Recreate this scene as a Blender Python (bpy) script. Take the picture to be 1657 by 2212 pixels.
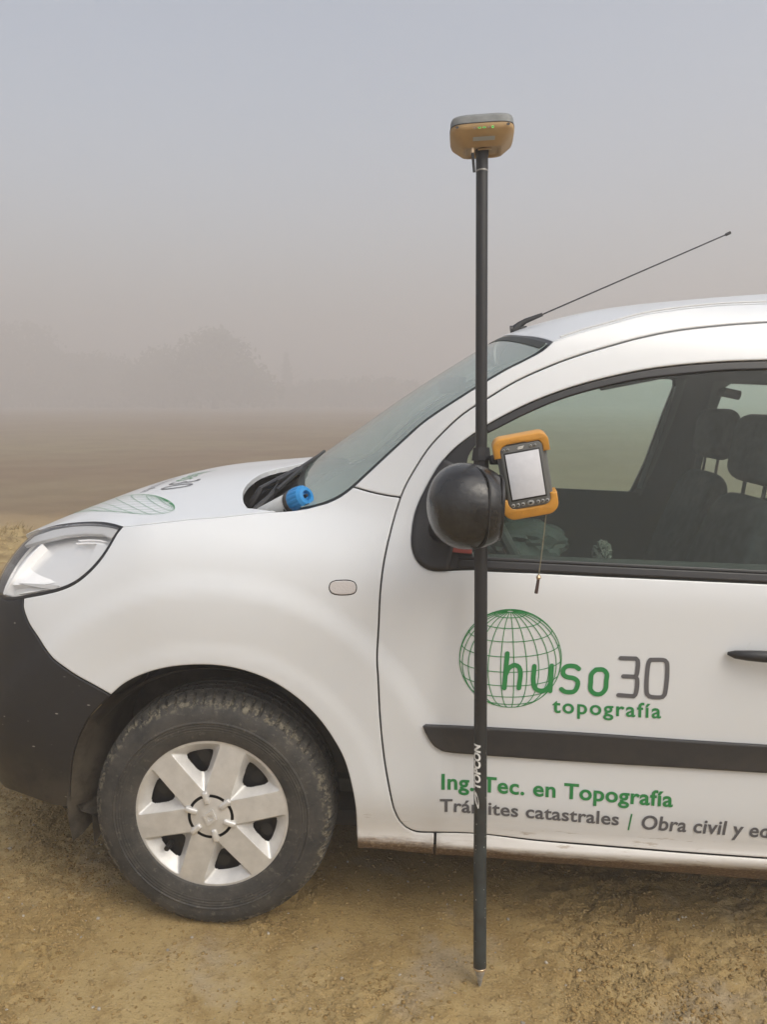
import bpy, bmesh, math, random, json
import numpy as np
from mathutils import Vector, Matrix
from mathutils.geometry import delaunay_2d_cdt

scene = bpy.context.scene
for o in list(bpy.data.objects):
    bpy.data.objects.remove(o)
C = scene.collection
rad = math.radians

# ---------------------------------------------------------------- camera (van frame) and body surfaces
TILT = 0.0412
CAM_POS = np.array([0.4763, -1.9212, 1.3867]); CAM_YAW, CAM_PIT, CAM_ROLL = -0.0338, 0.1409, 0.0416
FOCAL = 1736.0   # in units where the frame is 1657 x 2212

def nspline(xs, ys):
    """natural cubic spline, linear outside"""
    xs = np.array(xs, float); ys = np.array(ys, float); n = len(xs); h = np.diff(xs)
    A = np.zeros((n, n)); b = np.zeros(ys.shape); A[0, 0] = A[-1, -1] = 1
    for i in range(1, n-1):
        A[i, i-1] = h[i-1]; A[i, i] = 2*(h[i-1]+h[i]); A[i, i+1] = h[i]
        b[i] = 6*((ys[i+1]-ys[i])/h[i]-(ys[i]-ys[i-1])/h[i-1])
    m = np.linalg.solve(A, b)
    def f(x):
        x = np.asarray(x, float); xc = np.clip(x, xs[0], xs[-1])
        i = np.clip(np.searchsorted(xs, xc)-1, 0, n-2); hh = h[i]; a = xs[i+1]-xc; c = xc-xs[i]
        if ys.ndim > 1:
            a = a[..., None]; c = c[..., None]; hh = hh[..., None]
        v = m[i]*a**3/(6*hh)+m[i+1]*c**3/(6*hh)+(ys[i]/hh-m[i]*hh/6)*a+(ys[i+1]/hh-m[i+1]*hh/6)*c
        s0 = (ys[1]-ys[0])/h[0]-h[0]*m[1]/6; s1 = (ys[-1]-ys[-2])/h[-1]+h[-1]*m[-2]/6
        lo = x-xs[0]; hi = x-xs[-1]
        if ys.ndim > 1:
            lo = lo[..., None]; hi = hi[..., None]
        return v+np.where(lo < 0, lo*s0, 0)+np.where(hi > 0, hi*s1, 0)
    return f

def smooth(a, b, x):
    t = np.clip((np.asarray(x, float)-a)/(b-a), 0, 1); return t*t*(3-2*t)

PLAN = [(3.42, .16), (3.3, .06), (3.0, .02), (2.4, 0), (1.6, 0), (1.0, 0), (.5, 0), (.1, .002), (-.1, .008), (-.28, .028), (-.43, .066),
        (-.54, .116), (-.625, .188), (-.682, .285), (-.722, .42), (-.748, .6), (-.758, .76), (-.762, .905), (-.758, 1.05)]
def _mk_plan():
    P = np.array(PLAN)[::-1]; s = np.concatenate([[0], np.cumsum(np.linalg.norm(np.diff(P, axis=0), axis=1))])
    k = [i for i, p in enumerate(P) if abs(p[0]-1.0) < 1e-9][0]
    return nspline(s-s[k]+1.0, P), s[0]-s[k]+1.0
PLANF, U0 = _mk_plan()
_P_MAIN = nspline([.10, .20, .225, .245, .262, .28, .30, .36, .5, .6, .75, .88, .93, .96, 1.0, 1.1, 1.2, 1.4, 1.5, 1.55, 1.6, 1.64, 1.68, 1.71],
                  [.16, .05, .024, .006, .000, .010, .013, .007, .001, -.003, -.002, .003, .007, .0125, .024, .050, .075, .124, .152, .170, .196, .226, .285, .36])
_P_FEND = nspline([.10, .2, .26, .4, .6, .75, .85, .9, .95, 1.0, 1.05, 1.1, 1.15, 1.2, 1.3, 1.45],
                  [.05, .02, .008, .002, 0, .001, .006, .013, .026, .048, .085, .128, .155, .174, .20, .22])
_P_NOSE = nspline([.10, .15, .2, .25, .3, .38, .45, .6, .7, .75, .8, .85, .9, .95, 1.0, 1.05],
                  [.20, .10, .03, -.012, -.038, -.06, -.07, -.064, -.045, -.034, -.02, .0, .032, .08, .15, .24])
def offs(u, z):
    u = np.asarray(u, float); z = np.asarray(z, float)
    a = smooth(.62, .1, u); n = smooth(-.18, -.62, u)
    o = _P_MAIN(z)*(1-a)+_P_FEND(z)*a
    o = o*(1-n)+_P_NOSE(z)*n
    r = np.hypot(u, z-.305)
    flare = smooth(.645, .575, r)*smooth(.2, .45, z)
    o = o-.009*flare-.004*smooth(.47, .42, r)*smooth(.2, .45, z)
    r2 = np.hypot(u-2.697, z-.305)
    return o-.012*smooth(.62, .52, r2)*smooth(.2, .45, z)
def side(u, z):
    """left body side: u runs along the plan outline, z up -> (x, y, z)"""
    u = np.asarray(u, float); z = np.asarray(z, float)+0*u; u = u+0*z
    P = PLANF(u); e = 1e-4; T = (PLANF(u+e)-PLANF(u-e))/(2*e); T /= np.linalg.norm(T, axis=-1, keepdims=True)
    N = np.stack([-T[..., 1], T[..., 0]], -1)       # inward (+y on the flank)
    o = offs(u, z)[..., None]
    Q = P+N*o
    return np.concatenate([Q, z[..., None]], -1)

class TPS:
    """thin plate height field z(x, y)"""
    def __init__(s, pts, lam=0.0):
        p = np.array(pts, float); s.c = p[:, :2]; n = len(p)
        K = s.k(np.linalg.norm(s.c[:, None]-s.c[None], axis=-1)); A = np.zeros((n+3, n+3)); A[:n, :n] = K+lam*np.eye(n)
        A[:n, n] = 1; A[:n, n+1:] = s.c; A[n:, :n] = A[:n, n:].T
        s.w = np.linalg.solve(A, np.concatenate([p[:, 2], [0, 0, 0]]))
    def k(s, r):
        return np.where(r > 1e-9, r*r*np.log(np.maximum(r, 1e-9)), 0)
    def __call__(s, x, y):
        x = np.asarray(x, float); y = np.asarray(y, float); sh = np.broadcast(x, y).shape
        q = np.stack([np.broadcast_to(x, sh).ravel(), np.broadcast_to(y, sh).ravel()], -1)
        K = s.k(np.linalg.norm(q[:, None]-s.c[None], axis=-1)); n = len(s.c)
        return (K@s.w[:n]+s.w[n]+q@s.w[n+1:]).reshape(sh)
HALF = 0.905   # y of the centre plane


# van frame -> world: the track falls slightly towards the van's rear
MT = Matrix.Rotation(TILT, 4, 'Y')
def W(p): return MT @ Vector(p)

# ---------------------------------------------------------------- camera
cam_d = bpy.data.cameras.new('camera'); cam = bpy.data.objects.new('camera', cam_d); C.objects.link(cam)
fw = np.array([math.sin(CAM_YAW)*math.cos(CAM_PIT), math.cos(CAM_YAW)*math.cos(CAM_PIT), -math.sin(CAM_PIT)])
rt = np.array([math.cos(CAM_YAW), -math.sin(CAM_YAW), 0]); up = np.cross(rt, fw)
RR = rt*math.cos(CAM_ROLL)+up*math.sin(CAM_ROLL); UU = -rt*math.sin(CAM_ROLL)+up*math.cos(CAM_ROLL)
m = Matrix(((RR[0], UU[0], -fw[0], CAM_POS[0]), (RR[1], UU[1], -fw[1], CAM_POS[1]), (RR[2], UU[2], -fw[2], CAM_POS[2]), (0, 0, 0, 1)))
cam.matrix_world = MT @ m
cam_d.sensor_fit = 'VERTICAL'; cam_d.sensor_height = 24; cam_d.lens = 24*FOCAL/2212
cam_d.clip_start = .05; cam_d.clip_end = 2000
scene.camera = cam

# ---------------------------------------------------------------- sky, sun, exposure
SUN_EL, SUN_AZ = rad(50), rad(132)
w = bpy.data.worlds.new('World'); scene.world = w; w.use_nodes = True
nt = w.node_tree; nt.nodes.clear()
out = nt.nodes.new('ShaderNodeOutputWorld'); bg = nt.nodes.new('ShaderNodeBackground')
sky = nt.nodes.new('ShaderNodeTexSky'); sky.sky_type = 'NISHITA'; sky.sun_disc = False
sky.sun_elevation = SUN_EL; sky.sun_rotation = SUN_AZ; sky.dust_density = 6; sky.air_density = 1.0
hsv = nt.nodes.new('ShaderNodeHueSaturation'); hsv.inputs['Saturation'].default_value = SKY_SAT = .68
hsv.inputs['Value'].default_value = 1.0
nt.links.new(sky.outputs[0], hsv.inputs['Color']); gam = nt.nodes.new('ShaderNodeMix'); gam.data_type = 'RGBA'; gam.blend_type = 'MULTIPLY'; gam.inputs[0].default_value = 1; gam.inputs[7].default_value = (.97, 1.0, .985, 1)   # overcast grey-green cast
nt.links.new(hsv.outputs[0], gam.inputs[6]); nt.links.new(gam.outputs[2], bg.inputs[0]); nt.links.new(bg.outputs[0], out.inputs[0])
bg.inputs[1].default_value = 0.14
sd = bpy.data.lights.new('sun', 'SUN'); sd.energy = .6; sd.angle = rad(75); sd.color = (1, .99, .98)
so = bpy.data.objects.new('sun', sd); C.objects.link(so)
so.rotation_euler = (rad(90)-SUN_EL, 0, rad(180)-SUN_AZ+rad(0))
vs = scene.view_settings; vs.view_transform = 'Standard'; vs.look = 'None'; vs.exposure = 0.78; vs.gamma = 1; vs.use_curve_mapping = False
scene.cycles.volume_bounces = 3; scene.cycles.max_bounces = 10; scene.cycles.transparent_max_bounces = 16
scene.cycles.use_denoising = True

# ---------------------------------------------------------------- helpers
def tag(o, label=None, cat=None, group=None, kind=None):
    for k, v in (('label', label), ('category', cat), ('group', group), ('kind', kind)):
        if v: o[k] = v
    return o
def empty(name, label=None, cat=None, mat=None, parent=None):
    o = bpy.data.objects.new(name, None); o.empty_display_size = .1; C.objects.link(o)
    if mat is not None: o.matrix_world = mat
    if parent: o.parent = parent
    tag(o, label, cat); return o
def link(name, me, mats, parent=None):
    if not isinstance(mats, (list, tuple)): mats = [mats]
    if not me.materials:
        for mm in mats: me.materials.append(mm)
    o = bpy.data.objects.new(name, me); C.objects.link(o)
    if parent: o.parent = parent
    return o
def mesh(name, V, F, smooth=True, angle=35, uv=None):
    me = bpy.data.meshes.new(name); me.from_pydata([tuple(v) for v in V], [], [tuple(f) for f in F]); me.validate(); me.update()
    if smooth:
        me.polygons.foreach_set('use_smooth', [True]*len(me.polygons))
        if angle: me.set_sharp_from_angle(angle=rad(angle))
    return me
PAN = {}
def panel_finish(name, V, F, LN):
    me = bpy.data.meshes.new(name); me.from_pydata(V, [], F); me.update()
    me.polygons.foreach_set('use_smooth', [True]*len(me.polygons)); me.normals_split_custom_set(LN); PAN[me.name] = (V, F, LN); return me
def mirror_mesh(me, name=None):
    if me.name in PAN:
        V, F, LN = PAN[me.name]; V2 = [(v[0], 2*HALF-v[1], v[2]) for v in V]; F2 = []; L2 = []; k = 0
        for f in F:
            n = len(f); F2.append(tuple(reversed(f))); L2 += [(q[0], -q[1], q[2]) for q in reversed(LN[k:k+n])]; k += n
        return panel_finish(me.name.split('.')[0], V2, F2, L2)
    m2 = me.copy()
    n = len(m2.vertices); co = np.empty(n*3, np.float32); m2.vertices.foreach_get('co', co)
    co = co.reshape(-1, 3); co[:, 1] = 2*HALF-co[:, 1]; m2.vertices.foreach_set('co', co.ravel()); m2.flip_normals(); m2.update()
    return m2
def bm_mesh(bm, name, smooth=True, angle=35):
    me = bpy.data.meshes.new(name); bmesh.ops.recalc_face_normals(bm, faces=bm.faces); bm.to_mesh(me); bm.free()
    if smooth:
        me.polygons.foreach_set('use_smooth', [True]*len(me.polygons))
        if angle: me.set_sharp_from_angle(angle=rad(angle))
    return me
def box_bm(bm, c, s, rot=None, bev=0.0, seg=2):
    mt = Matrix.Translation(c) @ (rot.to_4x4() if rot is not None else Matrix.Identity(4)) @ Matrix.Diagonal((s[0], s[1], s[2], 1))
    r = bmesh.ops.create_cube(bm, size=1, matrix=mt)
    if bev:
        es = list({e for v in r['verts'] for e in v.link_edges})
        bmesh.ops.bevel(bm, geom=es, offset=bev, segments=seg, profile=.5, affect='EDGES')
def box(name, c, s, mat, parent=None, rot=None, bev=.004, seg=2):
    bm = bmesh.new(); box_bm(bm, c, s, rot, bev, seg); return link(name, bm_mesh(bm, name), mat, parent)
def tube_data(P, r, n=10, caps=True):
    P = [Vector(p) for p in P]; k = len(P); rs = r if isinstance(r, (list, tuple)) else [r]*k
    V, F = [], []; t0 = (P[1]-P[0]).normalized(); a = t0.orthogonal().normalized()
    for i in range(k):
        t = (P[min(i+1, k-1)]-P[max(i-1, 0)]).normalized(); a = (a-t*a.dot(t)).normalized(); b = t.cross(a)
        for j in range(n):
            q = 2*math.pi*j/n; V.append(P[i]+(a*math.cos(q)+b*math.sin(q))*rs[i])
    for i in range(k-1):
        for j in range(n):
            F.append((i*n+j, i*n+(j+1) % n, (i+1)*n+(j+1) % n, (i+1)*n+j))
    if caps: F.append(tuple(range(n))[::-1]); F.append(tuple(range((k-1)*n, k*n)))
    return V, F
def tube(name, P, r, mat, parent=None, n=12):
    V, F = tube_data(P, r, n); return link(name, mesh(name, V, F), mat, parent)
def lathe(name, prof, mat, parent=None, n=48, axis='Y', org=(0, 0, 0)):
    """prof = (radius, along axis)"""
    V, F = [], []
    for i in range(n):
        q = 2*math.pi*i/n; c, s = math.cos(q), math.sin(q)
        for (r, h) in prof:
            V.append((org[0]+r*c, org[1]+h, org[2]+r*s) if axis == 'Y' else (org[0]+r*c, org[1]+r*s, org[2]+h))
    k = len(prof)
    for i in range(n):
        for j in range(k-1):
            F.append((i*k+j, ((i+1) % n)*k+j, ((i+1) % n)*k+j+1, i*k+j+1))
    me = mesh(name, V, F); bm = bmesh.new(); bm.from_mesh(me); bmesh.ops.remove_doubles(bm, verts=bm.verts, dist=1e-5)
    return link(name, bm_mesh(bm, name), mat, parent)

def clean(poly, d=.0035):
    P = [np.array(p, float) for p in poly]; out = []
    for p in P:
        if not out or np.linalg.norm(p-out[-1]) > d: out.append(p)
    while np.linalg.norm(out[0]-out[-1]) < d: out.pop()
    A = sum(out[i][0]*out[(i+1) % len(out)][1]-out[(i+1) % len(out)][0]*out[i][1] for i in range(len(out)))
    out = out if A > 0 else out[::-1]; res = []
    for i in range(len(out)):
        a, b = out[i], out[(i+1) % len(out)]; n = max(1, int(np.linalg.norm(b-a)/.024)); res += [a+(b-a)*k/n for k in range(n)]
    return np.array(res)
def inset(P, d):
    a = P-np.roll(P, 1, 0); b = np.roll(P, -1, 0)-P
    a /= np.linalg.norm(a, axis=1)[:, None]; b /= np.linalg.norm(b, axis=1)[:, None]
    na = np.stack([-a[:, 1], a[:, 0]], 1); nb = np.stack([-b[:, 1], b[:, 0]], 1)
    n = na+nb; n /= np.maximum(np.linalg.norm(n, axis=1), 1e-6)[:, None]
    c = np.maximum((n*na).sum(1), .5)
    return P+n*(d/c)[:, None]
def inpoly(P, q):
    x, y = q[:, 0], q[:, 1]; r = np.zeros(len(q), bool); j = len(P)-1
    for i in range(len(P)):
        xi, yi = P[i]; xj, yj = P[j]
        if abs(yi-yj) > 1e-12:
            m_ = ((yi > y) != (yj > y)) & (x < (xj-xi)*(y-yi)/(yj-yi)+xi); r ^= m_
        j = i
    return r
def polydist(P, q):
    d = np.full(len(q), 9.0)
    for i in range(len(P)):
        a = P[i]; b = P[(i+1) % len(P)]; ab = b-a; t = np.clip(((q-a)@ab)/max(ab@ab, 1e-12), 0, 1)
        d = np.minimum(d, np.linalg.norm(q-(a+t[:, None]*ab), axis=1))
    return d
def snorm(surf, a, b, e=5e-4):
    du = surf(a+e, b)-surf(a-e, b); dv = surf(a, b+e)-surf(a, b-e)
    n = np.cross(du, dv); return n/np.linalg.norm(n, axis=-1, keepdims=True)
def panel(name, outline, surf, holes=(), step=.03, gap=.0022, thick=.012, lift=0.0, rnd=.004, sink=.0018, flip=False):
    """a body panel: the outline (in surface parameters) cut from surf, with a rounded edge and a flange turned inward"""
    loops = [inset(clean(outline), gap)]+[inset(clean(h)[::-1], gap) for h in holes]
    rings = [inset(L, rnd) for L in loops] if rnd else []
    lo = loops[0].min(0); hi = loops[0].max(0)
    gx, gy = np.meshgrid(np.arange(lo[0]+step*.5, hi[0], step), np.arange(lo[1]+step*.5, hi[1], step)); q = np.stack([gx.ravel(), gy.ravel()], 1)
    k = inpoly(loops[0], q)
    for L in loops[1:]: k &= ~inpoly(L, q)
    q = q[k]; d = np.full(len(q), 9.0)
    for L in loops: d = np.minimum(d, polydist(L, q))
    q = q[d > max(rnd*1.8, step*.35)]
    allv = np.concatenate(loops+rings+[q]); ed = []; s = 0
    for L in loops+rings:
        n = len(L); ed += [(s+i, s+(i+1) % n) for i in range(n)]; s += n
    r = delaunay_2d_cdt([Vector(v) for v in allv], ed, [], 0, 1e-6)
    V2 = np.array([tuple(v) for v in r[0]]); T = [tuple(f) for f in r[2]]; orig = r[3]
    cen = np.array([V2[list(f)].mean(0) for f in T]); k = inpoly(loops[0], cen)
    for L in loops[1:]: k &= ~inpoly(L, cen)
    T = [t for t, kk in zip(T, k) if kk]
    nb = sum(len(L) for L in loops)
    isb = np.array([any(o_ < nb for o_ in oo) for oo in orig])
    a, b = V2[:, 0], V2[:, 1]; X = surf(a, b); N = snorm(surf, a, b)
    X = X+N*(lift-np.where(isb, sink, 0)[:, None])
    F = []
    for t in T: F.append(t if True else t)
    # flange
    from collections import Counter
    cnt = Counter(); dire = {}
    for t in F:
        for i in range(3):
            e = (t[i], t[(i+1) % 3]); key = (min(e), max(e)); cnt[key] += 1; dire[key] = e
    V = [tuple(x) for x in X]; mp = {}
    if thick:
        for key, c in cnt.items():
            if c == 1:
                for v in key:
                    if v not in mp: mp[v] = len(V); V.append(tuple(X[v]-N[v]*thick))
                e0, e1 = dire[key]; F.append((e1, e0, mp[e0], mp[e1]))
    nT = len(T); acc = np.zeros((len(V), 3)); Va = np.array(V, float); fn = []
    for f in F[nT:]:
        q = np.cross(Va[f[1]]-Va[f[0]], Va[f[2]]-Va[f[0]]); q /= max(np.linalg.norm(q), 1e-12); fn.append(q)
        for v in f: acc[v] += q
    NV = np.zeros((len(V), 3)); NV[:len(N)] = N
    for v in mp:
        a_ = acc[v]; a_ = a_/max(np.linalg.norm(a_), 1e-9); q = N[v]+.7*a_*(1 if rnd else 0); NV[v] = q/np.linalg.norm(q)
    used = sorted({v for f in F for v in f}); re = {v: i for i, v in enumerate(used)}
    LN = []
    for k_, f in enumerate(F):
        for v in f: LN.append(tuple(NV[v]) if k_ < nT else tuple(fn[k_-nT]))
    return panel_finish(name, [tuple(map(float, V[v])) for v in used], [tuple(re[v] for v in f) for f in F], LN)
def both(name, me, mats, parent, label=None):
    a = link(name, me, mats, parent)
    b = link(name, mirror_mesh(me), mats, parent)
    return a, b
def ribbon(lines, wd, surf, lift, closed=False):
    """flat strokes with round ends laid on a surface"""
    V, F = [], []
    for L in lines:
        P = np.array(L, float); 
        k = [0]+[i for i in range(1, len(P)) if np.linalg.norm(P[i]-P[i-1]) > 1e-5]; P = P[k]
        if len(P) < 2: continue
        T = np.gradient(P, axis=0); T /= np.linalg.norm(T, axis=1)[:, None]; Nn = np.stack([-T[:, 1], T[:, 0]], 1)*wd/2
        s = len(V)
        for p, n_ in zip(P, Nn): V += [p+n_, p-n_]
        for i in range(len(P)-1): F.append((s+2*i, s+2*i+1, s+2*i+3, s+2*i+2))
        if wd > .004:
            for e, sg in ((0, -1), (len(P)-1, 1)):
                c = len(V); m_ = 8
                a0 = math.atan2(Nn[e][1], Nn[e][0])
                for j in range(m_+1):
                    q = a0-sg*math.pi*j/m_; V.append(P[e]+np.array([math.cos(q), math.sin(q)])*wd/2)
                F.append(tuple(range(c, c+m_+1)))
    A = np.array(V); X = surf(A[:, 0], A[:, 1])+snorm(surf, A[:, 0], A[:, 1])*lift
    return X, F
def text_mesh(name, body, fit, bold=.012, shear=0.0, spacing=1.0, slices=0):
    """lettering: built-in font, laid on a surface by fit(tx, ty) with tx 0..1 along the line and ty in cap heights"""
    cu = bpy.data.curves.new(name, 'FONT'); cu.body = body; cu.size = 1; cu.offset = bold; cu.shear = shear; cu.space_character = spacing; cu.resolution_u = 4
    o = bpy.data.objects.new(name, cu); C.objects.link(o); dg = bpy.context.evaluated_depsgraph_get(); me = bpy.data.meshes.new_from_object(o.evaluated_get(dg))
    bpy.data.objects.remove(o); bpy.data.curves.remove(cu)
    if slices:
        b_ = bmesh.new(); b_.from_mesh(me)
        for k in range(slices):
            bmesh.ops.bisect_plane(b_, geom=b_.verts[:]+b_.edges[:]+b_.faces[:], plane_co=(0, -.2+1.1*k/slices, 0), plane_no=(0, 1, 0))
        b_.to_mesh(me); b_.free()
    co = np.array([v.co[:2] for v in me.vertices]); co[:, 0] -= co[:, 0].min(); wdt = co[:, 0].max(); cap = .729
    X = fit(co[:, 0]/wdt, co[:, 1]/cap)
    F = [tuple(p.vertices) for p in me.polygons]; bpy.data.meshes.remove(me)
    return mesh(name, X, F, smooth=False)

# ---------------------------------------------------------------- materials
def mat(name, col, rough=.5, metal=0, spec=.5, coat=0, bump=0, bscale=80, var=0, vscale=12, vcol=None, ior=1.5, emis=None, estr=0, detail=4, coords='Object'):
    m_ = bpy.data.materials.new(name); m_.use_nodes = True; t = m_.node_tree; b = t.nodes['Principled BSDF']
    b.inputs['Base Color'].default_value = (*col, 1); b.inputs['Roughness'].default_value = rough; b.inputs['Metallic'].default_value = metal
    b.inputs['Specular IOR Level'].default_value = spec; b.inputs['Coat Weight'].default_value = coat; b.inputs['Coat Roughness'].default_value = .06; b.inputs['IOR'].default_value = ior
    if emis: b.inputs['Emission Color'].default_value = (*emis, 1); b.inputs['Emission Strength'].default_value = estr
    tc = t.nodes.new('ShaderNodeTexCoord')
    if bump:
        n = t.nodes.new('ShaderNodeTexNoise'); n.inputs['Scale'].default_value = bscale; n.inputs['Detail'].default_value = detail
        bp = t.nodes.new('ShaderNodeBump'); bp.inputs['Strength'].default_value = bump; bp.inputs['Distance'].default_value = .002
        t.links.new(tc.outputs[coords], n.inputs['Vector']); t.links.new(n.outputs[0], bp.inputs['Height']); t.links.new(bp.outputs[0], b.inputs['Normal'])
    if var:
        n = t.nodes.new('ShaderNodeTexNoise'); n.inputs['Scale'].default_value = vscale; n.inputs['Detail'].default_value = 5; n.inputs['Roughness'].default_value = .6
        r = t.nodes.new('ShaderNodeValToRGB'); r.color_ramp.elements[0].position = .38; r.color_ramp.elements[1].position = .66
        c2 = vcol or tuple(min(1, c*(1+var)) for c in col)
        r.color_ramp.elements[0].color = (*(tuple(c*(1-var) for c in col) if not vcol else col), 1); r.color_ramp.elements[1].color = (*c2, 1)
        t.links.new(tc.outputs[coords], n.inputs['Vector']); t.links.new(n.outputs[0], r.inputs[0]); t.links.new(r.outputs[0], b.inputs['Base Color'])
    return m_
def glass(name, tint, refl_rough=.02, haze=0.0, gain=1.0, film=(.55, .62, .57)):
    """thin pane: tinted see-through with a Fresnel reflection and a pale film: moisture and painted-in sky sheen"""
    m_ = bpy.data.materials.new(name); m_.use_nodes = True; t = m_.node_tree; t.nodes.clear()
    o = t.nodes.new('ShaderNodeOutputMaterial'); tr = t.nodes.new('ShaderNodeBsdfTransparent'); tr.inputs[0].default_value = (*tint, 1)
    g = t.nodes.new('ShaderNodeBsdfGlossy'); g.inputs['Roughness'].default_value = refl_rough
    d = t.nodes.new('ShaderNodeBsdfDiffuse'); d.inputs[0].default_value = (*film, 1)
    f = t.nodes.new('ShaderNodeFresnel'); ge = t.nodes.new('ShaderNodeNewGeometry'); mr = t.nodes.new('ShaderNodeMapRange'); mr.inputs[3].default_value = 1.5; mr.inputs[4].default_value = 1/1.5
    t.links.new(ge.outputs['Backfacing'], mr.inputs[0]); t.links.new(mr.outputs[0], f.inputs[0])   # a thin pane reflects alike from both sides
    mu = t.nodes.new('ShaderNodeMath'); mu.operation = 'MULTIPLY'; mu.inputs[1].default_value = gain; t.links.new(f.outputs[0], mu.inputs[0])
    m1 = t.nodes.new('ShaderNodeMixShader'); m2 = t.nodes.new('ShaderNodeMixShader'); m1.inputs[0].default_value = haze
    t.links.new(tr.outputs[0], m1.inputs[1]); t.links.new(d.outputs[0], m1.inputs[2]); t.links.new(mu.outputs[0], m2.inputs[0])
    t.links.new(m1.outputs[0], m2.inputs[1]); t.links.new(g.outputs[0], m2.inputs[2]); t.links.new(m2.outputs[0], o.inputs[0])
    return m_
def noise(t, src, scale, detail=4, rough=.55, vec=None):
    n = t.nodes.new('ShaderNodeTexNoise'); n.inputs['Scale'].default_value = scale; n.inputs['Detail'].default_value = detail; n.inputs['Roughness'].default_value = rough
    if vec is not None:
        mp = t.nodes.new('ShaderNodeMapping'); mp.inputs['Scale'].default_value = vec; t.links.new(src, mp.inputs['Vector']); src = mp.outputs[0]
    t.links.new(src, n.inputs['Vector']); return n
def ramp(t, fac, stops):
    r = t.nodes.new('ShaderNodeValToRGB'); e = r.color_ramp.elements
    e[0].position, e[0].color = stops[0][0], (*stops[0][1], 1); e[1].position, e[1].color = stops[-1][0], (*stops[-1][1], 1)
    for p, c in stops[1:-1]:
        k = e.new(p); k.color = (*c, 1)
    t.links.new(fac, r.inputs[0]); return r
def mth(t, op, a, b=None, clamp=False):
    n = t.nodes.new('ShaderNodeMath'); n.operation = op; n.use_clamp = clamp
    for i, v in enumerate((a, b)):
        if v is None: continue
        if isinstance(v, (int, float)): n.inputs[i].default_value = v
        else: t.links.new(v, n.inputs[i])
    return n.outputs[0]
def maprange(t, v, a, b, c=0, d=1):
    n = t.nodes.new('ShaderNodeMapRange'); n.interpolation_type = 'SMOOTHSTEP'
    for i, x in enumerate((a, b, c, d)): n.inputs[i+1].default_value = x
    t.links.new(v, n.inputs[0]); return n.outputs[0]
def mix(t, f, a, b):
    n = t.nodes.new('ShaderNodeMix'); n.data_type = 'RGBA'
    if isinstance(f, (int, float)): n.inputs[0].default_value = f
    else: t.links.new(f, n.inputs[0])
    for i, v in ((6, a), (7, b)):
        if isinstance(v, tuple): n.inputs[i].default_value = (*v, 1)
        else: t.links.new(v, n.inputs[i])
    return n.outputs[2]

def paint_material(name='white_paint', col=(.645, .665, .685)):
    """white paint with mud thrown up along the bottom of the flank"""
    m_ = mat(name, col, rough=.36, coat=.5); t = m_.node_tree; b = t.nodes['Principled BSDF']
    b.inputs['Coat Roughness'].default_value = .07
    tc = t.nodes.new('ShaderNodeTexCoord'); sp = t.nodes.new('ShaderNodeSeparateXYZ'); t.links.new(tc.outputs['Object'], sp.inputs[0])
    z = sp.outputs[2]; x = sp.outputs[0]
    n1 = noise(t, tc.outputs['Object'], 6, 6, .7, (1.2, 1, 9)); n2 = noise(t, tc.outputs['Object'], 30, 5, .7, (.5, 1, 3.0)); n3 = noise(t, tc.outputs['Object'], 120, 3, .7)
    near = maprange(t, x, .4, 1.1, .0, -.022)      # mud is thickest behind the wheel
    h = mth(t, 'ADD', z, mth(t, 'MULTIPLY', mth(t, 'SUBTRACT', n1.outputs[0], .5), .05)); h = mth(t, 'ADD', h, mth(t, 'MULTIPLY', mth(t, 'SUBTRACT', n2.outputs[0], .5), .03)); h = mth(t, 'SUBTRACT', h, near)
    thick = maprange(t, h, .282, .250); film = maprange(t, h, .42, .26, 0, .5)
    spots = mth(t, 'MULTIPLY', maprange(t, noise(t, tc.outputs['Object'], 26, 4, .75, (.35, 1, 2.6)).outputs[0], .60, .70), maprange(t, z, .40, .28, 0, .6))
    mud = ramp(t, n3.outputs[0], [(.3, (.085, .052, .027)), (.55, (.17, .11, .06)), (.75, (.34, .26, .17))]).outputs[0]
    grime = noise(t, tc.outputs['Object'], 3, 6, .6)
    base = mix(t, maprange(t, grime.outputs[0], .42, .75, 0, .10), col, (.62, .60, .56))
    c = mix(t, film, base, (.45, .38, .29)); c = mix(t, spots, c, (.25, .18, .11)); c = mix(t, thick, c, mud)
    t.links.new(c, b.inputs['Base Color'])
    f2 = mth(t, 'ADD', thick, mth(t, 'MULTIPLY', film, .6), True)
    t.links.new(mth(t, 'ADD', .34, mth(t, 'MULTIPLY', f2, .5)), b.inputs['Roughness'])
    t.links.new(mth(t, 'MULTIPLY', mth(t, 'SUBTRACT', 1, f2, True), .5), b.inputs['Coat Weight'])
    bp = t.nodes.new('ShaderNodeBump'); bp.inputs['Strength'].default_value = .5; bp.inputs['Distance'].default_value = .002
    t.links.new(mth(t, 'MULTIPLY', thick, n3.outputs[0]), bp.inputs['Height']); t.links.new(bp.outputs[0], b.inputs['Normal'])
    return m_
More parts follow.
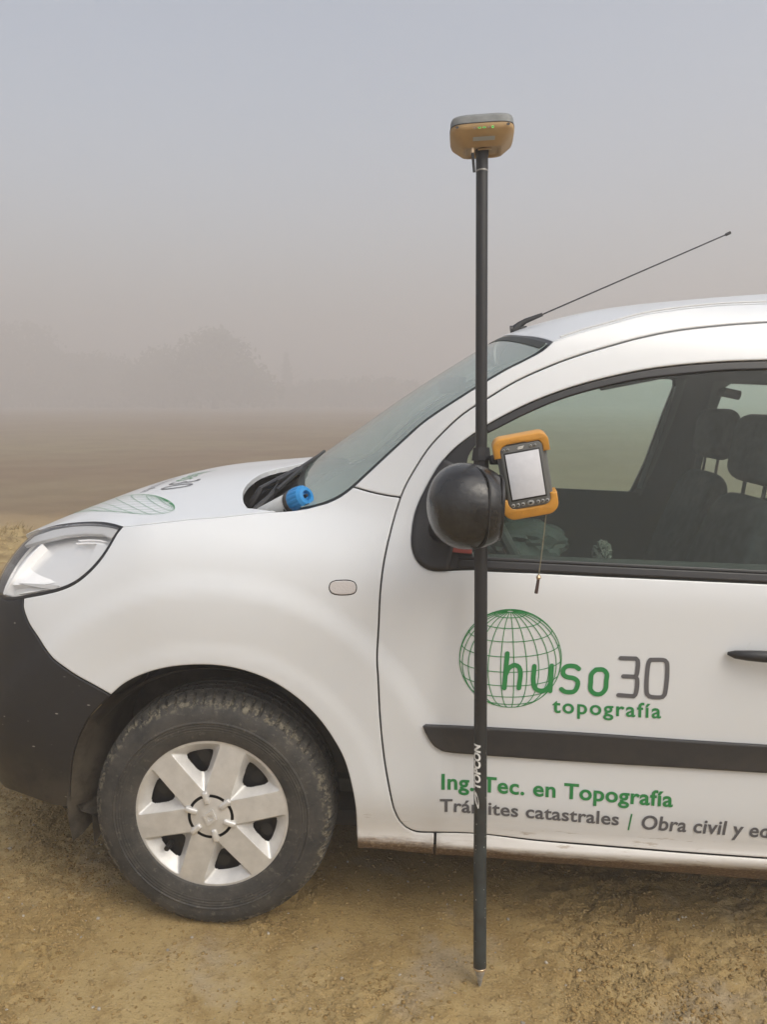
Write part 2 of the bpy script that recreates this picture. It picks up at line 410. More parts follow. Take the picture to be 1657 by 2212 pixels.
def dark_plastic(name, col, dirt=.5, zlo=.25, zhi=.6, speck=False, rough=.55):
    m_ = mat(name, col, rough=rough, bump=.25, bscale=500); t = m_.node_tree; b = t.nodes['Principled BSDF']
    tc = t.nodes.new('ShaderNodeTexCoord'); sp = t.nodes.new('ShaderNodeSeparateXYZ'); t.links.new(tc.outputs['Object'], sp.inputs[0])
    n1 = noise(t, tc.outputs['Object'], 9, 6, .7)
    f = mth(t, 'MULTIPLY', maprange(t, sp.outputs[2], zhi, zlo, 0, dirt), maprange(t, n1.outputs[0], .35, .65))
    c = mix(t, f, col, (.10, .085, .065))
    if speck:
        v = t.nodes.new('ShaderNodeTexVoronoi'); v.inputs['Scale'].default_value = 42; v.inputs['Randomness'].default_value = 1
        mp = t.nodes.new('ShaderNodeMapping'); mp.inputs['Rotation'].default_value = (0, .5, 0); mp.inputs['Scale'].default_value = (.45, 1, 1.3)
        t.links.new(tc.outputs['Object'], mp.inputs[0]); t.links.new(mp.outputs[0], v.inputs['Vector'])
        sn = noise(t, tc.outputs['Object'], 5, 2)
        s_ = mth(t, 'MULTIPLY', maprange(t, v.outputs['Distance'], .11, .05), mth(t, 'GREATER_THAN', v.outputs['Color'], .36))
        s_ = mth(t, 'MULTIPLY', s_, maprange(t, sn.outputs[0], .40, .50))
        c = mix(t, mth(t, 'MULTIPLY', s_, .6), c, (.55, .52, .46))
    t.links.new(c, b.inputs['Base Color'])
    return m_
M = {}
M['paint'] = paint_material()
M['body_dark'] = mat('inner_body_dark', (.02, .02, .02), .8)
M['bumper'] = dark_plastic('bumper_plastic', (.010, .010, .012), .45, .26, .5, True, .5)
M['trim'] = mat('black_trim', (.013, .013, .015), .42, bump=.15, bscale=400, var=.25, vscale=20)
M['trim2'] = mat('window_rubber', (.009, .009, .011), .38)
M['moulding'] = dark_plastic('moulding_plastic', (.019, .019, .022), .5, .4, .62, False, .5)
M['mirror'] = mat('mirror_plastic', (.012, .012, .013), .25, bump=.8, bscale=45, var=.5, vscale=14, vcol=(.030, .030, .030))
M['glass'] = glass('window_glass', (.82, .935, .88), .02, .03, .5)
M['windshield'] = glass('windshield_glass', (.76, .86, .79), .05, .42, 1.0, (.54, .64, .575))  # strong pale film paints in the sky mirrored by the damp pane
M['lens'] = glass('lamp_lens', (.97, .97, .97), .02, .05, 1.0, (.9, .9, .9))
M['lampwhite'] = mat('lamp_white', (.98, .98, .98), .3, .0, .8)  # matte white stands in for the sky brightness mirrored in chrome
M['silver'] = mat('lamp_silver', (.90, .90, .89), .35, .5)
M['lampgrey'] = mat('lamp_grey', (.55, .55, .55), .4, .1)
M['indicator'] = mat('indicator_lens', (.55, .52, .51), .15, 0, .6, .4, bump=.6, bscale=300)
M['cover'] = mat('silver_plastic', (.62, .61, .59), .38, .35, .5, 0, bump=.10, bscale=120, var=.08, vscale=25)
M['steel'] = mat('black_steel', (.016, .017, .021), .4, .3, var=.4, vscale=40)
M['interior'] = mat('cabin_plastic', (.030, .034, .031), .7)
M['interior2'] = mat('cabin_trim_grey', (.06, .07, .066), .7)
M['seat'] = mat('seat_fabric', (.035, .037, .04), .9, bump=.4, bscale=300, var=.3, vscale=30)
M['green'] = mat('green_vinyl', (.022, .215, .062), .4)
M['greyv'] = mat('grey_vinyl', (.10, .10, .11), .4)
M['black'] = mat('matte_black', (.012, .012, .013), .5)
M['liner'] = dark_plastic('muddy_liner', (.018, .014, .010), 1.0, .15, .8)
M['red'] = mat('dull_red', (.24, .05, .045), .45)
M['teal'] = mat('mirror_glass', (.05, .10, .09), .08, .6)
M['white_print'] = mat('white_print', (.72, .72, .70), .5)
# outlines measured on the van: (u along the flank, z) for side panels, (x, y) for the bonnet
D = {}
D['ucn'] = -1.4088
D['fender_panel'] = [[-0.2883,1.0287],[-0.2707,1.0318],[-0.2539,1.0346],[-0.2376,1.0373],[-0.2218,1.0399],[-0.2089,1.042],[-0.1965,1.0439],[-0.1842,1.0458],[-0.1718,1.0477],[-0.1588,1.0496],[-0.1481,1.0511],[-0.1369,1.0527],[-0.1251,1.0544],[-0.1133,1.0561],[-0.1014,1.0578],[-0.0899,1.0593],[-0.0789,1.0608],[-0.0686,1.0621],[-0.0544,1.0636],[-0.0415,1.0647],[-0.0285,1.0659],[-0.0145,1.0675],[-0.0043,1.0688],[0.0065,1.0703],[0.0179,1.072],[0.0294,1.0737],[0.041,1.0755],[0.0523,1.0772],[0.0632,1.0788],[0.0734,1.0802],[0.0853,1.0817],[0.0966,1.083],[0.1075,1.0842],[0.1183,1.0854],[0.1293,1.0866],[0.1423,1.088],[0.1552,1.0894],[0.1681,1.091],[0.181,1.0931],[0.1939,1.0954],[0.2057,1.0979],[0.218,1.1012],[0.2298,1.1049],[0.245,1.1094],[0.2606,1.1148],[0.2719,1.12],[0.2832,1.1259],[0.2932,1.1318],[0.3103,1.1446],[0.3259,1.1584],[0.3374,1.1561],[0.3489,1.1537],[0.3603,1.1515],[0.3717,1.1495],[0.3831,1.1477],[0.3945,1.1462],[0.4058,1.1448],[0.4164,1.1437],[0.4277,1.1429],[0.4385,1.1423],[0.4492,1.1418],[0.4464,1.1317],[0.4437,1.1216],[0.4409,1.1115],[0.4382,1.1014],[0.4357,1.0911],[0.4332,1.08],[0.4307,1.0687],[0.4284,1.0574],[0.4262,1.046],[0.4242,1.0348],[0.4222,1.0237],[0.4203,1.0127],[0.4186,1.0017],[0.417,0.9905],[0.4156,0.9792],[0.4146,0.9693],[0.4137,0.9593],[0.413,0.9491],[0.4123,0.9388],[0.4117,0.9281],[0.4113,0.9171],[0.411,0.9062],[0.4108,0.8948],[0.4108,0.8832],[0.4108,0.8714],[0.4108,0.8595],[0.4109,0.8475],[0.4109,0.8356],[0.4108,0.825],[0.4106,0.8141],[0.4105,0.8032],[0.4103,0.7923],[0.4103,0.7817],[0.4103,0.7713],[0.4105,0.7613],[0.4108,0.7517],[0.4115,0.7392],[0.4125,0.7274],[0.4136,0.7157],[0.4148,0.7035],[0.416,0.6902],[0.4169,0.6793],[0.4179,0.6679],[0.4189,0.656],[0.4199,0.6438],[0.421,0.6315],[0.4222,0.6191],[0.4234,0.6067],[0.4247,0.5944],[0.4261,0.5822],[0.4276,0.5698],[0.4292,0.5573],[0.4308,0.5448],[0.4324,0.5324],[0.4342,0.5201],[0.436,0.5081],[0.4379,0.4963],[0.4399,0.4845],[0.442,0.4729],[0.4442,0.4615],[0.4465,0.4503],[0.4488,0.4392],[0.4512,0.4281],[0.4536,0.4171],[0.4562,0.4051],[0.4589,0.3927],[0.4616,0.3805],[0.4644,0.3685],[0.4674,0.3574],[0.4706,0.3474],[0.4775,0.3304],[0.4854,0.3166],[0.4937,0.3063],[0.5032,0.2981],[0.5146,0.2921],[0.5276,0.2884],[0.5404,0.2874],[0.5544,0.2878],[0.5685,0.2883],[0.577,0.288],[0.5775,0.2089],[0.5771,0.2139],[0.5659,0.2143],[0.5547,0.2147],[0.5435,0.2151],[0.5323,0.2156],[0.5211,0.2164],[0.5101,0.2175],[0.4975,0.2192],[0.485,0.2214],[0.4727,0.2237],[0.4603,0.2255],[0.4477,0.2267],[0.4365,0.2272],[0.4252,0.2273],[0.4137,0.2271],[0.4022,0.2269],[0.3908,0.2266],[0.3793,0.2264],[0.3774,0.2269],[0.3774,0.2453],[0.377,0.2599],[0.3763,0.2708],[0.3755,0.281],[0.3747,0.2923],[0.3738,0.3068],[0.3729,0.3211],[0.3717,0.3356],[0.3701,0.3505],[0.3684,0.362],[0.3665,0.3737],[0.3644,0.3854],[0.3621,0.3971],[0.3595,0.4086],[0.3568,0.4199],[0.3539,0.4311],[0.3509,0.4423],[0.3476,0.4533],[0.3441,0.4642],[0.3402,0.4749],[0.3359,0.4853],[0.3312,0.4954],[0.3261,0.5052],[0.3206,0.5149],[0.3149,0.5243],[0.309,0.5336],[0.3031,0.5427],[0.2959,0.5532],[0.2885,0.5634],[0.2809,0.5734],[0.2729,0.5831],[0.2644,0.5926],[0.2567,0.6006],[0.2486,0.6085],[0.2403,0.6162],[0.2316,0.6237],[0.2228,0.6309],[0.2136,0.6379],[0.2052,0.6439],[0.1965,0.6498],[0.1875,0.6556],[0.1784,0.6611],[0.1692,0.6663],[0.16,0.6712],[0.1508,0.6757],[0.1405,0.6802],[0.1302,0.6844],[0.1198,0.6881],[0.1093,0.6916],[0.0988,0.6947],[0.0883,0.6975],[0.078,0.6999],[0.0677,0.7021],[0.0573,0.704],[0.0469,0.7055],[0.0365,0.7068],[0.026,0.7077],[0.0137,0.7084],[0.0014,0.7086],[-0.0109,0.7084],[-0.0235,0.7078],[-0.0363,0.7069],[-0.0468,0.7059],[-0.0575,0.7047],[-0.0685,0.7033],[-0.0796,0.7016],[-0.0906,0.6997],[-0.1014,0.6975],[-0.1119,0.695],[-0.1229,0.692],[-0.1339,0.6887],[-0.1447,0.6851],[-0.1553,0.6811],[-0.1657,0.6769],[-0.1759,0.6723],[-0.187,0.6669],[-0.1979,0.6611],[-0.2084,0.6549],[-0.2183,0.6486],[-0.2275,0.642],[-0.2365,0.6345],[-0.2447,0.6266],[-0.2524,0.6185],[-0.2604,0.6106],[-0.27,0.6156],[-0.2797,0.6207],[-0.2897,0.6255],[-0.2998,0.6299],[-0.3096,0.6341],[-0.323,0.6397],[-0.3353,0.6453],[-0.3476,0.6513],[-0.3573,0.6565],[-0.367,0.662],[-0.3766,0.6676],[-0.3859,0.673],[-0.3964,0.6792],[-0.4065,0.6852],[-0.4159,0.6918],[-0.4271,0.7015],[-0.4393,0.7117],[-0.4504,0.7205],[-0.4619,0.7302],[-0.4726,0.7398],[-0.4815,0.748],[-0.4905,0.7558],[-0.4991,0.7638],[-0.5108,0.776],[-0.5212,0.7882],[-0.529,0.798],[-0.535,0.8075],[-0.5395,0.822],[-0.541,0.8278],[-0.5235,0.8328],[-0.506,0.8377],[-0.4913,0.8418],[-0.4762,0.846],[-0.4615,0.8504],[-0.4471,0.8549],[-0.4329,0.8595],[-0.4195,0.8646],[-0.4075,0.87],[-0.3962,0.8758],[-0.3854,0.8822],[-0.3751,0.8896],[-0.3654,0.8977],[-0.3564,0.906],[-0.3483,0.9142],[-0.3408,0.9227],[-0.334,0.9312],[-0.3253,0.9432],[-0.3179,0.9555],[-0.3118,0.9683],[-0.3066,0.9814],[-0.3035,0.9915],[-0.3008,1.0019],[-0.2979,1.0112],[-0.2933,1.0203]]
D['roof_side_panel'] = [[0.3259,1.1584],[0.3338,1.1662],[0.3418,1.1743],[0.35,1.1826],[0.3583,1.191],[0.3668,1.1995],[0.3752,1.208],[0.3837,1.2166],[0.3921,1.2251],[0.4004,1.2334],[0.4085,1.2417],[0.4165,1.2497],[0.4242,1.2575],[0.4317,1.265],[0.4388,1.2722],[0.4456,1.279],[0.452,1.2854],[0.458,1.2913],[0.4635,1.2967],[0.4739,1.3071],[0.4821,1.3154],[0.4904,1.3233],[0.5011,1.3326],[0.5078,1.338],[0.5153,1.3439],[0.5235,1.3501],[0.5322,1.3567],[0.5415,1.3634],[0.5511,1.3703],[0.5609,1.3773],[0.5709,1.3844],[0.5808,1.3913],[0.5907,1.3982],[0.6003,1.4048],[0.6096,1.4112],[0.6185,1.4172],[0.6268,1.4228],[0.6373,1.43],[0.6476,1.4369],[0.6577,1.4435],[0.6674,1.4499],[0.6769,1.456],[0.6861,1.4618],[0.695,1.4673],[0.7035,1.4724],[0.7153,1.4792],[0.7263,1.485],[0.7369,1.4906],[0.7476,1.4966],[0.7592,1.5031],[0.7711,1.5099],[0.7823,1.5166],[0.7919,1.5231],[0.8019,1.5318],[0.8096,1.5396],[0.8163,1.5467],[0.8271,1.5509],[0.8377,1.5552],[0.8483,1.5595],[0.8591,1.5637],[0.8702,1.568],[0.8819,1.5722],[0.8926,1.5759],[0.9039,1.5797],[0.9155,1.5834],[0.9273,1.5871],[0.9392,1.5908],[0.951,1.5944],[0.9624,1.598],[0.9734,1.6015],[0.9855,1.6055],[0.997,1.6095],[1.0083,1.6134],[1.0196,1.6172],[1.0312,1.6208],[1.0435,1.6243],[1.0545,1.6272],[1.0658,1.6299],[1.0773,1.6325],[1.089,1.635],[1.101,1.6375],[1.1132,1.6399],[1.1256,1.6422],[1.1381,1.6445],[1.1495,1.6466],[1.1611,1.6486],[1.1729,1.6506],[1.1849,1.6525],[1.1971,1.6544],[1.2093,1.6562],[1.2216,1.658],[1.2339,1.6597],[1.2462,1.6613],[1.2585,1.6629],[1.2708,1.6643],[1.2832,1.6656],[1.2955,1.6668],[1.3078,1.6679],[1.3202,1.669],[1.3325,1.67],[1.3449,1.671],[1.3573,1.672],[1.3697,1.673],[1.3822,1.6742],[1.42,1.6743],[1.48,1.675],[1.54,1.676],[1.6,1.6773],[1.66,1.6787],[1.72,1.68],[1.78,1.6811],[1.84,1.6819],[1.9,1.6822],[1.96,1.6822],[2.02,1.6822],[2.08,1.6822],[2.14,1.6822],[2.2,1.6822],[2.26,1.6822],[2.32,1.6822],[2.38,1.6822],[2.44,1.6822],[2.5,1.6822],[2.56,1.6822],[2.62,1.6822],[2.68,1.6822],[2.74,1.6822],[2.8,1.6822],[2.86,1.6822],[2.92,1.6822],[2.98,1.6822],[3.04,1.6822],[3.1,1.6822],[3.16,1.6822],[3.22,1.6822],[3.2,1.6265],[3.14,1.6265],[3.08,1.6265],[3.02,1.6265],[2.96,1.6265],[2.9,1.6265],[2.84,1.6265],[2.78,1.6265],[2.72,1.6265],[2.66,1.6265],[2.6,1.6265],[2.54,1.6265],[2.48,1.6265],[2.42,1.6265],[2.36,1.6265],[2.3,1.6265],[2.24,1.6265],[2.18,1.6265],[2.12,1.6265],[2.06,1.6265],[2.0,1.6265],[1.94,1.6265],[1.88,1.6265],[1.82,1.6265],[1.76,1.6265],[1.7,1.6265],[1.64,1.6258],[1.58,1.6242],[1.52,1.6221],[1.46,1.6202],[1.4,1.6188],[1.3604,1.6185],[1.349,1.6172],[1.3377,1.616],[1.3264,1.6148],[1.3152,1.6136],[1.3039,1.6124],[1.2925,1.6111],[1.2809,1.6098],[1.2692,1.6084],[1.2573,1.6068],[1.247,1.6054],[1.2365,1.6039],[1.2258,1.6024],[1.2149,1.6009],[1.204,1.5993],[1.193,1.5976],[1.182,1.5959],[1.1712,1.5942],[1.1604,1.5924],[1.1499,1.5905],[1.1397,1.5887],[1.1298,1.5867],[1.1175,1.5842],[1.1055,1.5816],[1.0938,1.5789],[1.0824,1.5761],[1.0711,1.5733],[1.0601,1.5704],[1.0493,1.5676],[1.0387,1.5647],[1.0269,1.5613],[1.0156,1.558],[1.0047,1.5546],[0.9937,1.5512],[0.9826,1.5475],[0.9709,1.5437],[0.9601,1.5402],[0.949,1.5366],[0.9375,1.5328],[0.926,1.5289],[0.9144,1.5249],[0.903,1.521],[0.892,1.517],[0.8814,1.5131],[0.8698,1.5087],[0.8587,1.5044],[0.848,1.5001],[0.8372,1.4956],[0.8263,1.4909],[0.8149,1.4858],[0.8055,1.4816],[0.7958,1.4771],[0.7858,1.4724],[0.7757,1.4676],[0.7656,1.4626],[0.7556,1.4576],[0.7457,1.4525],[0.7361,1.4473],[0.7268,1.4422],[0.7161,1.4359],[0.7054,1.4293],[0.695,1.4226],[0.6849,1.4158],[0.6751,1.4093],[0.6658,1.403],[0.657,1.3972],[0.6463,1.3902],[0.6363,1.3837],[0.6269,1.3775],[0.6179,1.3712],[0.6078,1.3638],[0.5983,1.3565],[0.5886,1.3482],[0.5809,1.3411],[0.5729,1.3333],[0.5648,1.3252],[0.5569,1.3168],[0.5492,1.3086],[0.5405,1.299],[0.532,1.2895],[0.5238,1.2796],[0.5158,1.2691],[0.5099,1.2606],[0.5042,1.2516],[0.4985,1.2423],[0.4931,1.2329],[0.4878,1.2237],[0.4829,1.2149],[0.4768,1.204],[0.4712,1.1933],[0.4659,1.183],[0.4612,1.173],[0.4568,1.1623],[0.453,1.152],[0.4492,1.1418],[0.4385,1.1423],[0.4277,1.1429],[0.4164,1.1437],[0.4058,1.1448],[0.3945,1.1462],[0.3831,1.1477],[0.3717,1.1495],[0.3603,1.1515],[0.3489,1.1537],[0.3374,1.1561]]
D['rs'] = [[0.8163,1.5467],[0.8271,1.5509],[0.8377,1.5552],[0.8483,1.5595],[0.8591,1.5637],[0.8702,1.568],[0.8819,1.5722],[0.8926,1.5759],[0.9039,1.5797],[0.9155,1.5834],[0.9273,1.5871],[0.9392,1.5908],[0.951,1.5944],[0.9624,1.598],[0.9734,1.6015],[0.9855,1.6055],[0.997,1.6095],[1.0083,1.6134],[1.0196,1.6172],[1.0312,1.6208],[1.0435,1.6243],[1.0545,1.6272],[1.0658,1.6299],[1.0773,1.6325],[1.089,1.635],[1.101,1.6375],[1.1132,1.6399],[1.1256,1.6422],[1.1381,1.6445],[1.1495,1.6466],[1.1611,1.6486],[1.1729,1.6506],[1.1849,1.6525],[1.1971,1.6544],[1.2093,1.6562],[1.2216,1.658],[1.2339,1.6597],[1.2462,1.6613],[1.2585,1.6629],[1.2708,1.6643],[1.2832,1.6656],[1.2955,1.6668],[1.3078,1.6679],[1.3202,1.669],[1.3325,1.67],[1.3449,1.671],[1.3573,1.672],[1.3697,1.673],[1.3822,1.6742],[1.42,1.6743],[1.48,1.675],[1.54,1.676],[1.6,1.6773],[1.66,1.6787],[1.72,1.68],[1.78,1.6811],[1.84,1.6819],[1.9,1.6822],[1.96,1.6822],[2.02,1.6822],[2.08,1.6822],[2.14,1.6822],[2.2,1.6822],[2.26,1.6822],[2.32,1.6822],[2.38,1.6822],[2.44,1.6822],[2.5,1.6822],[2.56,1.6822],[2.62,1.6822],[2.68,1.6822],[2.74,1.6822],[2.8,1.6822],[2.86,1.6822],[2.92,1.6822],[2.98,1.6822],[3.04,1.6822],[3.1,1.6822],[3.16,1.6822],[3.22,1.6822]]
D['front_door'] = [[1.535,0.282],[1.535,0.5],[1.535,0.95],[1.57,1.15],[1.61,1.35],[1.64,1.52],[1.645,1.58],[1.625,1.615],[1.58,1.628],[1.5,1.627],[1.3604,1.6185],[1.349,1.6172],[1.3377,1.616],[1.3264,1.6148],[1.3152,1.6136],[1.3039,1.6124],[1.2925,1.6111],[1.2809,1.6098],[1.2692,1.6084],[1.2573,1.6068],[1.247,1.6054],[1.2365,1.6039],[1.2258,1.6024],[1.2149,1.6009],[1.204,1.5993],[1.193,1.5976],[1.182,1.5959],[1.1712,1.5942],[1.1604,1.5924],[1.1499,1.5905],[1.1397,1.5887],[1.1298,1.5867],[1.1175,1.5842],[1.1055,1.5816],[1.0938,1.5789],[1.0824,1.5761],[1.0711,1.5733],[1.0601,1.5704],[1.0493,1.5676],[1.0387,1.5647],[1.0269,1.5613],[1.0156,1.558],[1.0047,1.5546],[0.9937,1.5512],[0.9826,1.5475],[0.9709,1.5437],[0.9601,1.5402],[0.949,1.5366],[0.9375,1.5328],[0.926,1.5289],[0.9144,1.5249],[0.903,1.521],[0.892,1.517],[0.8814,1.5131],[0.8698,1.5087],[0.8587,1.5044],[0.848,1.5001],[0.8372,1.4956],[0.8263,1.4909],[0.8149,1.4858],[0.8055,1.4816],[0.7958,1.4771],[0.7858,1.4724],[0.7757,1.4676],[0.7656,1.4626],[0.7556,1.4576],[0.7457,1.4525],[0.7361,1.4473],[0.7268,1.4422],[0.7161,1.4359],[0.7054,1.4293],[0.695,1.4226],[0.6849,1.4158],[0.6751,1.4093],[0.6658,1.403],[0.657,1.3972],[0.6463,1.3902],[0.6363,1.3837],[0.6269,1.3775],[0.6179,1.3712],[0.6078,1.3638],[0.5983,1.3565],[0.5886,1.3482],[0.5809,1.3411],[0.5729,1.3333],[0.5648,1.3252],[0.5569,1.3168],[0.5492,1.3086],[0.5405,1.299],[0.532,1.2895],[0.5238,1.2796],[0.5158,1.2691],[0.5099,1.2606],[0.5042,1.2516],[0.4985,1.2423],[0.4931,1.2329],[0.4878,1.2237],[0.4829,1.2149],[0.4768,1.204],[0.4712,1.1933],[0.4659,1.183],[0.4612,1.173],[0.4568,1.1623],[0.453,1.152],[0.4492,1.1418],[0.4464,1.1317],[0.4437,1.1216],[0.4409,1.1115],[0.4382,1.1014],[0.4357,1.0911],[0.4332,1.08],[0.4307,1.0687],[0.4284,1.0574],[0.4262,1.046],[0.4242,1.0348],[0.4222,1.0237],[0.4203,1.0127],[0.4186,1.0017],[0.417,0.9905],[0.4156,0.9792],[0.4146,0.9693],[0.4137,0.9593],[0.413,0.9491],[0.4123,0.9388],[0.4117,0.9281],[0.4113,0.9171],[0.411,0.9062],[0.4108,0.8948],[0.4108,0.8832],[0.4108,0.8714],[0.4108,0.8595],[0.4109,0.8475],[0.4109,0.8356],[0.4108,0.825],[0.4106,0.8141],[0.4105,0.8032],[0.4103,0.7923],[0.4103,0.7817],[0.4103,0.7713],[0.4105,0.7613],[0.4108,0.7517],[0.4115,0.7392],[0.4125,0.7274],[0.4136,0.7157],[0.4148,0.7035],[0.416,0.6902],[0.4169,0.6793],[0.4179,0.6679],[0.4189,0.656],[0.4199,0.6438],[0.421,0.6315],[0.4222,0.6191],[0.4234,0.6067],[0.4247,0.5944],[0.4261,0.5822],[0.4276,0.5698],[0.4292,0.5573],[0.4308,0.5448],[0.4324,0.5324],[0.4342,0.5201],[0.436,0.5081],[0.4379,0.4963],[0.4399,0.4845],[0.442,0.4729],[0.4442,0.4615],[0.4465,0.4503],[0.4488,0.4392],[0.4512,0.4281],[0.4536,0.4171],[0.4562,0.4051],[0.4589,0.3927],[0.4616,0.3805],[0.4644,0.3685],[0.4674,0.3574],[0.4706,0.3474],[0.4775,0.3304],[0.4854,0.3166],[0.4937,0.3063],[0.5032,0.2981],[0.5146,0.2921],[0.5276,0.2884],[0.5404,0.2874],[0.5544,0.2878],[0.5685,0.2883],[0.5793,0.2886],[0.59,0.2889],[0.6006,0.2891],[0.6112,0.2892],[0.6218,0.2894],[0.6326,0.2896],[0.6434,0.2898],[0.6545,0.2901],[0.6658,0.2903],[0.6775,0.2902],[0.6877,0.2901],[0.6983,0.2898],[0.7091,0.2894],[0.7202,0.2889],[0.7313,0.2884],[0.7427,0.2878],[0.754,0.2871],[0.7655,0.2865],[0.7769,0.2858],[0.7883,0.2852],[0.7996,0.2846],[0.8108,0.2841],[0.8219,0.2836],[0.8327,0.2832],[0.8435,0.2829],[0.854,0.2826],[0.8644,0.2824],[0.8746,0.2821],[0.8847,0.2819],[0.8948,0.2817],[0.905,0.2816],[0.9152,0.2814],[0.9257,0.2812],[0.9364,0.281],[0.9474,0.2809],[0.9588,0.2807],[0.9706,0.2804],[0.9801,0.2803],[0.9898,0.2801],[0.9999,0.2799],[1.0101,0.2797],[1.0206,0.2795],[1.0312,0.2793],[1.042,0.2791],[1.0529,0.2789],[1.0639,0.2787],[1.0751,0.2785],[1.0863,0.2783],[1.0975,0.2781],[1.1088,0.2778],[1.1201,0.2777],[1.1314,0.2775],[1.1426,0.2773],[1.1538,0.2771],[1.1648,0.2769],[1.1758,0.2767],[1.1867,0.2766],[1.1974,0.2764],[1.2079,0.2763],[1.2187,0.2762],[1.2295,0.276],[1.2402,0.2759],[1.2508,0.2758],[1.2614,0.2757],[1.272,0.2756],[1.2825,0.2755],[1.293,0.2754],[1.3034,0.2753],[1.3139,0.2753],[1.3243,0.2752],[1.3347,0.2751],[1.3451,0.275],[1.3555,0.275],[1.3658,0.2749],[1.3762,0.2748],[1.3866,0.2747],[1.397,0.2747],[1.4074,0.2746],[1.4178,0.2745]]
D['window_opening'] = [[1.4,0.98],[1.49,0.981],[1.505,0.995],[1.54,1.15],[1.58,1.35],[1.61,1.5],[1.605,1.535],[1.58,1.545],[1.5,1.54],[1.42,1.532],[1.3498,1.5198],[1.3388,1.519],[1.3279,1.5182],[1.317,1.5175],[1.3061,1.5167],[1.2951,1.5159],[1.284,1.5151],[1.2728,1.5142],[1.2615,1.5133],[1.2499,1.5122],[1.24,1.5112],[1.2298,1.5102],[1.2194,1.5091],[1.2088,1.5079],[1.1982,1.5067],[1.1875,1.5055],[1.1769,1.5042],[1.1663,1.5029],[1.1559,1.5016],[1.1456,1.5002],[1.1357,1.4988],[1.126,1.4974],[1.1143,1.4956],[1.103,1.4938],[1.0921,1.492],[1.0813,1.4902],[1.0706,1.4882],[1.0598,1.4861],[1.0488,1.4838],[1.0374,1.4814],[1.0267,1.479],[1.0158,1.4764],[1.0046,1.4737],[0.9933,1.4709],[0.9819,1.4679],[0.9705,1.4649],[0.9593,1.4619],[0.9481,1.4587],[0.9373,1.4556],[0.9267,1.4525],[0.9151,1.449],[0.9038,1.4454],[0.8927,1.4418],[0.8818,1.4381],[0.871,1.4344],[0.8602,1.4305],[0.8494,1.4265],[0.8385,1.4223],[0.8287,1.4184],[0.8189,1.4144],[0.8091,1.4103],[0.7993,1.4061],[0.7895,1.4018],[0.7798,1.3974],[0.7701,1.3928],[0.7605,1.3881],[0.7509,1.3833],[0.7409,1.3782],[0.7308,1.3728],[0.7206,1.3672],[0.7104,1.3615],[0.7004,1.3557],[0.6906,1.35],[0.6812,1.3443],[0.6722,1.3388],[0.6638,1.3335],[0.6533,1.3265],[0.6435,1.3198],[0.6344,1.3132],[0.6256,1.3067],[0.6169,1.3001],[0.6072,1.2926],[0.5979,1.2852],[0.5889,1.2776],[0.5802,1.2695],[0.5714,1.2605],[0.5629,1.2511],[0.5547,1.241],[0.5468,1.2302],[0.5409,1.2212],[0.5352,1.2116],[0.5297,1.2015],[0.5243,1.1912],[0.5192,1.1809],[0.5144,1.1707],[0.5098,1.161],[0.5053,1.1512],[0.501,1.1414],[0.4971,1.1316],[0.4936,1.1218],[0.4907,1.1119],[0.4881,1.1003],[0.4861,1.0885],[0.4847,1.0767],[0.4839,1.0655],[0.4834,1.0552],[0.4834,1.0433],[0.4842,1.0324],[0.4862,1.0219],[0.4896,1.0113],[0.4943,1.0011],[0.5004,0.9923],[0.5079,0.9853],[0.5168,0.9795],[0.526,0.9754],[0.5389,0.973],[0.5521,0.9729],[0.5644,0.9738],[0.5767,0.9752],[0.5877,0.9762],[0.5991,0.9772],[0.6105,0.9782],[0.6215,0.9791],[0.6318,0.9797],[0.641,0.98],[0.6548,0.9795],[0.6698,0.9786],[0.6769,0.9785],[0.6852,0.9784],[0.6943,0.9784],[0.7043,0.9785],[0.7149,0.9786],[0.726,0.9787],[0.7374,0.9788],[0.749,0.9789],[0.7606,0.979],[0.7721,0.9792],[0.7833,0.9793],[0.7942,0.9793],[0.8044,0.9794],[0.8149,0.9794],[0.8248,0.9794],[0.8343,0.9794],[0.8436,0.9794],[0.8529,0.9793],[0.8623,0.9793],[0.8721,0.9793],[0.8825,0.9793],[0.8936,0.9792],[0.9055,0.9792],[0.9186,0.9792],[0.9258,0.9792],[0.9332,0.9792],[0.9409,0.9792],[0.9489,0.9792],[0.9572,0.9792],[0.9657,0.9793],[0.9745,0.9793],[0.9835,0.9793],[0.9927,0.9793],[1.0021,0.9793],[1.0118,0.9793],[1.0216,0.9793],[1.0316,0.9794],[1.0418,0.9794],[1.0521,0.9794],[1.0625,0.9794],[1.0731,0.9794],[1.0838,0.9795],[1.0947,0.9795],[1.1056,0.9795],[1.1166,0.9795],[1.1277,0.9795],[1.1388,0.9796],[1.15,0.9796],[1.1612,0.9796],[1.1725,0.9796],[1.1838,0.9797],[1.195,0.9797],[1.2063,0.9797],[1.2176,0.9797],[1.2288,0.9798],[1.24,0.9798],[1.2512,0.9798],[1.2623,0.9798],[1.2733,0.9798],[1.2842,0.9799],[1.295,0.9799],[1.3058,0.9799],[1.3164,0.9799],[1.3269,0.98],[1.3372,0.98],[1.3474,0.98]]
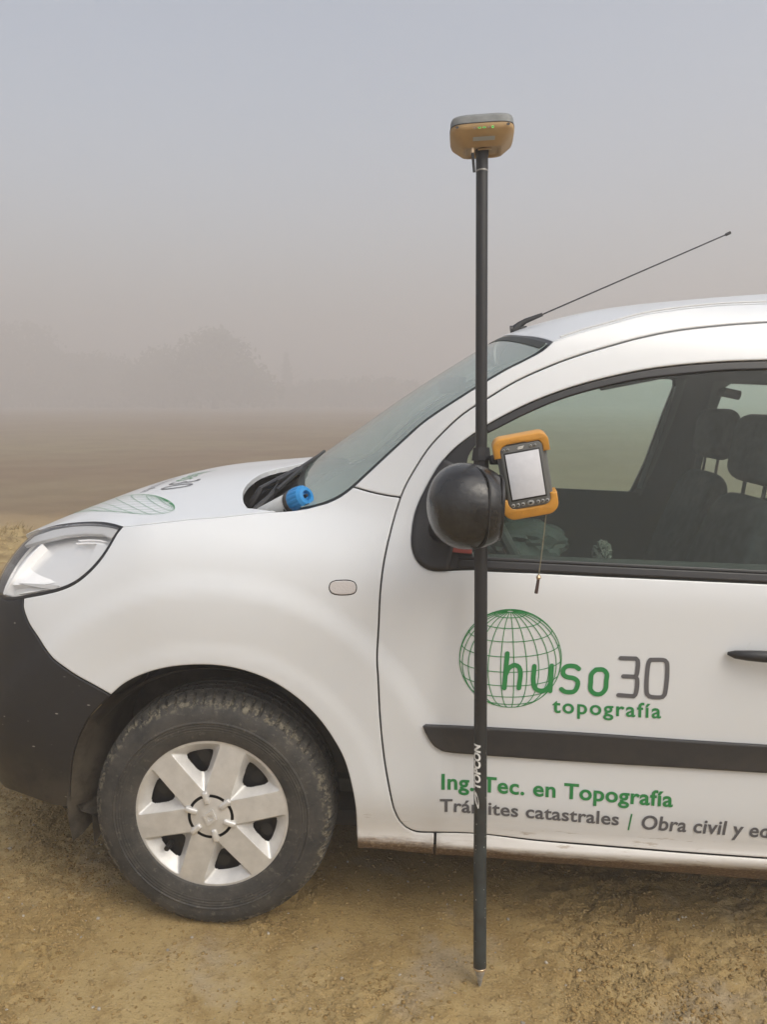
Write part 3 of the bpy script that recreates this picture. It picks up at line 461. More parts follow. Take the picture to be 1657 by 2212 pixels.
D['front_glass'] = [[1.4,1.003],[1.455,1.003],[1.475,1.02],[1.515,1.15],[1.555,1.35],[1.585,1.49],[1.58,1.515],[1.56,1.522],[1.5,1.518],[1.42,1.508],[1.3492,1.4984],[1.3382,1.4977],[1.3273,1.497],[1.3166,1.4963],[1.3058,1.4956],[1.2949,1.495],[1.2839,1.4942],[1.2727,1.4934],[1.2613,1.4924],[1.2495,1.4913],[1.2396,1.4902],[1.2294,1.4891],[1.2189,1.4879],[1.2082,1.4866],[1.1974,1.4852],[1.1864,1.4838],[1.1755,1.4824],[1.1646,1.4809],[1.1537,1.4794],[1.1431,1.4779],[1.1326,1.4763],[1.1225,1.4748],[1.1127,1.4733],[1.1011,1.4715],[1.0898,1.4698],[1.0788,1.468],[1.068,1.4662],[1.0573,1.4644],[1.0468,1.4624],[1.0363,1.4604],[1.0259,1.4583],[1.0154,1.4561],[1.0041,1.4535],[0.9929,1.4508],[0.9818,1.448],[0.9708,1.4451],[0.9599,1.4421],[0.9489,1.439],[0.938,1.4358],[0.927,1.4326],[0.916,1.4292],[0.9049,1.4257],[0.8939,1.4222],[0.8828,1.4185],[0.8718,1.4148],[0.8609,1.4108],[0.8499,1.4067],[0.839,1.4024],[0.8292,1.3984],[0.8195,1.3941],[0.8098,1.3898],[0.8001,1.3852],[0.7904,1.3806],[0.7808,1.3759],[0.7711,1.3711],[0.7613,1.3662],[0.7516,1.3613],[0.7415,1.3561],[0.7302,1.3499],[0.7182,1.3432],[0.706,1.3363],[0.6941,1.3296],[0.6831,1.3234],[0.6734,1.3181],[0.6657,1.314],[0.6604,1.3116],[0.658,1.3112],[0.6602,1.3152],[0.6563,1.3112],[0.6476,1.3009],[0.6376,1.2884],[0.6295,1.2775],[0.6209,1.2642],[0.6148,1.2509],[0.6124,1.2366],[0.6113,1.2219],[0.6066,1.2024],[0.6018,1.1828],[0.5993,1.1619],[0.5997,1.1403],[0.602,1.117],[0.606,1.0936],[0.6113,1.0719],[0.6201,1.049],[0.6309,1.0277],[0.6417,1.0064],[0.6717,1.0064],[0.6827,1.0063],[0.6936,1.0062],[0.7044,1.0061],[0.7152,1.0061],[0.726,1.006],[0.7368,1.0059],[0.7476,1.0059],[0.7586,1.0058],[0.7696,1.0057],[0.7809,1.0056],[0.7923,1.0055],[0.8039,1.0053],[0.8139,1.0052],[0.8238,1.005],[0.8337,1.0048],[0.8437,1.0046],[0.8537,1.0044],[0.8637,1.0042],[0.8739,1.0039],[0.8842,1.0037],[0.8946,1.0035],[0.9053,1.0033],[0.9162,1.003],[0.9274,1.0028],[0.9389,1.0026],[0.9507,1.0025],[0.9629,1.0023],[0.9754,1.0022],[0.9837,1.0022],[0.9922,1.0021],[1.0008,1.0021],[1.0097,1.002],[1.0187,1.002],[1.0279,1.002],[1.0372,1.002],[1.0467,1.002],[1.0564,1.002],[1.0661,1.002],[1.076,1.002],[1.086,1.002],[1.0962,1.002],[1.1064,1.002],[1.1167,1.0021],[1.127,1.0021],[1.1375,1.0021],[1.148,1.0022],[1.1586,1.0022],[1.1692,1.0022],[1.1798,1.0023],[1.1905,1.0023],[1.2012,1.0024],[1.2119,1.0024],[1.2226,1.0025],[1.2333,1.0025],[1.2439,1.0026],[1.2546,1.0026],[1.2652,1.0027],[1.2758,1.0027],[1.2863,1.0028],[1.2968,1.0028],[1.3072,1.0028],[1.3175,1.0029],[1.3278,1.0029],[1.3379,1.0029],[1.3479,1.003]]
D['side_moulding'] = [[1.529,0.515],[1.529,0.581],[1.3814,0.5804],[1.3712,0.5805],[1.361,0.5806],[1.3508,0.5806],[1.3407,0.5807],[1.3305,0.5808],[1.3204,0.5808],[1.3102,0.5809],[1.3001,0.5809],[1.2899,0.581],[1.2798,0.5811],[1.2696,0.5811],[1.2593,0.5812],[1.2491,0.5813],[1.2388,0.5814],[1.2285,0.5815],[1.2181,0.5815],[1.2077,0.5817],[1.1973,0.5818],[1.1868,0.5819],[1.1762,0.582],[1.166,0.5821],[1.1558,0.5823],[1.1455,0.5825],[1.1353,0.5826],[1.125,0.5828],[1.1147,0.583],[1.1044,0.5832],[1.094,0.5834],[1.0836,0.5836],[1.0732,0.5838],[1.0628,0.584],[1.0523,0.5842],[1.0417,0.5844],[1.0311,0.5846],[1.0205,0.5848],[1.0098,0.585],[0.9991,0.5852],[0.9883,0.5854],[0.9774,0.5855],[0.9665,0.5857],[0.9555,0.5858],[0.9444,0.5859],[0.9343,0.586],[0.924,0.5861],[0.9134,0.5862],[0.9027,0.5863],[0.8918,0.5863],[0.8808,0.5864],[0.8697,0.5865],[0.8584,0.5865],[0.8471,0.5866],[0.8358,0.5866],[0.8245,0.5867],[0.8131,0.5867],[0.8018,0.5867],[0.7905,0.5867],[0.7793,0.5868],[0.7682,0.5868],[0.7572,0.5868],[0.7464,0.5868],[0.7357,0.5868],[0.7252,0.5868],[0.715,0.5868],[0.7049,0.5867],[0.6951,0.5867],[0.6856,0.5867],[0.6764,0.5867],[0.6675,0.5866],[0.659,0.5866],[0.6462,0.5865],[0.6341,0.5864],[0.6226,0.5863],[0.6116,0.5861],[0.601,0.586],[0.5907,0.5858],[0.5805,0.5857],[0.5703,0.5857],[0.5601,0.586],[0.5496,0.5865],[0.5388,0.5871],[0.5314,0.5817],[0.5368,0.5678],[0.5464,0.5512],[0.5537,0.5406],[0.5621,0.5308],[0.5805,0.5194],[0.589,0.517],[0.5994,0.5154],[0.6111,0.5145],[0.6238,0.5142],[0.637,0.5141],[0.6504,0.5139],[0.6634,0.5136],[0.6738,0.5133],[0.6843,0.513],[0.6949,0.5127],[0.7057,0.5125],[0.7167,0.5123],[0.7279,0.5122],[0.7393,0.512],[0.751,0.5119],[0.7629,0.5117],[0.7752,0.5115],[0.7851,0.5114],[0.7951,0.5112],[0.8054,0.5111],[0.8158,0.5109],[0.8264,0.5108],[0.8372,0.5107],[0.8481,0.5105],[0.8591,0.5104],[0.8703,0.5103],[0.8816,0.5101],[0.8929,0.51],[0.9044,0.5099],[0.916,0.5098],[0.9276,0.5097],[0.9393,0.5096],[0.951,0.5095],[0.9609,0.5094],[0.971,0.5094],[0.9812,0.5093],[0.9916,0.5093],[1.0021,0.5093],[1.0126,0.5093],[1.0233,0.5092],[1.034,0.5092],[1.0447,0.5092],[1.0556,0.5092],[1.0664,0.5092],[1.0773,0.5092],[1.0881,0.5092],[1.099,0.5091],[1.1098,0.5091],[1.1206,0.5091],[1.1314,0.5091],[1.1421,0.5091],[1.1527,0.5091],[1.1632,0.509],[1.1737,0.509],[1.184,0.5089],[1.1946,0.5089],[1.2052,0.5088],[1.2157,0.5088],[1.2262,0.5087],[1.2366,0.5086],[1.247,0.5086],[1.2573,0.5085],[1.2676,0.5084],[1.2779,0.5084],[1.2882,0.5083],[1.2984,0.5082],[1.3087,0.5081],[1.3189,0.5081],[1.3291,0.508],[1.3393,0.5079],[1.3495,0.5079],[1.3597,0.5078],[1.37,0.5077],[1.3802,0.5077],[1.3905,0.5076]]
D['indicator'] = [[0.3008,0.9344],[0.3045,0.9347],[0.3084,0.935],[0.3124,0.9354],[0.3164,0.9359],[0.3203,0.9362],[0.324,0.9365],[0.3276,0.9366],[0.3309,0.9366],[0.3339,0.9363],[0.3388,0.9353],[0.343,0.9339],[0.3464,0.9317],[0.3488,0.9285],[0.3505,0.9246],[0.3512,0.9206],[0.3509,0.9165],[0.3497,0.9124],[0.3475,0.909],[0.3444,0.9067],[0.3403,0.9053],[0.3355,0.9041],[0.3325,0.9035],[0.329,0.903],[0.3252,0.9026],[0.3211,0.9022],[0.317,0.902],[0.3129,0.9018],[0.309,0.9018],[0.3055,0.902],[0.3025,0.9022],[0.2975,0.903],[0.2933,0.9043],[0.29,0.9064],[0.2875,0.9095],[0.2858,0.9135],[0.2851,0.9175],[0.2854,0.9215],[0.2866,0.9256],[0.2888,0.929],[0.2921,0.9313],[0.2964,0.9328]]
D['headlight'] = [[-0.2883,1.0287],[-0.3096,1.0299],[-0.333,1.0304],[-0.361,1.0298],[-0.3913,1.0281],[-0.4194,1.0255],[-0.449,1.0222],[-0.4762,1.019],[-0.5075,1.0154],[-0.5432,1.0113],[-0.5765,1.0075],[-0.6092,1.0037],[-0.6415,0.9999],[-0.6808,0.9956],[-0.7037,0.9914],[-0.7266,0.9871],[-0.75,0.982],[-0.7697,0.9767],[-0.7897,0.9706],[-0.8099,0.9642],[-0.83,0.958],[-0.8477,0.9394],[-0.862,0.92],[-0.8678,0.9002],[-0.868,0.88],[-0.8619,0.8593],[-0.85,0.84],[-0.8363,0.8265],[-0.8192,0.8144],[-0.8,0.805],[-0.7816,0.7996],[-0.7612,0.7963],[-0.7402,0.7949],[-0.72,0.795],[-0.6961,0.7983],[-0.6727,0.8042],[-0.6493,0.8101],[-0.6164,0.8108],[-0.5841,0.8158],[-0.5622,0.8216],[-0.541,0.8278],[-0.5235,0.8328],[-0.506,0.8377],[-0.4913,0.8418],[-0.4762,0.846],[-0.4615,0.8504],[-0.4471,0.8549],[-0.4329,0.8595],[-0.4195,0.8646],[-0.4075,0.87],[-0.3962,0.8758],[-0.3854,0.8822],[-0.3751,0.8896],[-0.3654,0.8977],[-0.3564,0.906],[-0.3483,0.9142],[-0.3408,0.9227],[-0.334,0.9312],[-0.3253,0.9432],[-0.3179,0.9555],[-0.3118,0.9683],[-0.3066,0.9814],[-0.3035,0.9915],[-0.3008,1.0019],[-0.2979,1.0112],[-0.2933,1.0203]]
D['bumper'] = [[-0.541,0.8278],[-0.5395,0.822],[-0.535,0.8075],[-0.529,0.798],[-0.5212,0.7882],[-0.5108,0.776],[-0.4991,0.7638],[-0.4905,0.7558],[-0.4815,0.748],[-0.4726,0.7398],[-0.4619,0.7302],[-0.4504,0.7205],[-0.4393,0.7117],[-0.4271,0.7015],[-0.4159,0.6918],[-0.4065,0.6852],[-0.3964,0.6792],[-0.3859,0.673],[-0.3766,0.6676],[-0.367,0.662],[-0.3573,0.6565],[-0.3476,0.6513],[-0.3353,0.6453],[-0.323,0.6397],[-0.3096,0.6341],[-0.2998,0.6299],[-0.2897,0.6255],[-0.2797,0.6207],[-0.27,0.6156],[-0.2604,0.6106],[-0.2703,0.6],[-0.2803,0.5893],[-0.2912,0.5775],[-0.3016,0.5655],[-0.3095,0.5556],[-0.3167,0.5452],[-0.3246,0.5306],[-0.332,0.515],[-0.3385,0.5],[-0.3444,0.4848],[-0.3496,0.4697],[-0.3542,0.4543],[-0.3582,0.4374],[-0.3619,0.4199],[-0.365,0.4023],[-0.368,0.3844],[-0.3709,0.3662],[-0.3738,0.3478],[-0.3768,0.3303],[-0.3794,0.3132],[-0.3809,0.2991],[-0.3823,0.2851],[-0.3949,0.2832],[-0.4077,0.2811],[-0.4203,0.2799],[-0.4384,0.2802],[-0.4564,0.2818],[-0.4693,0.2837],[-0.4821,0.2861],[-0.4953,0.2884],[-0.5102,0.2902],[-0.5262,0.2916],[-0.5431,0.2918],[-0.5595,0.2906],[-0.5785,0.2875],[-0.6113,0.2765],[-0.8,0.262],[-1.0,0.257],[-1.2,0.255],[-1.4088,0.255],[-1.4088,0.62],[-1.15,0.63],[-1.02,0.7],[-0.87,0.81],[-0.8,0.8],[-0.72,0.79],[-0.6493,0.8101],[-0.6164,0.8108],[-0.5841,0.8158],[-0.5622,0.8216]]
D['rocker'] = [[0.581,0.287],[0.6006,0.2887],[0.6112,0.2888],[0.6218,0.289],[0.6326,0.2892],[0.6434,0.2894],[0.6545,0.2897],[0.6658,0.2899],[0.6775,0.2898],[0.6877,0.2897],[0.6983,0.2894],[0.7091,0.289],[0.7202,0.2885],[0.7313,0.288],[0.7427,0.2874],[0.754,0.2867],[0.7655,0.2861],[0.7769,0.2854],[0.7883,0.2848],[0.7996,0.2842],[0.8108,0.2837],[0.8219,0.2832],[0.8327,0.2828],[0.8435,0.2825],[0.854,0.2822],[0.8644,0.282],[0.8746,0.2817],[0.8847,0.2815],[0.8948,0.2813],[0.905,0.2812],[0.9152,0.281],[0.9257,0.2808],[0.9364,0.2806],[0.9474,0.2805],[0.9588,0.2803],[0.9706,0.28],[0.9801,0.2799],[0.9898,0.2797],[0.9999,0.2795],[1.0101,0.2793],[1.0206,0.2791],[1.0312,0.2789],[1.042,0.2787],[1.0529,0.2785],[1.0639,0.2783],[1.0751,0.2781],[1.0863,0.2779],[1.0975,0.2777],[1.1088,0.2774],[1.1201,0.2773],[1.1314,0.2771],[1.1426,0.2769],[1.1538,0.2767],[1.1648,0.2765],[1.1758,0.2763],[1.1867,0.2762],[1.1974,0.276],[1.2079,0.2759],[1.2187,0.2758],[1.2295,0.2756],[1.2402,0.2755],[1.2508,0.2754],[1.2614,0.2753],[1.272,0.2752],[1.2825,0.2751],[1.293,0.275],[1.3034,0.2749],[1.3139,0.2749],[1.3243,0.2748],[1.3347,0.2747],[1.3451,0.2746],[1.3555,0.2746],[1.3658,0.2745],[1.3762,0.2744],[1.3866,0.2743],[1.397,0.2743],[1.4074,0.2742],[1.4178,0.2741],[1.45,0.2735],[1.6,0.2735],[1.8,0.2735],[2.0,0.2735],[2.2,0.2735],[2.33,0.2735],[2.33,0.222],[1.4646,0.1637],[1.4533,0.1645],[1.4419,0.1653],[1.4306,0.1661],[1.4193,0.167],[1.4081,0.1678],[1.3968,0.1687],[1.3855,0.1695],[1.3742,0.1704],[1.3629,0.1713],[1.3517,0.1721],[1.3404,0.173],[1.3291,0.1738],[1.3177,0.1747],[1.3064,0.1755],[1.295,0.1763],[1.2836,0.1771],[1.2722,0.1779],[1.2607,0.1787],[1.2492,0.1794],[1.2377,0.1802],[1.2264,0.1809],[1.2151,0.1815],[1.2035,0.1821],[1.1919,0.1828],[1.1801,0.1834],[1.1683,0.184],[1.1565,0.1846],[1.1446,0.1851],[1.1327,0.1857],[1.1208,0.1862],[1.109,0.1868],[1.0972,0.1873],[1.0855,0.1878],[1.0739,0.1883],[1.0624,0.1888],[1.0511,0.1893],[1.04,0.1898],[1.029,0.1903],[1.0183,0.1908],[1.0078,0.1912],[0.9976,0.1917],[0.9877,0.1922],[0.9753,0.1928],[0.9635,0.1934],[0.952,0.1939],[0.9408,0.1944],[0.9299,0.1949],[0.9192,0.1954],[0.9087,0.1959],[0.8981,0.1964],[0.8876,0.1969],[0.877,0.1975],[0.8663,0.1981],[0.8553,0.1987],[0.8441,0.1994],[0.8328,0.2002],[0.8213,0.2011],[0.8096,0.2021],[0.7977,0.2032],[0.7858,0.2043],[0.7739,0.2054],[0.762,0.2065],[0.7501,0.2076],[0.7384,0.2086],[0.7269,0.2096],[0.7156,0.2104],[0.7046,0.2111],[0.694,0.2116],[0.6837,0.2119],[0.6713,0.2121],[0.6595,0.212],[0.648,0.2118],[0.6368,0.2114],[0.6258,0.2109],[0.6149,0.2104],[0.6039,0.21],[0.5929,0.2097],[0.5816,0.2095]]
D['handle_recess'] = [[1.3116,0.8104],[1.3111,0.8219],[1.3125,0.8326],[1.3188,0.8418],[1.3279,0.8492],[1.3402,0.8542],[1.3536,0.8581]]
D['px_handle'] = [[1.2649,0.8079],[1.3568,0.8216],[1.3598,0.7895]]
D['we'] = [[0.3259,1.1584],[0.3338,1.1662],[0.3418,1.1743],[0.35,1.1826],[0.3583,1.191],[0.3668,1.1995],[0.3752,1.208],[0.3837,1.2166],[0.3921,1.2251],[0.4004,1.2334],[0.4085,1.2417],[0.4165,1.2497],[0.4242,1.2575],[0.4317,1.265],[0.4388,1.2722],[0.4456,1.279],[0.452,1.2854],[0.458,1.2913],[0.4635,1.2967],[0.4739,1.3071],[0.4821,1.3154],[0.4904,1.3233],[0.5011,1.3326],[0.5078,1.338],[0.5153,1.3439],[0.5235,1.3501],[0.5322,1.3567],[0.5415,1.3634],[0.5511,1.3703],[0.5609,1.3773],[0.5709,1.3844],[0.5808,1.3913],[0.5907,1.3982],[0.6003,1.4048],[0.6096,1.4112],[0.6185,1.4172],[0.6268,1.4228],[0.6373,1.43],[0.6476,1.4369],[0.6577,1.4435],[0.6674,1.4499],[0.6769,1.456],[0.6861,1.4618],[0.695,1.4673],[0.7035,1.4724],[0.7153,1.4792],[0.7263,1.485],[0.7369,1.4906],[0.7476,1.4966],[0.7592,1.5031],[0.7711,1.5099],[0.7823,1.5166],[0.7919,1.5231],[0.8019,1.5318],[0.8096,1.5396],[0.8163,1.5467]]
D['wlow'] = [[0.1293,1.0866],[0.1423,1.088],[0.1552,1.0894],[0.1681,1.091],[0.181,1.0931],[0.1939,1.0954],[0.2057,1.0979],[0.218,1.1012],[0.2298,1.1049],[0.245,1.1094],[0.2606,1.1148],[0.2719,1.12],[0.2832,1.1259],[0.2932,1.1318],[0.3103,1.1446],[0.3259,1.1584]]
D['arch'] = [[-0.2604,0.6106],[-0.2524,0.6185],[-0.2447,0.6266],[-0.2365,0.6345],[-0.2275,0.642],[-0.2183,0.6486],[-0.2084,0.6549],[-0.1979,0.6611],[-0.187,0.6669],[-0.1759,0.6723],[-0.1657,0.6769],[-0.1553,0.6811],[-0.1447,0.6851],[-0.1339,0.6887],[-0.1229,0.692],[-0.1119,0.695],[-0.1014,0.6975],[-0.0906,0.6997],[-0.0796,0.7016],[-0.0685,0.7033],[-0.0575,0.7047],[-0.0468,0.7059],[-0.0363,0.7069],[-0.0235,0.7078],[-0.0109,0.7084],[0.0014,0.7086],[0.0137,0.7084],[0.026,0.7077],[0.0365,0.7068],[0.0469,0.7055],[0.0573,0.704],[0.0677,0.7021],[0.078,0.6999],[0.0883,0.6975],[0.0988,0.6947],[0.1093,0.6916],[0.1198,0.6881],[0.1302,0.6844],[0.1405,0.6802],[0.1508,0.6757],[0.16,0.6712],[0.1692,0.6663],[0.1784,0.6611],[0.1875,0.6556],[0.1965,0.6498],[0.2052,0.6439],[0.2136,0.6379],[0.2228,0.6309],[0.2316,0.6237],[0.2403,0.6162],[0.2486,0.6085],[0.2567,0.6006],[0.2644,0.5926],[0.2729,0.5831],[0.2809,0.5734],[0.2885,0.5634],[0.2959,0.5532],[0.3031,0.5427],[0.309,0.5336],[0.3149,0.5243],[0.3206,0.5149],[0.3261,0.5052],[0.3312,0.4954],[0.3359,0.4853],[0.3402,0.4749],[0.3441,0.4642],[0.3476,0.4533],[0.3509,0.4423],[0.3539,0.4311],[0.3568,0.4199],[0.3595,0.4086],[0.3621,0.3971],[0.3644,0.3854],[0.3665,0.3737],[0.3684,0.362],[0.3701,0.3505],[0.3717,0.3356],[0.3729,0.3211],[0.3738,0.3068],[0.3747,0.2923],[0.3755,0.281],[0.3763,0.2708],[0.377,0.2599],[0.3774,0.2453],[0.3774,0.2269]]
D['barch'] = [[-0.2604,0.6106],[-0.2703,0.6],[-0.2803,0.5893],[-0.2912,0.5775],[-0.3016,0.5655],[-0.3095,0.5556],[-0.3167,0.5452],[-0.3246,0.5306],[-0.332,0.515],[-0.3385,0.5],[-0.3444,0.4848],[-0.3496,0.4697],[-0.3542,0.4543],[-0.3582,0.4374],[-0.3619,0.4199],[-0.365,0.4023],[-0.368,0.3844],[-0.3709,0.3662],[-0.3738,0.3478],[-0.3768,0.3303],[-0.3794,0.3132],[-0.3809,0.2991],[-0.3823,0.2851]]
D['hood_ctrl'] = [[-0.2713,0.1155,1.0287],[-0.2713,1.6945,1.0287],[-0.211,0.0985,1.0399],[-0.211,1.7115,1.0399],[-0.1636,0.0961,1.0477],[-0.1636,1.7139,1.0477],[-0.1187,0.0983,1.0544],[-0.1187,1.7117,1.0544],[-0.074,0.1013,1.0608],[-0.074,1.7087,1.0608],[-0.0251,0.1039,1.0659],[-0.0251,1.7061,1.0659],[0.0203,0.1081,1.072],[0.0203,1.7019,1.072],[0.0649,0.1133,1.0788],[0.0649,1.6967,1.0788],[0.1089,0.1173,1.0842],[0.1089,1.6927,1.0842],[-0.2888,0.1278,1.0299],[-0.2888,1.6822,1.0299],[-0.372,0.1924,1.0255],[-0.372,1.6176,1.0255],[-0.4493,0.2481,1.0113],[-0.4493,1.5619,1.0113],[-0.5194,0.2847,0.9956],[-0.5194,1.5253,0.9956],[-0.5731,0.3213,0.9767],[-0.5731,1.4887,0.9767],[-0.725,0.905,0.885],[-0.685,0.905,0.925],[-0.64,0.905,0.958],[-0.55,0.905,1.005],[-0.415,0.905,1.06],[-0.299,0.905,1.094],[-0.117,0.905,1.125],[0.05,0.905,1.15],[0.143,0.905,1.168],[-0.655,0.5,0.951],[-0.655,1.31,0.951],[-0.6,0.5,0.978],[-0.6,1.31,0.978],[-0.5,0.5,1.019],[-0.5,1.31,1.019],[-0.36,0.5,1.068],[-0.36,1.31,1.068],[-0.2,0.5,1.102],[-0.2,1.31,1.102],[-0.05,0.5,1.122],[-0.05,1.31,1.122],[0.08,0.5,1.137],[0.08,1.31,1.137],[0.16,0.5,1.151],[0.16,1.31,1.151]]
D['hood_rear'] = [[0.0457,0.1694],[0.035,0.1963],[0.0255,0.2209],[0.0166,0.2509],[0.0089,0.2812],[0.0009,0.3193],[-0.0052,0.3578],[-0.0084,0.3995],[-0.0097,0.4442],[-0.0087,0.4761],[-0.0069,0.5106],[-0.0037,0.5428],[-0.0008,0.5695],[0.0037,0.5914],[0.0087,0.6132],[0.0144,0.6326],[0.0211,0.6469],[0.029,0.6562],[0.0376,0.663],[0.03,0.668],[0.0408,0.6817],[0.06,0.7],[0.0737,0.7154],[0.0878,0.7321],[0.1,0.75],[0.1092,0.7687],[0.1164,0.7884],[0.122,0.81],[0.1255,0.8321],[0.1273,0.856],[0.1285,0.8807],[0.13,0.905]]
D['hood_gap'] = [[-0.2713,0.1155,1.0287],[-0.2557,0.1099,1.0318],[-0.2405,0.1052,1.0346],[-0.2256,0.1014,1.0373],[-0.211,0.0985,1.0399],[-0.1989,0.0969,1.042],[-0.1872,0.0959,1.0439],[-0.1755,0.0957,1.0458],[-0.1636,0.0961,1.0477],[-0.1511,0.0966,1.0496],[-0.1408,0.0971,1.0511],[-0.13,0.0976,1.0527],[-0.1187,0.0983,1.0544],[-0.1073,0.099,1.0561],[-0.0958,0.0998,1.0578],[-0.0846,0.1005,1.0593],[-0.074,0.1013,1.0608],[-0.064,0.102,1.0621],[-0.0502,0.1027,1.0636],[-0.0377,0.1032,1.0647],[-0.0251,0.1039,1.0659],[-0.0114,0.1049,1.0675],[-0.0014,0.1057,1.0688],[0.0091,0.1068,1.0703],[0.0203,0.1081,1.072],[0.0316,0.1093,1.0737],[0.043,0.1107,1.0755],[0.0542,0.112,1.0772],[0.0649,0.1133,1.0788],[0.075,0.1143,1.0802],[0.0868,0.1155,1.0817],[0.098,0.1165,1.083],[0.1089,0.1173,1.0842],[0.1196,0.118,1.0854],[0.1306,0.1185,1.0866]]
D['hood_head'] = [[-0.2713,0.1155,1.0287],[-0.2888,0.1278,1.0299],[-0.3075,0.1419,1.0304],[-0.3291,0.1587,1.0298],[-0.3517,0.1767,1.0281],[-0.372,0.1924,1.0255],[-0.3927,0.2079,1.0222],[-0.4106,0.2209,1.019],[-0.4295,0.2346,1.0154],[-0.4493,0.2481,1.0113],[-0.4666,0.2585,1.0075],[-0.4838,0.2669,1.0037],[-0.5009,0.2741,0.9999],[-0.5194,0.2847,0.9956],[-0.5323,0.2915,0.9914],[-0.5455,0.3004,0.9871],[-0.5599,0.3112,0.982],[-0.5731,0.3213,0.9767],[-0.587,0.3327,0.9706],[-0.6008,0.3452,0.9642],[-0.6138,0.3589,0.958]]
D['roof_ctrl'] = [[0.8163,0.1684,1.5467],[0.8163,1.6416,1.5467],[0.8591,0.1761,1.5637],[0.8591,1.6339,1.5637],[0.9038,0.1843,1.5797],[0.9038,1.6257,1.5797],[0.9507,0.1926,1.5944],[0.9507,1.6174,1.5944],[0.9966,0.2019,1.6095],[0.9966,1.6081,1.6095],[1.0429,0.2124,1.6243],[1.0429,1.5976,1.6243],[1.0883,0.2215,1.635],[1.0883,1.5885,1.635],[1.1373,0.231,1.6445],[1.1373,1.579,1.6445],[1.1841,0.2404,1.6525],[1.1841,1.5696,1.6525],[1.2331,0.2501,1.6597],[1.2331,1.5599,1.6597],[1.2825,0.2591,1.6656],[1.2825,1.5509,1.6656],[1.332,0.2666,1.67],[1.332,1.5434,1.67],[1.382,0.2742,1.6742],[1.382,1.5358,1.6742],[1.6022,0.2794,1.6773],[1.6022,1.5306,1.6773],[1.8444,0.2865,1.6819],[1.8444,1.5235,1.6819],[2.0822,0.2853,1.6822],[2.0822,1.5247,1.6822],[2.3144,0.2874,1.6822],[2.3144,1.5226,1.6822],[2.5435,0.2961,1.6822],[2.5435,1.5139,1.6822],[2.7856,0.3068,1.6822],[2.7856,1.5032,1.6822],[3.045,0.3092,1.6822],[3.045,1.5008,1.6822],[0.756,0.905,1.609],[0.857,0.905,1.65],[0.958,0.905,1.677],[1.046,0.905,1.699],[1.165,0.905,1.718],[1.312,0.905,1.737],[1.488,0.905,1.755],[1.64,0.905,1.767],[2.2,0.905,1.8],[2.8,0.905,1.795],[3.3,0.905,1.77],[0.785,0.5,1.586],[0.785,1.31,1.586],[0.95,0.5,1.652],[0.95,1.31,1.652],[1.1,0.5,1.68],[1.1,1.31,1.68],[1.3,0.5,1.706],[1.3,1.31,1.706],[1.6,0.5,1.735],[1.6,1.31,1.735],[2.2,0.5,1.772],[2.2,1.31,1.772],[3.0,0.5,1.77],[3.0,1.31,1.77]]
D['text'] = {"globe":[[0.739,0.7647],[0.6141,0.7579],[0.8634,0.7713],[0.7319,0.8868],[0.7466,0.6399]],"huso":[[0.7315,0.6882],[0.726,0.7794],[0.8412,0.6901],[0.8702,0.6869],[0.9395,0.6848],[1.112,0.6841]],"strokes":[[0.7232,0.7792],[0.7285,0.6899],[0.769,0.6891],[0.7968,0.7523],[0.8367,0.7586],[0.8443,0.6873],[0.8701,0.6887],[0.9084,0.7595],[0.9392,0.6896],[0.9806,0.7515],[1.0055,0.6872],[1.0484,0.7847],[1.0792,0.6853],[1.1192,0.7838]],"topografia":[[0.8508,0.6343],[1.1175,0.6341],[0.8488,0.6634]],"ing":[[0.5869,0.4154],[1.1699,0.4002],[0.585,0.4533]],"tram":[[0.5861,0.3528],[1.0411,0.3399],[0.5844,0.3848]],"bar":[[1.0668,0.3273],[1.0704,0.3742]],"obra":[[1.0999,0.3335],[1.3539,0.3294],[1.4126,0.3287],[1.0957,0.3692]]}
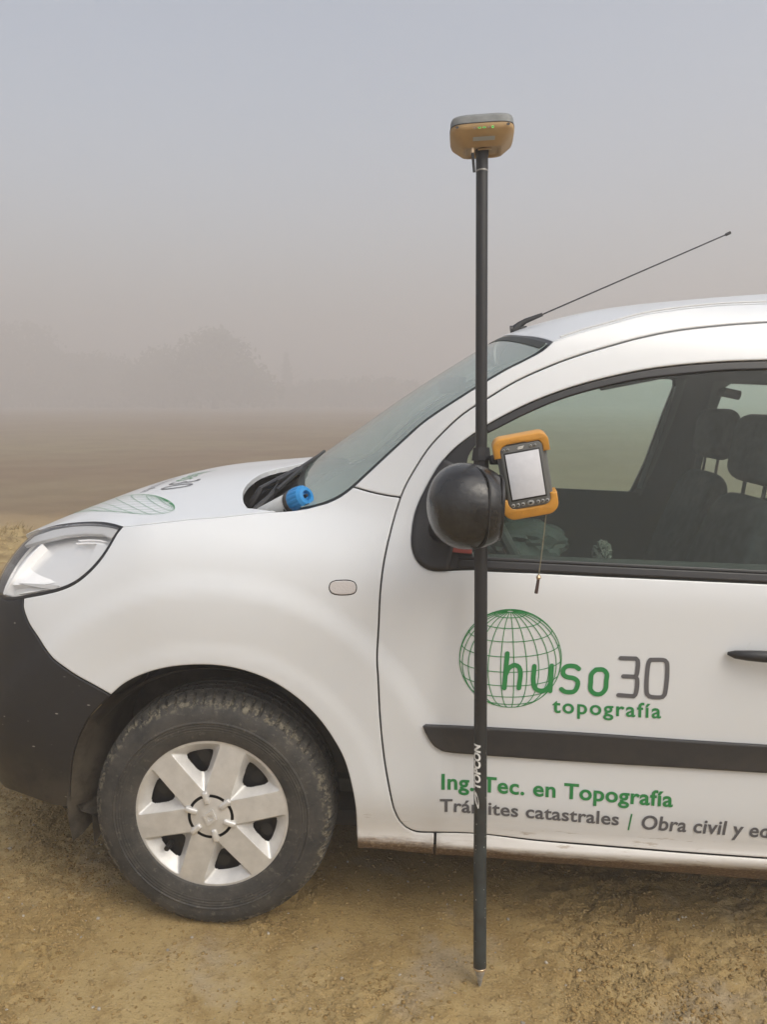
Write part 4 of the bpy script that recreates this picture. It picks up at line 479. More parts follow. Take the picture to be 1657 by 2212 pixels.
D['strokes'] = {"h":[[[0.7307,0.7779],[0.7303,0.7604],[0.7298,0.7428],[0.7294,0.7252],[0.7289,0.7076],[0.7285,0.6899]],[[0.7294,0.723],[0.7316,0.7294],[0.7338,0.7359],[0.7369,0.7413],[0.7411,0.7453],[0.7461,0.7485],[0.7509,0.7498],[0.7567,0.7483],[0.7616,0.7444],[0.7644,0.7387],[0.7658,0.731],[0.7662,0.7265],[0.7662,0.7213],[0.7659,0.7157],[0.7655,0.7097],[0.765,0.7037],[0.7646,0.6977],[0.7642,0.6919]]],"u":[[[0.7987,0.7494],[0.7986,0.7435],[0.7985,0.7373],[0.7983,0.731],[0.7981,0.7249],[0.7981,0.719],[0.7984,0.7136],[0.799,0.7088],[0.8002,0.7025],[0.8019,0.6971],[0.8046,0.6929],[0.8109,0.6891],[0.8183,0.6877],[0.8257,0.689],[0.8324,0.6927],[0.8366,0.6984],[0.8402,0.7051]],[[0.8411,0.7529],[0.8411,0.737],[0.8411,0.721],[0.8412,0.705],[0.8413,0.6889]]],"s":[[[0.9074,0.7488],[0.9002,0.7537],[0.8954,0.7547],[0.8896,0.7551],[0.8837,0.7548],[0.8789,0.7538],[0.874,0.7509],[0.8708,0.7468],[0.8693,0.7409],[0.8699,0.7348],[0.8727,0.7307],[0.8773,0.7275],[0.8821,0.7261],[0.8883,0.7254],[0.8944,0.7248],[0.8994,0.7233],[0.9043,0.7199],[0.9074,0.7154],[0.908,0.7105],[0.9072,0.7048],[0.9056,0.6997],[0.903,0.6943],[0.8988,0.6903],[0.8941,0.6888],[0.8881,0.6882],[0.882,0.6883],[0.877,0.6891],[0.8725,0.6916],[0.8686,0.6947]]],"o":[[[0.9493,0.7487],[0.9552,0.7494],[0.9612,0.7502],[0.9664,0.7496],[0.9722,0.7461],[0.9762,0.7406],[0.9772,0.7365],[0.9772,0.7317],[0.9768,0.7266],[0.9765,0.7215],[0.9767,0.7162],[0.9769,0.7107],[0.9768,0.7053],[0.9758,0.7006],[0.9731,0.6955],[0.9694,0.691],[0.9652,0.688],[0.9606,0.6867],[0.9555,0.6867],[0.9508,0.6878],[0.9449,0.6913],[0.9404,0.6968],[0.9391,0.7011],[0.9388,0.706],[0.9389,0.7113],[0.939,0.7165],[0.9387,0.7219],[0.9385,0.7275],[0.9387,0.7328],[0.9398,0.7374],[0.9423,0.7416],[0.9458,0.7451],[0.9493,0.7487]]],"3":[[[1.0076,0.7808],[1.0259,0.7812],[1.0441,0.7816]],[[1.0441,0.7816],[1.049,0.7771],[1.0502,0.7716],[1.0507,0.7636],[1.0505,0.7547],[1.0499,0.7466],[1.0489,0.741],[1.0459,0.736]],[[1.0459,0.736],[1.0173,0.7357]],[[1.0459,0.736],[1.0509,0.7309],[1.0521,0.7248],[1.0525,0.7158],[1.0522,0.7058],[1.0514,0.6969],[1.05,0.6909],[1.0458,0.6864]],[[1.0458,0.6864],[1.0274,0.6869],[1.0089,0.6874]]],"0":[[[1.0796,0.7805],[1.0872,0.7808],[1.0953,0.7813],[1.1032,0.7817],[1.11,0.7816],[1.1149,0.7806],[1.1199,0.7755],[1.121,0.7716],[1.1218,0.7656],[1.1225,0.7582],[1.123,0.7496],[1.1233,0.7404],[1.1233,0.7309],[1.1232,0.7215],[1.1229,0.7128],[1.1224,0.7052],[1.1217,0.699],[1.1208,0.6947],[1.1162,0.6885],[1.1096,0.687],[1.1003,0.6865],[1.0909,0.6871],[1.0841,0.6885],[1.0785,0.6936],[1.0773,0.6976],[1.0763,0.7036],[1.0755,0.7112],[1.0749,0.7198],[1.0745,0.7291],[1.0743,0.7385],[1.0743,0.7478],[1.0745,0.7565],[1.0748,0.7641],[1.0754,0.7702],[1.0761,0.7744],[1.0796,0.7805]]]}

A_ = lambda L: np.array(L, float)

# ---------------------------------------------------------------- the van
van = empty('van', 'white passenger van with green globe lettering parked on the dirt track', 'van', MT)
T_ = D['text']
HOOD = TPS(D['hood_ctrl'], 1e-4); ROOF = TPS(D['roof_ctrl'], 1e-4)
def hoodS(x, y):
    x, y = np.broadcast_arrays(np.asarray(x, float), np.asarray(y, float)); return np.stack([x, y, HOOD(x, y)], -1)
def roofS(x, y):
    x, y = np.broadcast_arrays(np.asarray(x, float), np.asarray(y, float)); return np.stack([x, y, ROOF(x, y)], -1)

# inner body behind the panel gaps
WO = D['window_opening']; GL = D['front_glass']
def arch_pts(cx, r, a0, a1, n=30):
    return [(cx+r*math.cos(rad(a0+(a1-a0)*i/n)), .305+r*math.sin(rad(a0+(a1-a0)*i/n))) for i in range(n+1)]
fa = D['arch']
SW = [(1.72, .985), (2.24, .99), (2.26, 1.01), (2.27, 1.5), (2.24, 1.535), (1.78, 1.535), (1.76, 1.50), (1.70, 1.03)]    # sliding door window
QW = [(2.42, 1.0), (3.14, 1.02), (3.14, 1.48), (3.08, 1.52), (2.44, 1.53), (2.42, 1.50)]                              # rear quarter window
inner = [(-.24, .66), (-.26, 1.0), (0.16, 1.06)]+[(a, b-.02) for a, b in D['we'][::4]]+[(a, b-.02) for a, b in D['rs'][::5]]+[(3.30, 1.64), (3.34, .6), (3.3, .27)]+arch_pts(2.697, .37, -6, 186, 30)+[(2.3, .245), (.42, .245), (.392, .26)]+[(p[0]+.006, p[1]) for p in D['arch'][::-4]]
me = panel('body_shell', inner, side, [WO, SW, QW], .08, 0, 0, -.012, 0)
both('body_shell', me, M['body_dark'], van)

# painted panels, both sides
fen = panel('fender', D['fender_panel'], side, [], .022, .0022, .016)
fa_, fb_ = both('fender', fen, M['paint'], van)
ind = panel('turn_indicator', D['indicator'], side, [], .01, .0004, .006, .003, .002)
link('turn_indicator', ind, M['indicator'], fa_); link('turn_indicator', mirror_mesh(ind), M['indicator'], fb_)
indf = panel('indicator_rim', [(p[0], p[1]) for p in inset(clean(D['indicator'], .001), -.0022)], side, [D['indicator']], .01, 0, .004, .0022, 0)
link('indicator_rim', indf, M['trim2'], fa_)
rsp = panel('roof_side_panel', D['roof_side_panel'], side, [], .03)
both('roof_side_panel', rsp, M['paint'], van)
rk = panel('rocker_panel', D['rocker'], side, [], .012, .001, .02)
both('rocker_panel', rk, M['paint'], van)

def door(name, outline, hole, glassL, mould, parent, front=False):
    me = panel(name, outline, side, [hole], .022, .0022, .02)
    fr = panel('window_frame', inset(clean(hole), .0005), side, [glassL], .02, .0008, .012, -.003, .003)
    gl = panel('window_glass', inset(clean(glassL), -.004), side, [], .03, 0, 0, -.009, 0)
    mo = panel('side_moulding', mould, side, [], .02, .0005, .014, .010, .006) if mould else None
    outs = []
    for k in (0, 1):
        f = (lambda m_: m_) if k == 0 else mirror_mesh
        d = link(name, f(me), M['paint'], parent); link('window_frame', f(fr), M['trim2'], d); link('window_glass', f(gl), M['glass'], d)
        if mo: link('side_moulding', f(mo), M['moulding'], d)
        outs.append(d)
    return outs
fd, fd2 = door('front_door', D['front_door'], WO, GL, D['side_moulding'], van)
inn = lambda P, d: [tuple(p) for p in inset(clean(P), d)]
sdo = [(1.548, .276), (1.80, .274), (2.33, .274), (2.335, .30), (2.34, 1.0), (2.34, 1.55), (2.32, 1.60), (2.28, 1.632), (1.70, 1.628), (1.665, 1.60), (1.657, 1.52), (1.625, 1.35), (1.585, 1.15), (1.549, .95), (1.549, .5)]
def dens(P, s=.02):
    out = []
    for i in range(len(P)):
        a, b = np.array(P[i]), np.array(P[(i+1) % len(P)]); n = max(1, int(np.linalg.norm(b-a)/s)); out += [tuple(a+(b-a)*k/n) for k in range(n)]
    return out
sm2 = [(1.556, .515), (2.31, .515), (2.315, .575), (1.556, .575)]
door('sliding_door', dens(sdo), dens(SW), dens(inn(SW, .022)), dens(sm2), van)
rq = [(2.352, .30), (2.352, 1.60), (2.30, 1.655), (3.2, 1.655), (3.34, 1.60), (3.40, 1.3), (3.42, .9), (3.42, .62), (3.1, .60), (3.05, .36)]+arch_pts(2.697, .37, 8, 172, 30)+[(2.352, .30)]
rqm = panel('rear_quarter_panel', dens(rq[:-1]), side, [dens(QW)], .03)
q1, q2 = both('rear_quarter_panel', rqm, M['paint'], van)
qg = panel('window_glass', dens(QW), side, [], .04, 0, 0, -.008, 0)
link('window_glass', qg, M['glass'], q1); link('window_glass', mirror_mesh(qg), M['glass'], q2)
rb = panel('rear_bumper', dens([(3.06, .30), (3.42, .30), (3.42, .61), (3.11, .59)]), side, [], .04, .001, .03, .02)
both('rear_bumper', rb, M['bumper'], van)
# tail: door, glass, bumper centre
box('tailgate', (3.40, HALF, 1.05), (.04, 1.49, 1.1), M['paint'], van, bev=.015)
box('rear_window', (3.424, HALF, 1.3), (.006, 1.2, .42), M['glass'], van, bev=.002)
box('rear_bumper', (3.43, HALF, .45), (.10, 1.5, .30), M['bumper'], van, bev=.03)
for y in (.12, 2*HALF-.12): box('tail_lamp', (3.395, y, 1.05), (.05, .09, .5), M['red'], van, bev=.01)

# mirror foot, belt seal and painted red reflection on the front doors
foot = [(p[0], p[1]) for p in D['window_opening'] if p[0] < .60 and p[1] < 1.20]
c3 = clean(D['window_opening'])
ft = [tuple(p) for p in c3 if p[0] < .585 and p[1] < 1.26]
ft = sorted(ft, key=lambda p: math.atan2(p[1]-1.08, p[0]-.545))
ft = [p for p in ft]
cen = (.56, 1.08)
ring_f = [(.582, .986)]+[]
# order the foot outline as it runs along the opening
i0 = max(range(len(c3)), key=lambda i: -abs(c3[i][0]-.585)-abs(c3[i][1]-.985)*2)
seq = [tuple(p) for p in np.roll(c3, -i0, axis=0)]
low = [p for p in seq if p[0] < .586 and p[1] < 1.25]
ctr_ = np.mean(low, axis=0)
ftm = panel('mirror_foot', low+[(.60, 1.22), (.592, 1.15), (.588, 1.05)] if low[-1][1] > 1.1 else [(.588, 1.05), (.592, 1.15), (.60, 1.22)]+low, side, [], .012, -.001, .02, .010, .012, .006)
link('mirror_foot', ftm, M['trim'], fd); link('mirror_foot', mirror_mesh(ftm), M['trim'], fd2)
gb = [p for p in D['front_glass'] if p[1] < 1.02 and p[0] > .6]
gb = sorted(set(map(tuple, gb)))
def strip(name, z_lo, z_hi, u0, u1, lift, mt_, th=.006):
    P = [(u, z_lo(u)) for u in np.linspace(u0, u1, 40)]+[(u, z_hi(u)) for u in np.linspace(u1, u0, 40)]
    me = panel(name, P, side, [], .02, 0, th, lift, .003)
    link(name, me, mt_, fd); link(name, mirror_mesh(me), mt_, fd2)
zb = lambda u: .981+.0*u
strip('belt_seal', lambda u: .9835, lambda u: 1.001, .60, 1.49, .004, M['trim'])
strip('belt_lip', lambda u: 1.0025, lambda u: 1.0105, .60, 1.485, .000, M['trim2'])
rfl = panel('red_reflection', [(.582, 1.018), (.582, 1.031), (.606, 1.031), (.632, 1.029), (.632, 1.0165), (.606, 1.017)], side, [], .01, 0, .004, .004, .002)  # dull red strip paints in a reddish reflection
link('red_reflection', rfl, M['red'], fd)

# door handle in its cup
link('door_handle', (lambda V, F: mesh('door_handle', V, F))(*tube_data([(1.262, -.006, .808), (1.275, -.016, .809), (1.30, -.026, .811), (1.33, -.032, .8125), (1.38, -.036, .813), (1.43, -.034, .813), (1.47, -.026, .812), (1.49, -.010, .811)], [.004, .010, .0125, .014, .015, .015, .013, .006], 12)), M['trim'], fd)
hr = [(1.365+.052*math.cos(a), .812+.048*math.sin(a)) for a in np.linspace(0, 2*math.pi, 40, endpoint=False)]
def cup(u, z):
    P = side(u, z); r = np.hypot((u-1.365)/.056, (z-.812)/.05); P[..., 1] += .016*np.clip(1-r**2, 0, 1); return P
hm = panel('handle_cup', [(1.362+.058*math.cos(a), .812+.05*math.sin(a)) for a in np.linspace(0, 2*math.pi, 48, endpoint=False)], cup, [], .006, 0, 0, .0012, 0)
link('handle_cup', hm, M['paint'], fd)

# front bumper
BU = [p for p in D['bumper']]
bm_ = panel('front_bumper', BU, side, [], .03, .0015, .02)
both('front_bumper', bm_, M['bumper'], van)
gp = [(-.98, .705), (-1.1, .66), (D['ucn'], .65), (D['ucn'], .86), (-1.1, .85), (-.90, .82)]
both('grille', panel('grille', dens(gp, .03), side, [], .03, .001, .02, -.01), M['black'], van)
# undertray, wheel arch liners, mud flap
def liner(cx, front):
    V, F = [], []; n = 40; R = .375 if front else .36
    ang = np.linspace(rad(-8), rad(196 if front else 188), n)
    ys = [.022, .05, .12, .34]; rr = [R+.012, R, R-.004, R-.02]
    for a in ang:
        for y, r in zip(ys, rr): V.append((cx+r*math.cos(a), y+(.02 if a > rad(120) and front else 0)*0, .305+r*math.sin(a)))
    k = len(ys)
    for i in range(n-1):
        for j in range(k-1): F.append((i*k+j, i*k+j+1, (i+1)*k+j+1, (i+1)*k+j))
    c = len(V); V.append((cx, .34, .305)); 
    for i in range(n-1): F.append((c, (i)*k+k-1, (i+1)*k+k-1))
    me = mesh('wheel_arch_liner', V, F); both('wheel_arch_liner', me, M['liner'], van)
liner(0, True); liner(2.697, False)
# liner lip between bumper and wheel, hanging flap below
ba = [p for p in D['barch']]
V, F = [], []
L3 = [side(a, b) for a, b in ba]
n = len(L3)
for i, p in enumerate(L3):
    t = i/(n-1)
    V += [(p[0]+.001, p[1]+.004, p[2]), (p[0]+.018, p[1]+.02, p[2]), (p[0]+.03+.03*t, p[1]+.10, p[2]-.01*t), (p[0]+.035+.035*t, p[1]+.28, p[2]-.02*t)]
k = 4
for i in range(n-1):
    for j in range(k-1): F.append((i*k+j, (i+1)*k+j, (i+1)*k+j+1, i*k+j+1))
both('arch_edge', mesh('arch_edge', V, F), M['liner'], van)
fx, fy, fz = L3[-1]
V = [(fx-.004, fy+.012, fz+.03), (fx+.02, fy+.02, fz-.02), (fx+.045, fy+.03, fz-.035), (fx+.048, fy+.035, fz-.125), (fx+.075, fy+.05, fz-.07), (fx+.13, fy+.16, fz-.03), (fx+.13, fy+.2, fz+.06), (fx+.03, fy+.2, fz+.06)]
F = [(0, 1, 7), (1, 2, 5, 6), (1, 6, 7), (2, 3, 4), (2, 4, 5)]
me = mesh('splash_flap', V, F, False); o = link('splash_flap', me, M['liner'], van); md = o.modifiers.new('s', 'SOLIDIFY'); md.thickness = .006
box('floor_pan', (1.35, HALF, .25), (3.6, 1.56, .05), M['body_dark'], van, bev=.01)
box('engine_bay', (-.18, HALF, .60), (.55, 1.05, .62), M['body_dark'], van, bev=.05)
box('sump_shield', (-.15, HALF, .22), (.9, 1.0, .04), M['body_dark'], van, bev=.01)

# bonnet
hgp = A_(D['hood_gap']); hh = A_(D['hood_head'])
near = [tuple(p[:2]) for p in hgp[::-1]]                          # rear tip -> headlight corner
near[0] = (near[0][0], near[0][1])
front = [tuple(p[:2]) for p in hh[1:]]
fx0, fy0 = front[-1]
nose = [(fx0-.012, fy0+.04), (-.70, fy0+.10), (-.716, .66), (-.724, .78), (-.727, HALF)]
nose = [p for p in nose if p[1] > fy0]
rear = [tuple(p) for p in D['hood_rear']]                         # near corner -> centre
half = [near[0]]+near[1:]+front+nose                               # rear tip ... centre front
back = rear[::-1]+[(.0657, .1604)]                                 # centre rear -> near corner
def mir(L): return [(x, 2*HALF-y) for x, y in L]
out_h = half+mir(half)[::-1][1:]+mir(back[::-1])[0:]+back[1:]
hood = link('bonnet', panel('bonnet', dens(out_h, .012), hoodS, [], .022, .0015, .014, flip=False), M['paint'], van)

# roof
rsxy = [tuple(side(a, b)[:2]) for a, b in D['rs']]
fr_ = [(.816, .168), (.806, .26), (.795, .36), (.783, .48), (.770, .62), (.761, .76), (.757, HALF)]
out_r = fr_[::-1]+rsxy[1:]+[(3.30, .40), (3.33, .6), (3.34, HALF)]
out_r = out_r+mir(out_r)[::-1][1:-1]
roof = link('roof', panel('roof', dens(out_r, .02), roofS, [], .035, .001, .010), M['paint'], van)
for sgn in (0, 1):
    P = [side(a, b) for a, b in D['rs']]; P = [(p[0], p[1]+.012 if not sgn else 2*HALF-p[1]-.012, float(ROOF(p[0], p[1]+.012))+.001) for p in P[2:]]
    V, F = tube_data(P, .0035, 6); link('roof_ditch_strip', mesh('roof_ditch_strip', V, F), M['lampgrey'], roof)

# windscreen
wl = sidepts_we = [tuple(side(a, b)) for a, b in (D['wlow'][5:-1]+D['we'])]
wl = A_(wl)
sN = np.concatenate([[0], np.cumsum(np.linalg.norm(np.diff(wl, axis=0), axis=1))]); sN /= sN[-1]
edge = nspline(np.linspace(0, 1, 15), np.stack([np.interp(np.linspace(0, 1, 15), sN, wl[:, i]) for i in range(3)], 1))
cp = A_([(.110, 1.142), (.143, 1.170), (.258, 1.258), (.451, 1.404), (.571, 1.487), (.694, 1.568), (.752, 1.603)])
sc = np.concatenate([[0], np.cumsum(np.linalg.norm(np.diff(cp, axis=0), axis=1))]); cenf = nspline(sc/sc[-1], cp)
def wsS(s, t, lift=0.0):
    """s -1 (near edge) .. 1, t 0 bottom .. 1 top"""
    e = edge(t); c = cenf(t); q = np.abs(s)**2.0
    x = e[..., 0]*q+c[..., 0]*(1-q); z = e[..., 2]*q+c[..., 1]*(1-q); y = HALF+s*(HALF-e[..., 1])
    return np.stack([x, y, z], -1)
def gridmesh(name, S, s0, s1, t0, t1, ns, ntt, off=0.0):
    s, t = np.meshgrid(np.linspace(s0, s1, ns), np.linspace(t0, t1, ntt)); X = S(s, t)
    if off: X = X+snorm(S, s, t)*off
    F = [(j*ns+i, j*ns+i+1, (j+1)*ns+i+1, (j+1)*ns+i) for j in range(ntt-1) for i in range(ns-1)]
    return mesh(name, X.reshape(-1, 3), F, angle=0)
ws = link('windscreen', gridmesh('windscreen', wsS, -.985, .985, .0, .985, 60, 40), M['windshield'], van)
def ws_band(name, s0, s1, t0, t1, off, mt_, ns=24, ntt=60, th=.008):
    me = gridmesh(name, wsS, s0, s1, t0, t1, ns, ntt, off); o = link(name, me, mt_, ws); return o
for s0, s1 in ((-1.0, -.968), (.968, 1.0)): ws_band('windscreen_seal', s0, s1, 0, 1.0, .003, M['trim2'], 4)
ws_band('windscreen_seal', -1.0, 1.0, .982, 1.002, .003, M['trim2'], 60, 4)
ws_band('frit_band', -.97, .97, .955, .984, -.002, M['interior'], 60, 4)
ws_band('frit_band', -.97, .97, .0, .03, -.002, M['interior'], 60, 4)

# cowl, wipers
V, F = [], []
ys = np.linspace(.135, 2*HALF-.135, 40)
for y in ys:
    s = (y-HALF)/(HALF-.12); s = max(-.999, min(.999, s)); b = wsS(np.array(s), np.array(0.0)); 
    hx = min(.12, float(b[0])-.03)
    for x, z in ((-.05, .99), (-.03, 1.02), (min(hx, .03), 1.035), (float(b[0])-.03, float(b[2])-.045), (float(b[0])+.01, float(b[2])+.004)): V.append((x, y, min(z, float(HOOD(min(x, .1), y))-.016) if x < .1 and z < float(b[2]) - .03 else z))
for i in range(39):
    for j in range(4): F.append((i*5+j, i*5+j+1, (i+1)*5+j+1, (i+1)*5+j))
cowl = link('cowl', mesh('cowl', V, F), M['trim'], van)
for i in range(9): box('cowl_rib', (.10+.004*i, .26+i*.04, 1.062), (.09, .008, .02), M['trim'], cowl, bev=.002)
wp = link('wiper_arm', mesh('wiper_arm', *tube_data([(.000, .40, 1.052), (.022, .405, 1.085), (.032, .41, 1.106), (.07, .56, 1.128), (.105, .66, 1.15)], [.012, .011, .009, .008, .006], 8)), M['trim'], van)
link('wiper_blade', mesh('wiper_blade', *tube_data([(.085, .40, 1.132), (.115, .60, 1.152), (.135, .78, 1.168), (.142, .95, 1.175), (.14, 1.1, 1.178)], .007, 6)), M['black'], wp)
wp = link('wiper_arm', mesh('wiper_arm', *tube_data([(.035, .33, 1.052), (.07, .37, 1.09), (.085, .42, 1.118), (.10, .56, 1.140)], [.014, .010, .008, .006], 8)), M['trim'], van)
link('wiper_blade', mesh('wiper_blade', *tube_data([(.10, .3, 1.118), (.118, .45, 1.142), (.128, .60, 1.157)], .007, 6)), M['black'], wp)
box('cowl_channel', (.045, .50, 1.098), (.022, .20, .02), M['moulding'], cowl, rot=Matrix.Rotation(.28, 3, 'X') @ Matrix.Rotation(-.35, 3, 'Z'), bev=.004)
for (x, y, z) in ((.06, .30, 1.045), (.02, .36, 1.04)): box('pivot_cap', (x, y, z), (.03, .03, .03), M['moulding'], cowl, bev=.008)

# headlamp
hl = clean(D['headlight'])
def headlamp(flip):
    f = mirror_mesh if flip else (lambda m_: m_)
    root = empty('headlight', parent=van)
    seal = panel('lamp_seal', inset(hl, -.001), side, [inset(hl, .0075)], .02, 0, .02, -.001, .002)
    link('lamp_seal', f(seal), M['trim2'], root)
    lens = panel('lamp_lens', inset(hl, .006), side, [], .015, 0, .03, .002, .006)
    link('lamp_lens', f(lens), M['lens'], root)
    bowl = panel('lamp_housing', inset(hl, .004), side, [], .02, 0, 0, -.030, 0)
    link('lamp_housing', f(bowl), M['silver'], root)
    wall = ribbon_wall(inset(hl, .005)); link('lamp_wall', f(wall), M['lampwhite'], root)
    top = [p for p in D['headlight']]
    return root
def ribbon_wall(P):
    P = np.array(P); X0 = side(P[:, 0], P[:, 1]); N = snorm(side, P[:, 0], P[:, 1]); X1 = X0-N*.030; n = len(P)
    return mesh('lamp_wall', list(X0-N*.004)+list(X1), [(i, (i+1) % n, n+(i+1) % n, n+i) for i in range(n)])
def lamp_piece(name, uv, lift, mt_, root, flip, step=.02, th=.01, rnd=.003):
    sf = (lambda a, b: side(a, b)+np.stack([0*a, np.maximum(0, b-.845)*.9, 0*a], -1)) if name == 'lamp_reflector' else side
    me = panel(name, dens(uv, .012), sf, [], step, 0, th, lift, rnd); link(name, mirror_mesh(me) if flip else me, mt_, root)
for flip in (False, True):
    hr_ = headlamp(flip)
    # grey brow along the top, main lamp_reflector leaned up to catch sky, lower blades, divider
    T0 = D['headlight'][:14]
    brow = [(-.30, 1.022), (-.35, 1.024), (-.44, 1.017), (-.55, 1.005), (-.68, .985), (-.80, .955), (-.80, .925), (-.66, .958), (-.55, .982), (-.44, .998), (-.36, 1.005), (-.318, 1.0)]
    lamp_piece('lamp_brow', brow, -.005, M['lampgrey'], hr_, flip)
    for k in range(2):
        lamp_piece('lamp_rib', [(a, b-.004-.007*k) for a, b in [(-.335, .998), (-.37, 1.000), (-.42, .996), (-.47, .989), (-.47, .986), (-.42, .993), (-.37, .997), (-.335, .995)]], -.014, M['lampwhite'], hr_, flip, th=.004, rnd=0)
    main = [(-.345, .996), (-.47, .985), (-.56, .972), (-.63, .955), (-.64, .90), (-.63, .850), (-.50, .868), (-.42, .885), (-.375, .93)]
    lamp_piece('lamp_reflector', main, -.007, M['lampwhite'], hr_, flip, step=.01, th=.02, rnd=.008)
    lamp_piece('side_reflector', [(-.315, .985), (-.372, .985), (-.378, .93), (-.398, .885), (-.372, .900), (-.340, .935)], -.012, M['silver'], hr_, flip, th=.01)
    lamp_piece('lamp_blade', [(-.43, .872), (-.585, .832), (-.55, .845), (-.46, .862)], -.010, M['lampwhite'], hr_, flip, th=.012, rnd=0)
    lamp_piece('lamp_blade', [(-.44, .862), (-.60, .858), (-.52, .868), (-.44, .873)], -.006, M['lampgrey'], hr_, flip, th=.012, rnd=0)
    lamp_piece('lamp_divider', [(-.625, .955), (-.635, .953), (-.66, .82), (-.645, .82)], -.006, M['lampwhite'], hr_, flip, th=.03, rnd=0)

# aerial on the roof front
ae = empty('aerial', parent=van)
za = float(ROOF(.812, HALF))
link('aerial_base', mesh('aerial_base', *tube_data([(.800, HALF, za-.002), (.808, HALF, za+.006), (.822, HALF, za+.022), (.84, HALF, za+.034), (.895, HALF, za+.058)], [.017, .016, .011, .009, .006], 12)), M['black'], ae)
link('aerial_foot', mesh('aerial_foot', *tube_data([(.79, HALF, za+.001), (.845, HALF, za+.012)], [.016, .006], 12)), M['black'], ae)
tube('aerial_rod', [(.885, HALF, za+.053), (1.493, HALF, 1.976)], [.0026, .0022], M['black'], ae, 8)
tube('aerial_tip', [(1.485, HALF, 1.972), (1.500, HALF, 1.980)], .005, M['black'], ae, 8)

# door mirrors
def mirror_shell(flip):
    root = empty('door_mirror', parent=van)
    V, F = [], []; nu, nv = 36, 28; cx, cy, cz = .598, -.170, 1.160
    ax, ay, az = .083, .105, .094
    for j in range(nv+1):
        f = -math.pi/2+math.pi*j/nv
        for i in range(nu):
            q = 2*math.pi*i/nu
            cu = lambda v, e: math.copysign(abs(v)**e, v)
            x = cu(math.cos(f), .95)*cu(math.cos(q), .9); y = cu(math.cos(f), .9)*cu(math.sin(q), .85); z = cu(math.sin(f), .96)
            if x > 0: x = min(x*1.32, .925)
            X = cx-.004+ax*x-.003*z; Z = cz+az*z; V.append((X, cy+ay*y, Z))
    for j in range(nv):
        for i in range(nu): F.append((j*nu+i, j*nu+(i+1) % nu, (j+1)*nu+(i+1) % nu, (j+1)*nu+i))
    me = mesh('mirror_shell', V, F); me = (lambda b: (b.from_mesh(me), bmesh.ops.remove_doubles(b, verts=b.verts, dist=1e-4), bm_mesh(b, 'mirror_shell'))[2])(bmesh.new())
    f_ = mirror_mesh if flip else (lambda m_: m_)
    link('mirror_shell', f_(me), M['mirror'], root)
    # rear bezel ring and glass
    V, F = [], []; n = 36; prof = [(.058, .80), (.0625, .80), (.064, .76), (.060, .74)]
    for i in range(n):
        q = 2*math.pi*i/n; cyv = math.copysign(abs(math.cos(q))**.8, math.cos(q)); czv = math.copysign(abs(math.sin(q))**.8, math.sin(q))
        for (dx, s) in prof: V.append((cx+dx+.012, cy+.100*s*cyv, cz+.089*s*czv))
    k = len(prof)
    for i in range(n):
        for j in range(k-1): F.append((i*k+j, i*k+j+1, ((i+1) % n)*k+j+1, ((i+1) % n)*k+j))
    link('mirror_bezel', f_(mesh('mirror_bezel', V, F)), M['trim'], root)
    Vg = [(cx+.0728, cy+.078*math.copysign(abs(math.cos(q))**.8, math.cos(q)), cz+.069*math.copysign(abs(math.sin(q))**.8, math.sin(q))) for q in np.linspace(0, 2*math.pi, 36, endpoint=False)]
    link('mirror_glass', f_(mesh('mirror_glass', Vg, [tuple(range(36))], False)), M['teal'], root)
    V, F = tube_data([(.580, -.11, 1.110), (.572, -.06, 1.085), (.562, .0, 1.075), (.555, .045, 1.07)], [.028, .024, .026, .034], 14)
    link('mirror_arm', f_(mesh('mirror_arm', V, F)), M['trim'], root)
    if not flip:
        # moulded seam near the rear edge of the shell
        P = []
        for f in np.linspace(-1.35, 1.45, 40):
            q = .62; cu = lambda v, e: math.copysign(abs(v)**e, v)
            xm = .050; k_ = 1-abs(math.sin(f))**2.0
            P.append((cx+.042-.03*(1-k_)**3, cy-ay*1.0*max(.02, (cu(math.cos(f), .8)*.93)), cz+az*cu(math.sin(f), .85)*.955))
        link('mirror_seam', mesh('mirror_seam', *tube_data(P, .0024, 6)), M['black'], root)
    return root
mirror_shell(False); mirror_shell(True)

# cabin
box('cabin_floor', (1.5, HALF, .33), (2.9, 1.50, .04), M['interior'], van)
dash = [(.14, 1.085), (.30, 1.10), (.48, 1.075), (.62, 1.03), (.66, .97), (.62, .80), (.55, .62), (.45, .36), (.14, .36)]
V = [(x, y, z) for y in (.17, 2*HALF-.17) for x, z in dash]; n = len(dash)
F = [tuple(range(n)), tuple(range(n, 2*n))[::-1]]+[(i, n+i, n+(i+1) % n, (i+1) % n) for i in range(n)]
link('dashboard', mesh('dashboard', V, F), M['interior'], van)
bm = bmesh.new(); box_bm(bm, (.56, .42, 1.075), (.20, .34, .09), None, .035, 3); link('instrument_hood', bm_mesh(bm, 'instrument_hood'), M['interior2'], van)
def ring(c, r, rr, nrm, n=36, m_=8):
    R = Vector(nrm).to_track_quat('Z', 'Y').to_matrix(); P = [Vector(c)+R @ Vector((r*math.cos(q), r*math.sin(q), 0)) for q in np.linspace(0, 2*math.pi, n+1)]
    return tube_data(P, rr, m_, False)
sw = empty('steering_wheel', parent=van)
link('wheel_rim', mesh('wheel_rim', *ring((.76, .42, .985), .185, .016, (.86, 0, .5))), M['interior'], sw)
tube('steering_column', [(.55, .42, .87), (.75, .42, .98)], [.04, .05], M['interior'], sw)
for a in (-.17, .17): tube('wheel_spoke', [(.755, .42, .98), (.757, .42+a, .985)], .016, M['interior'], sw, 8)
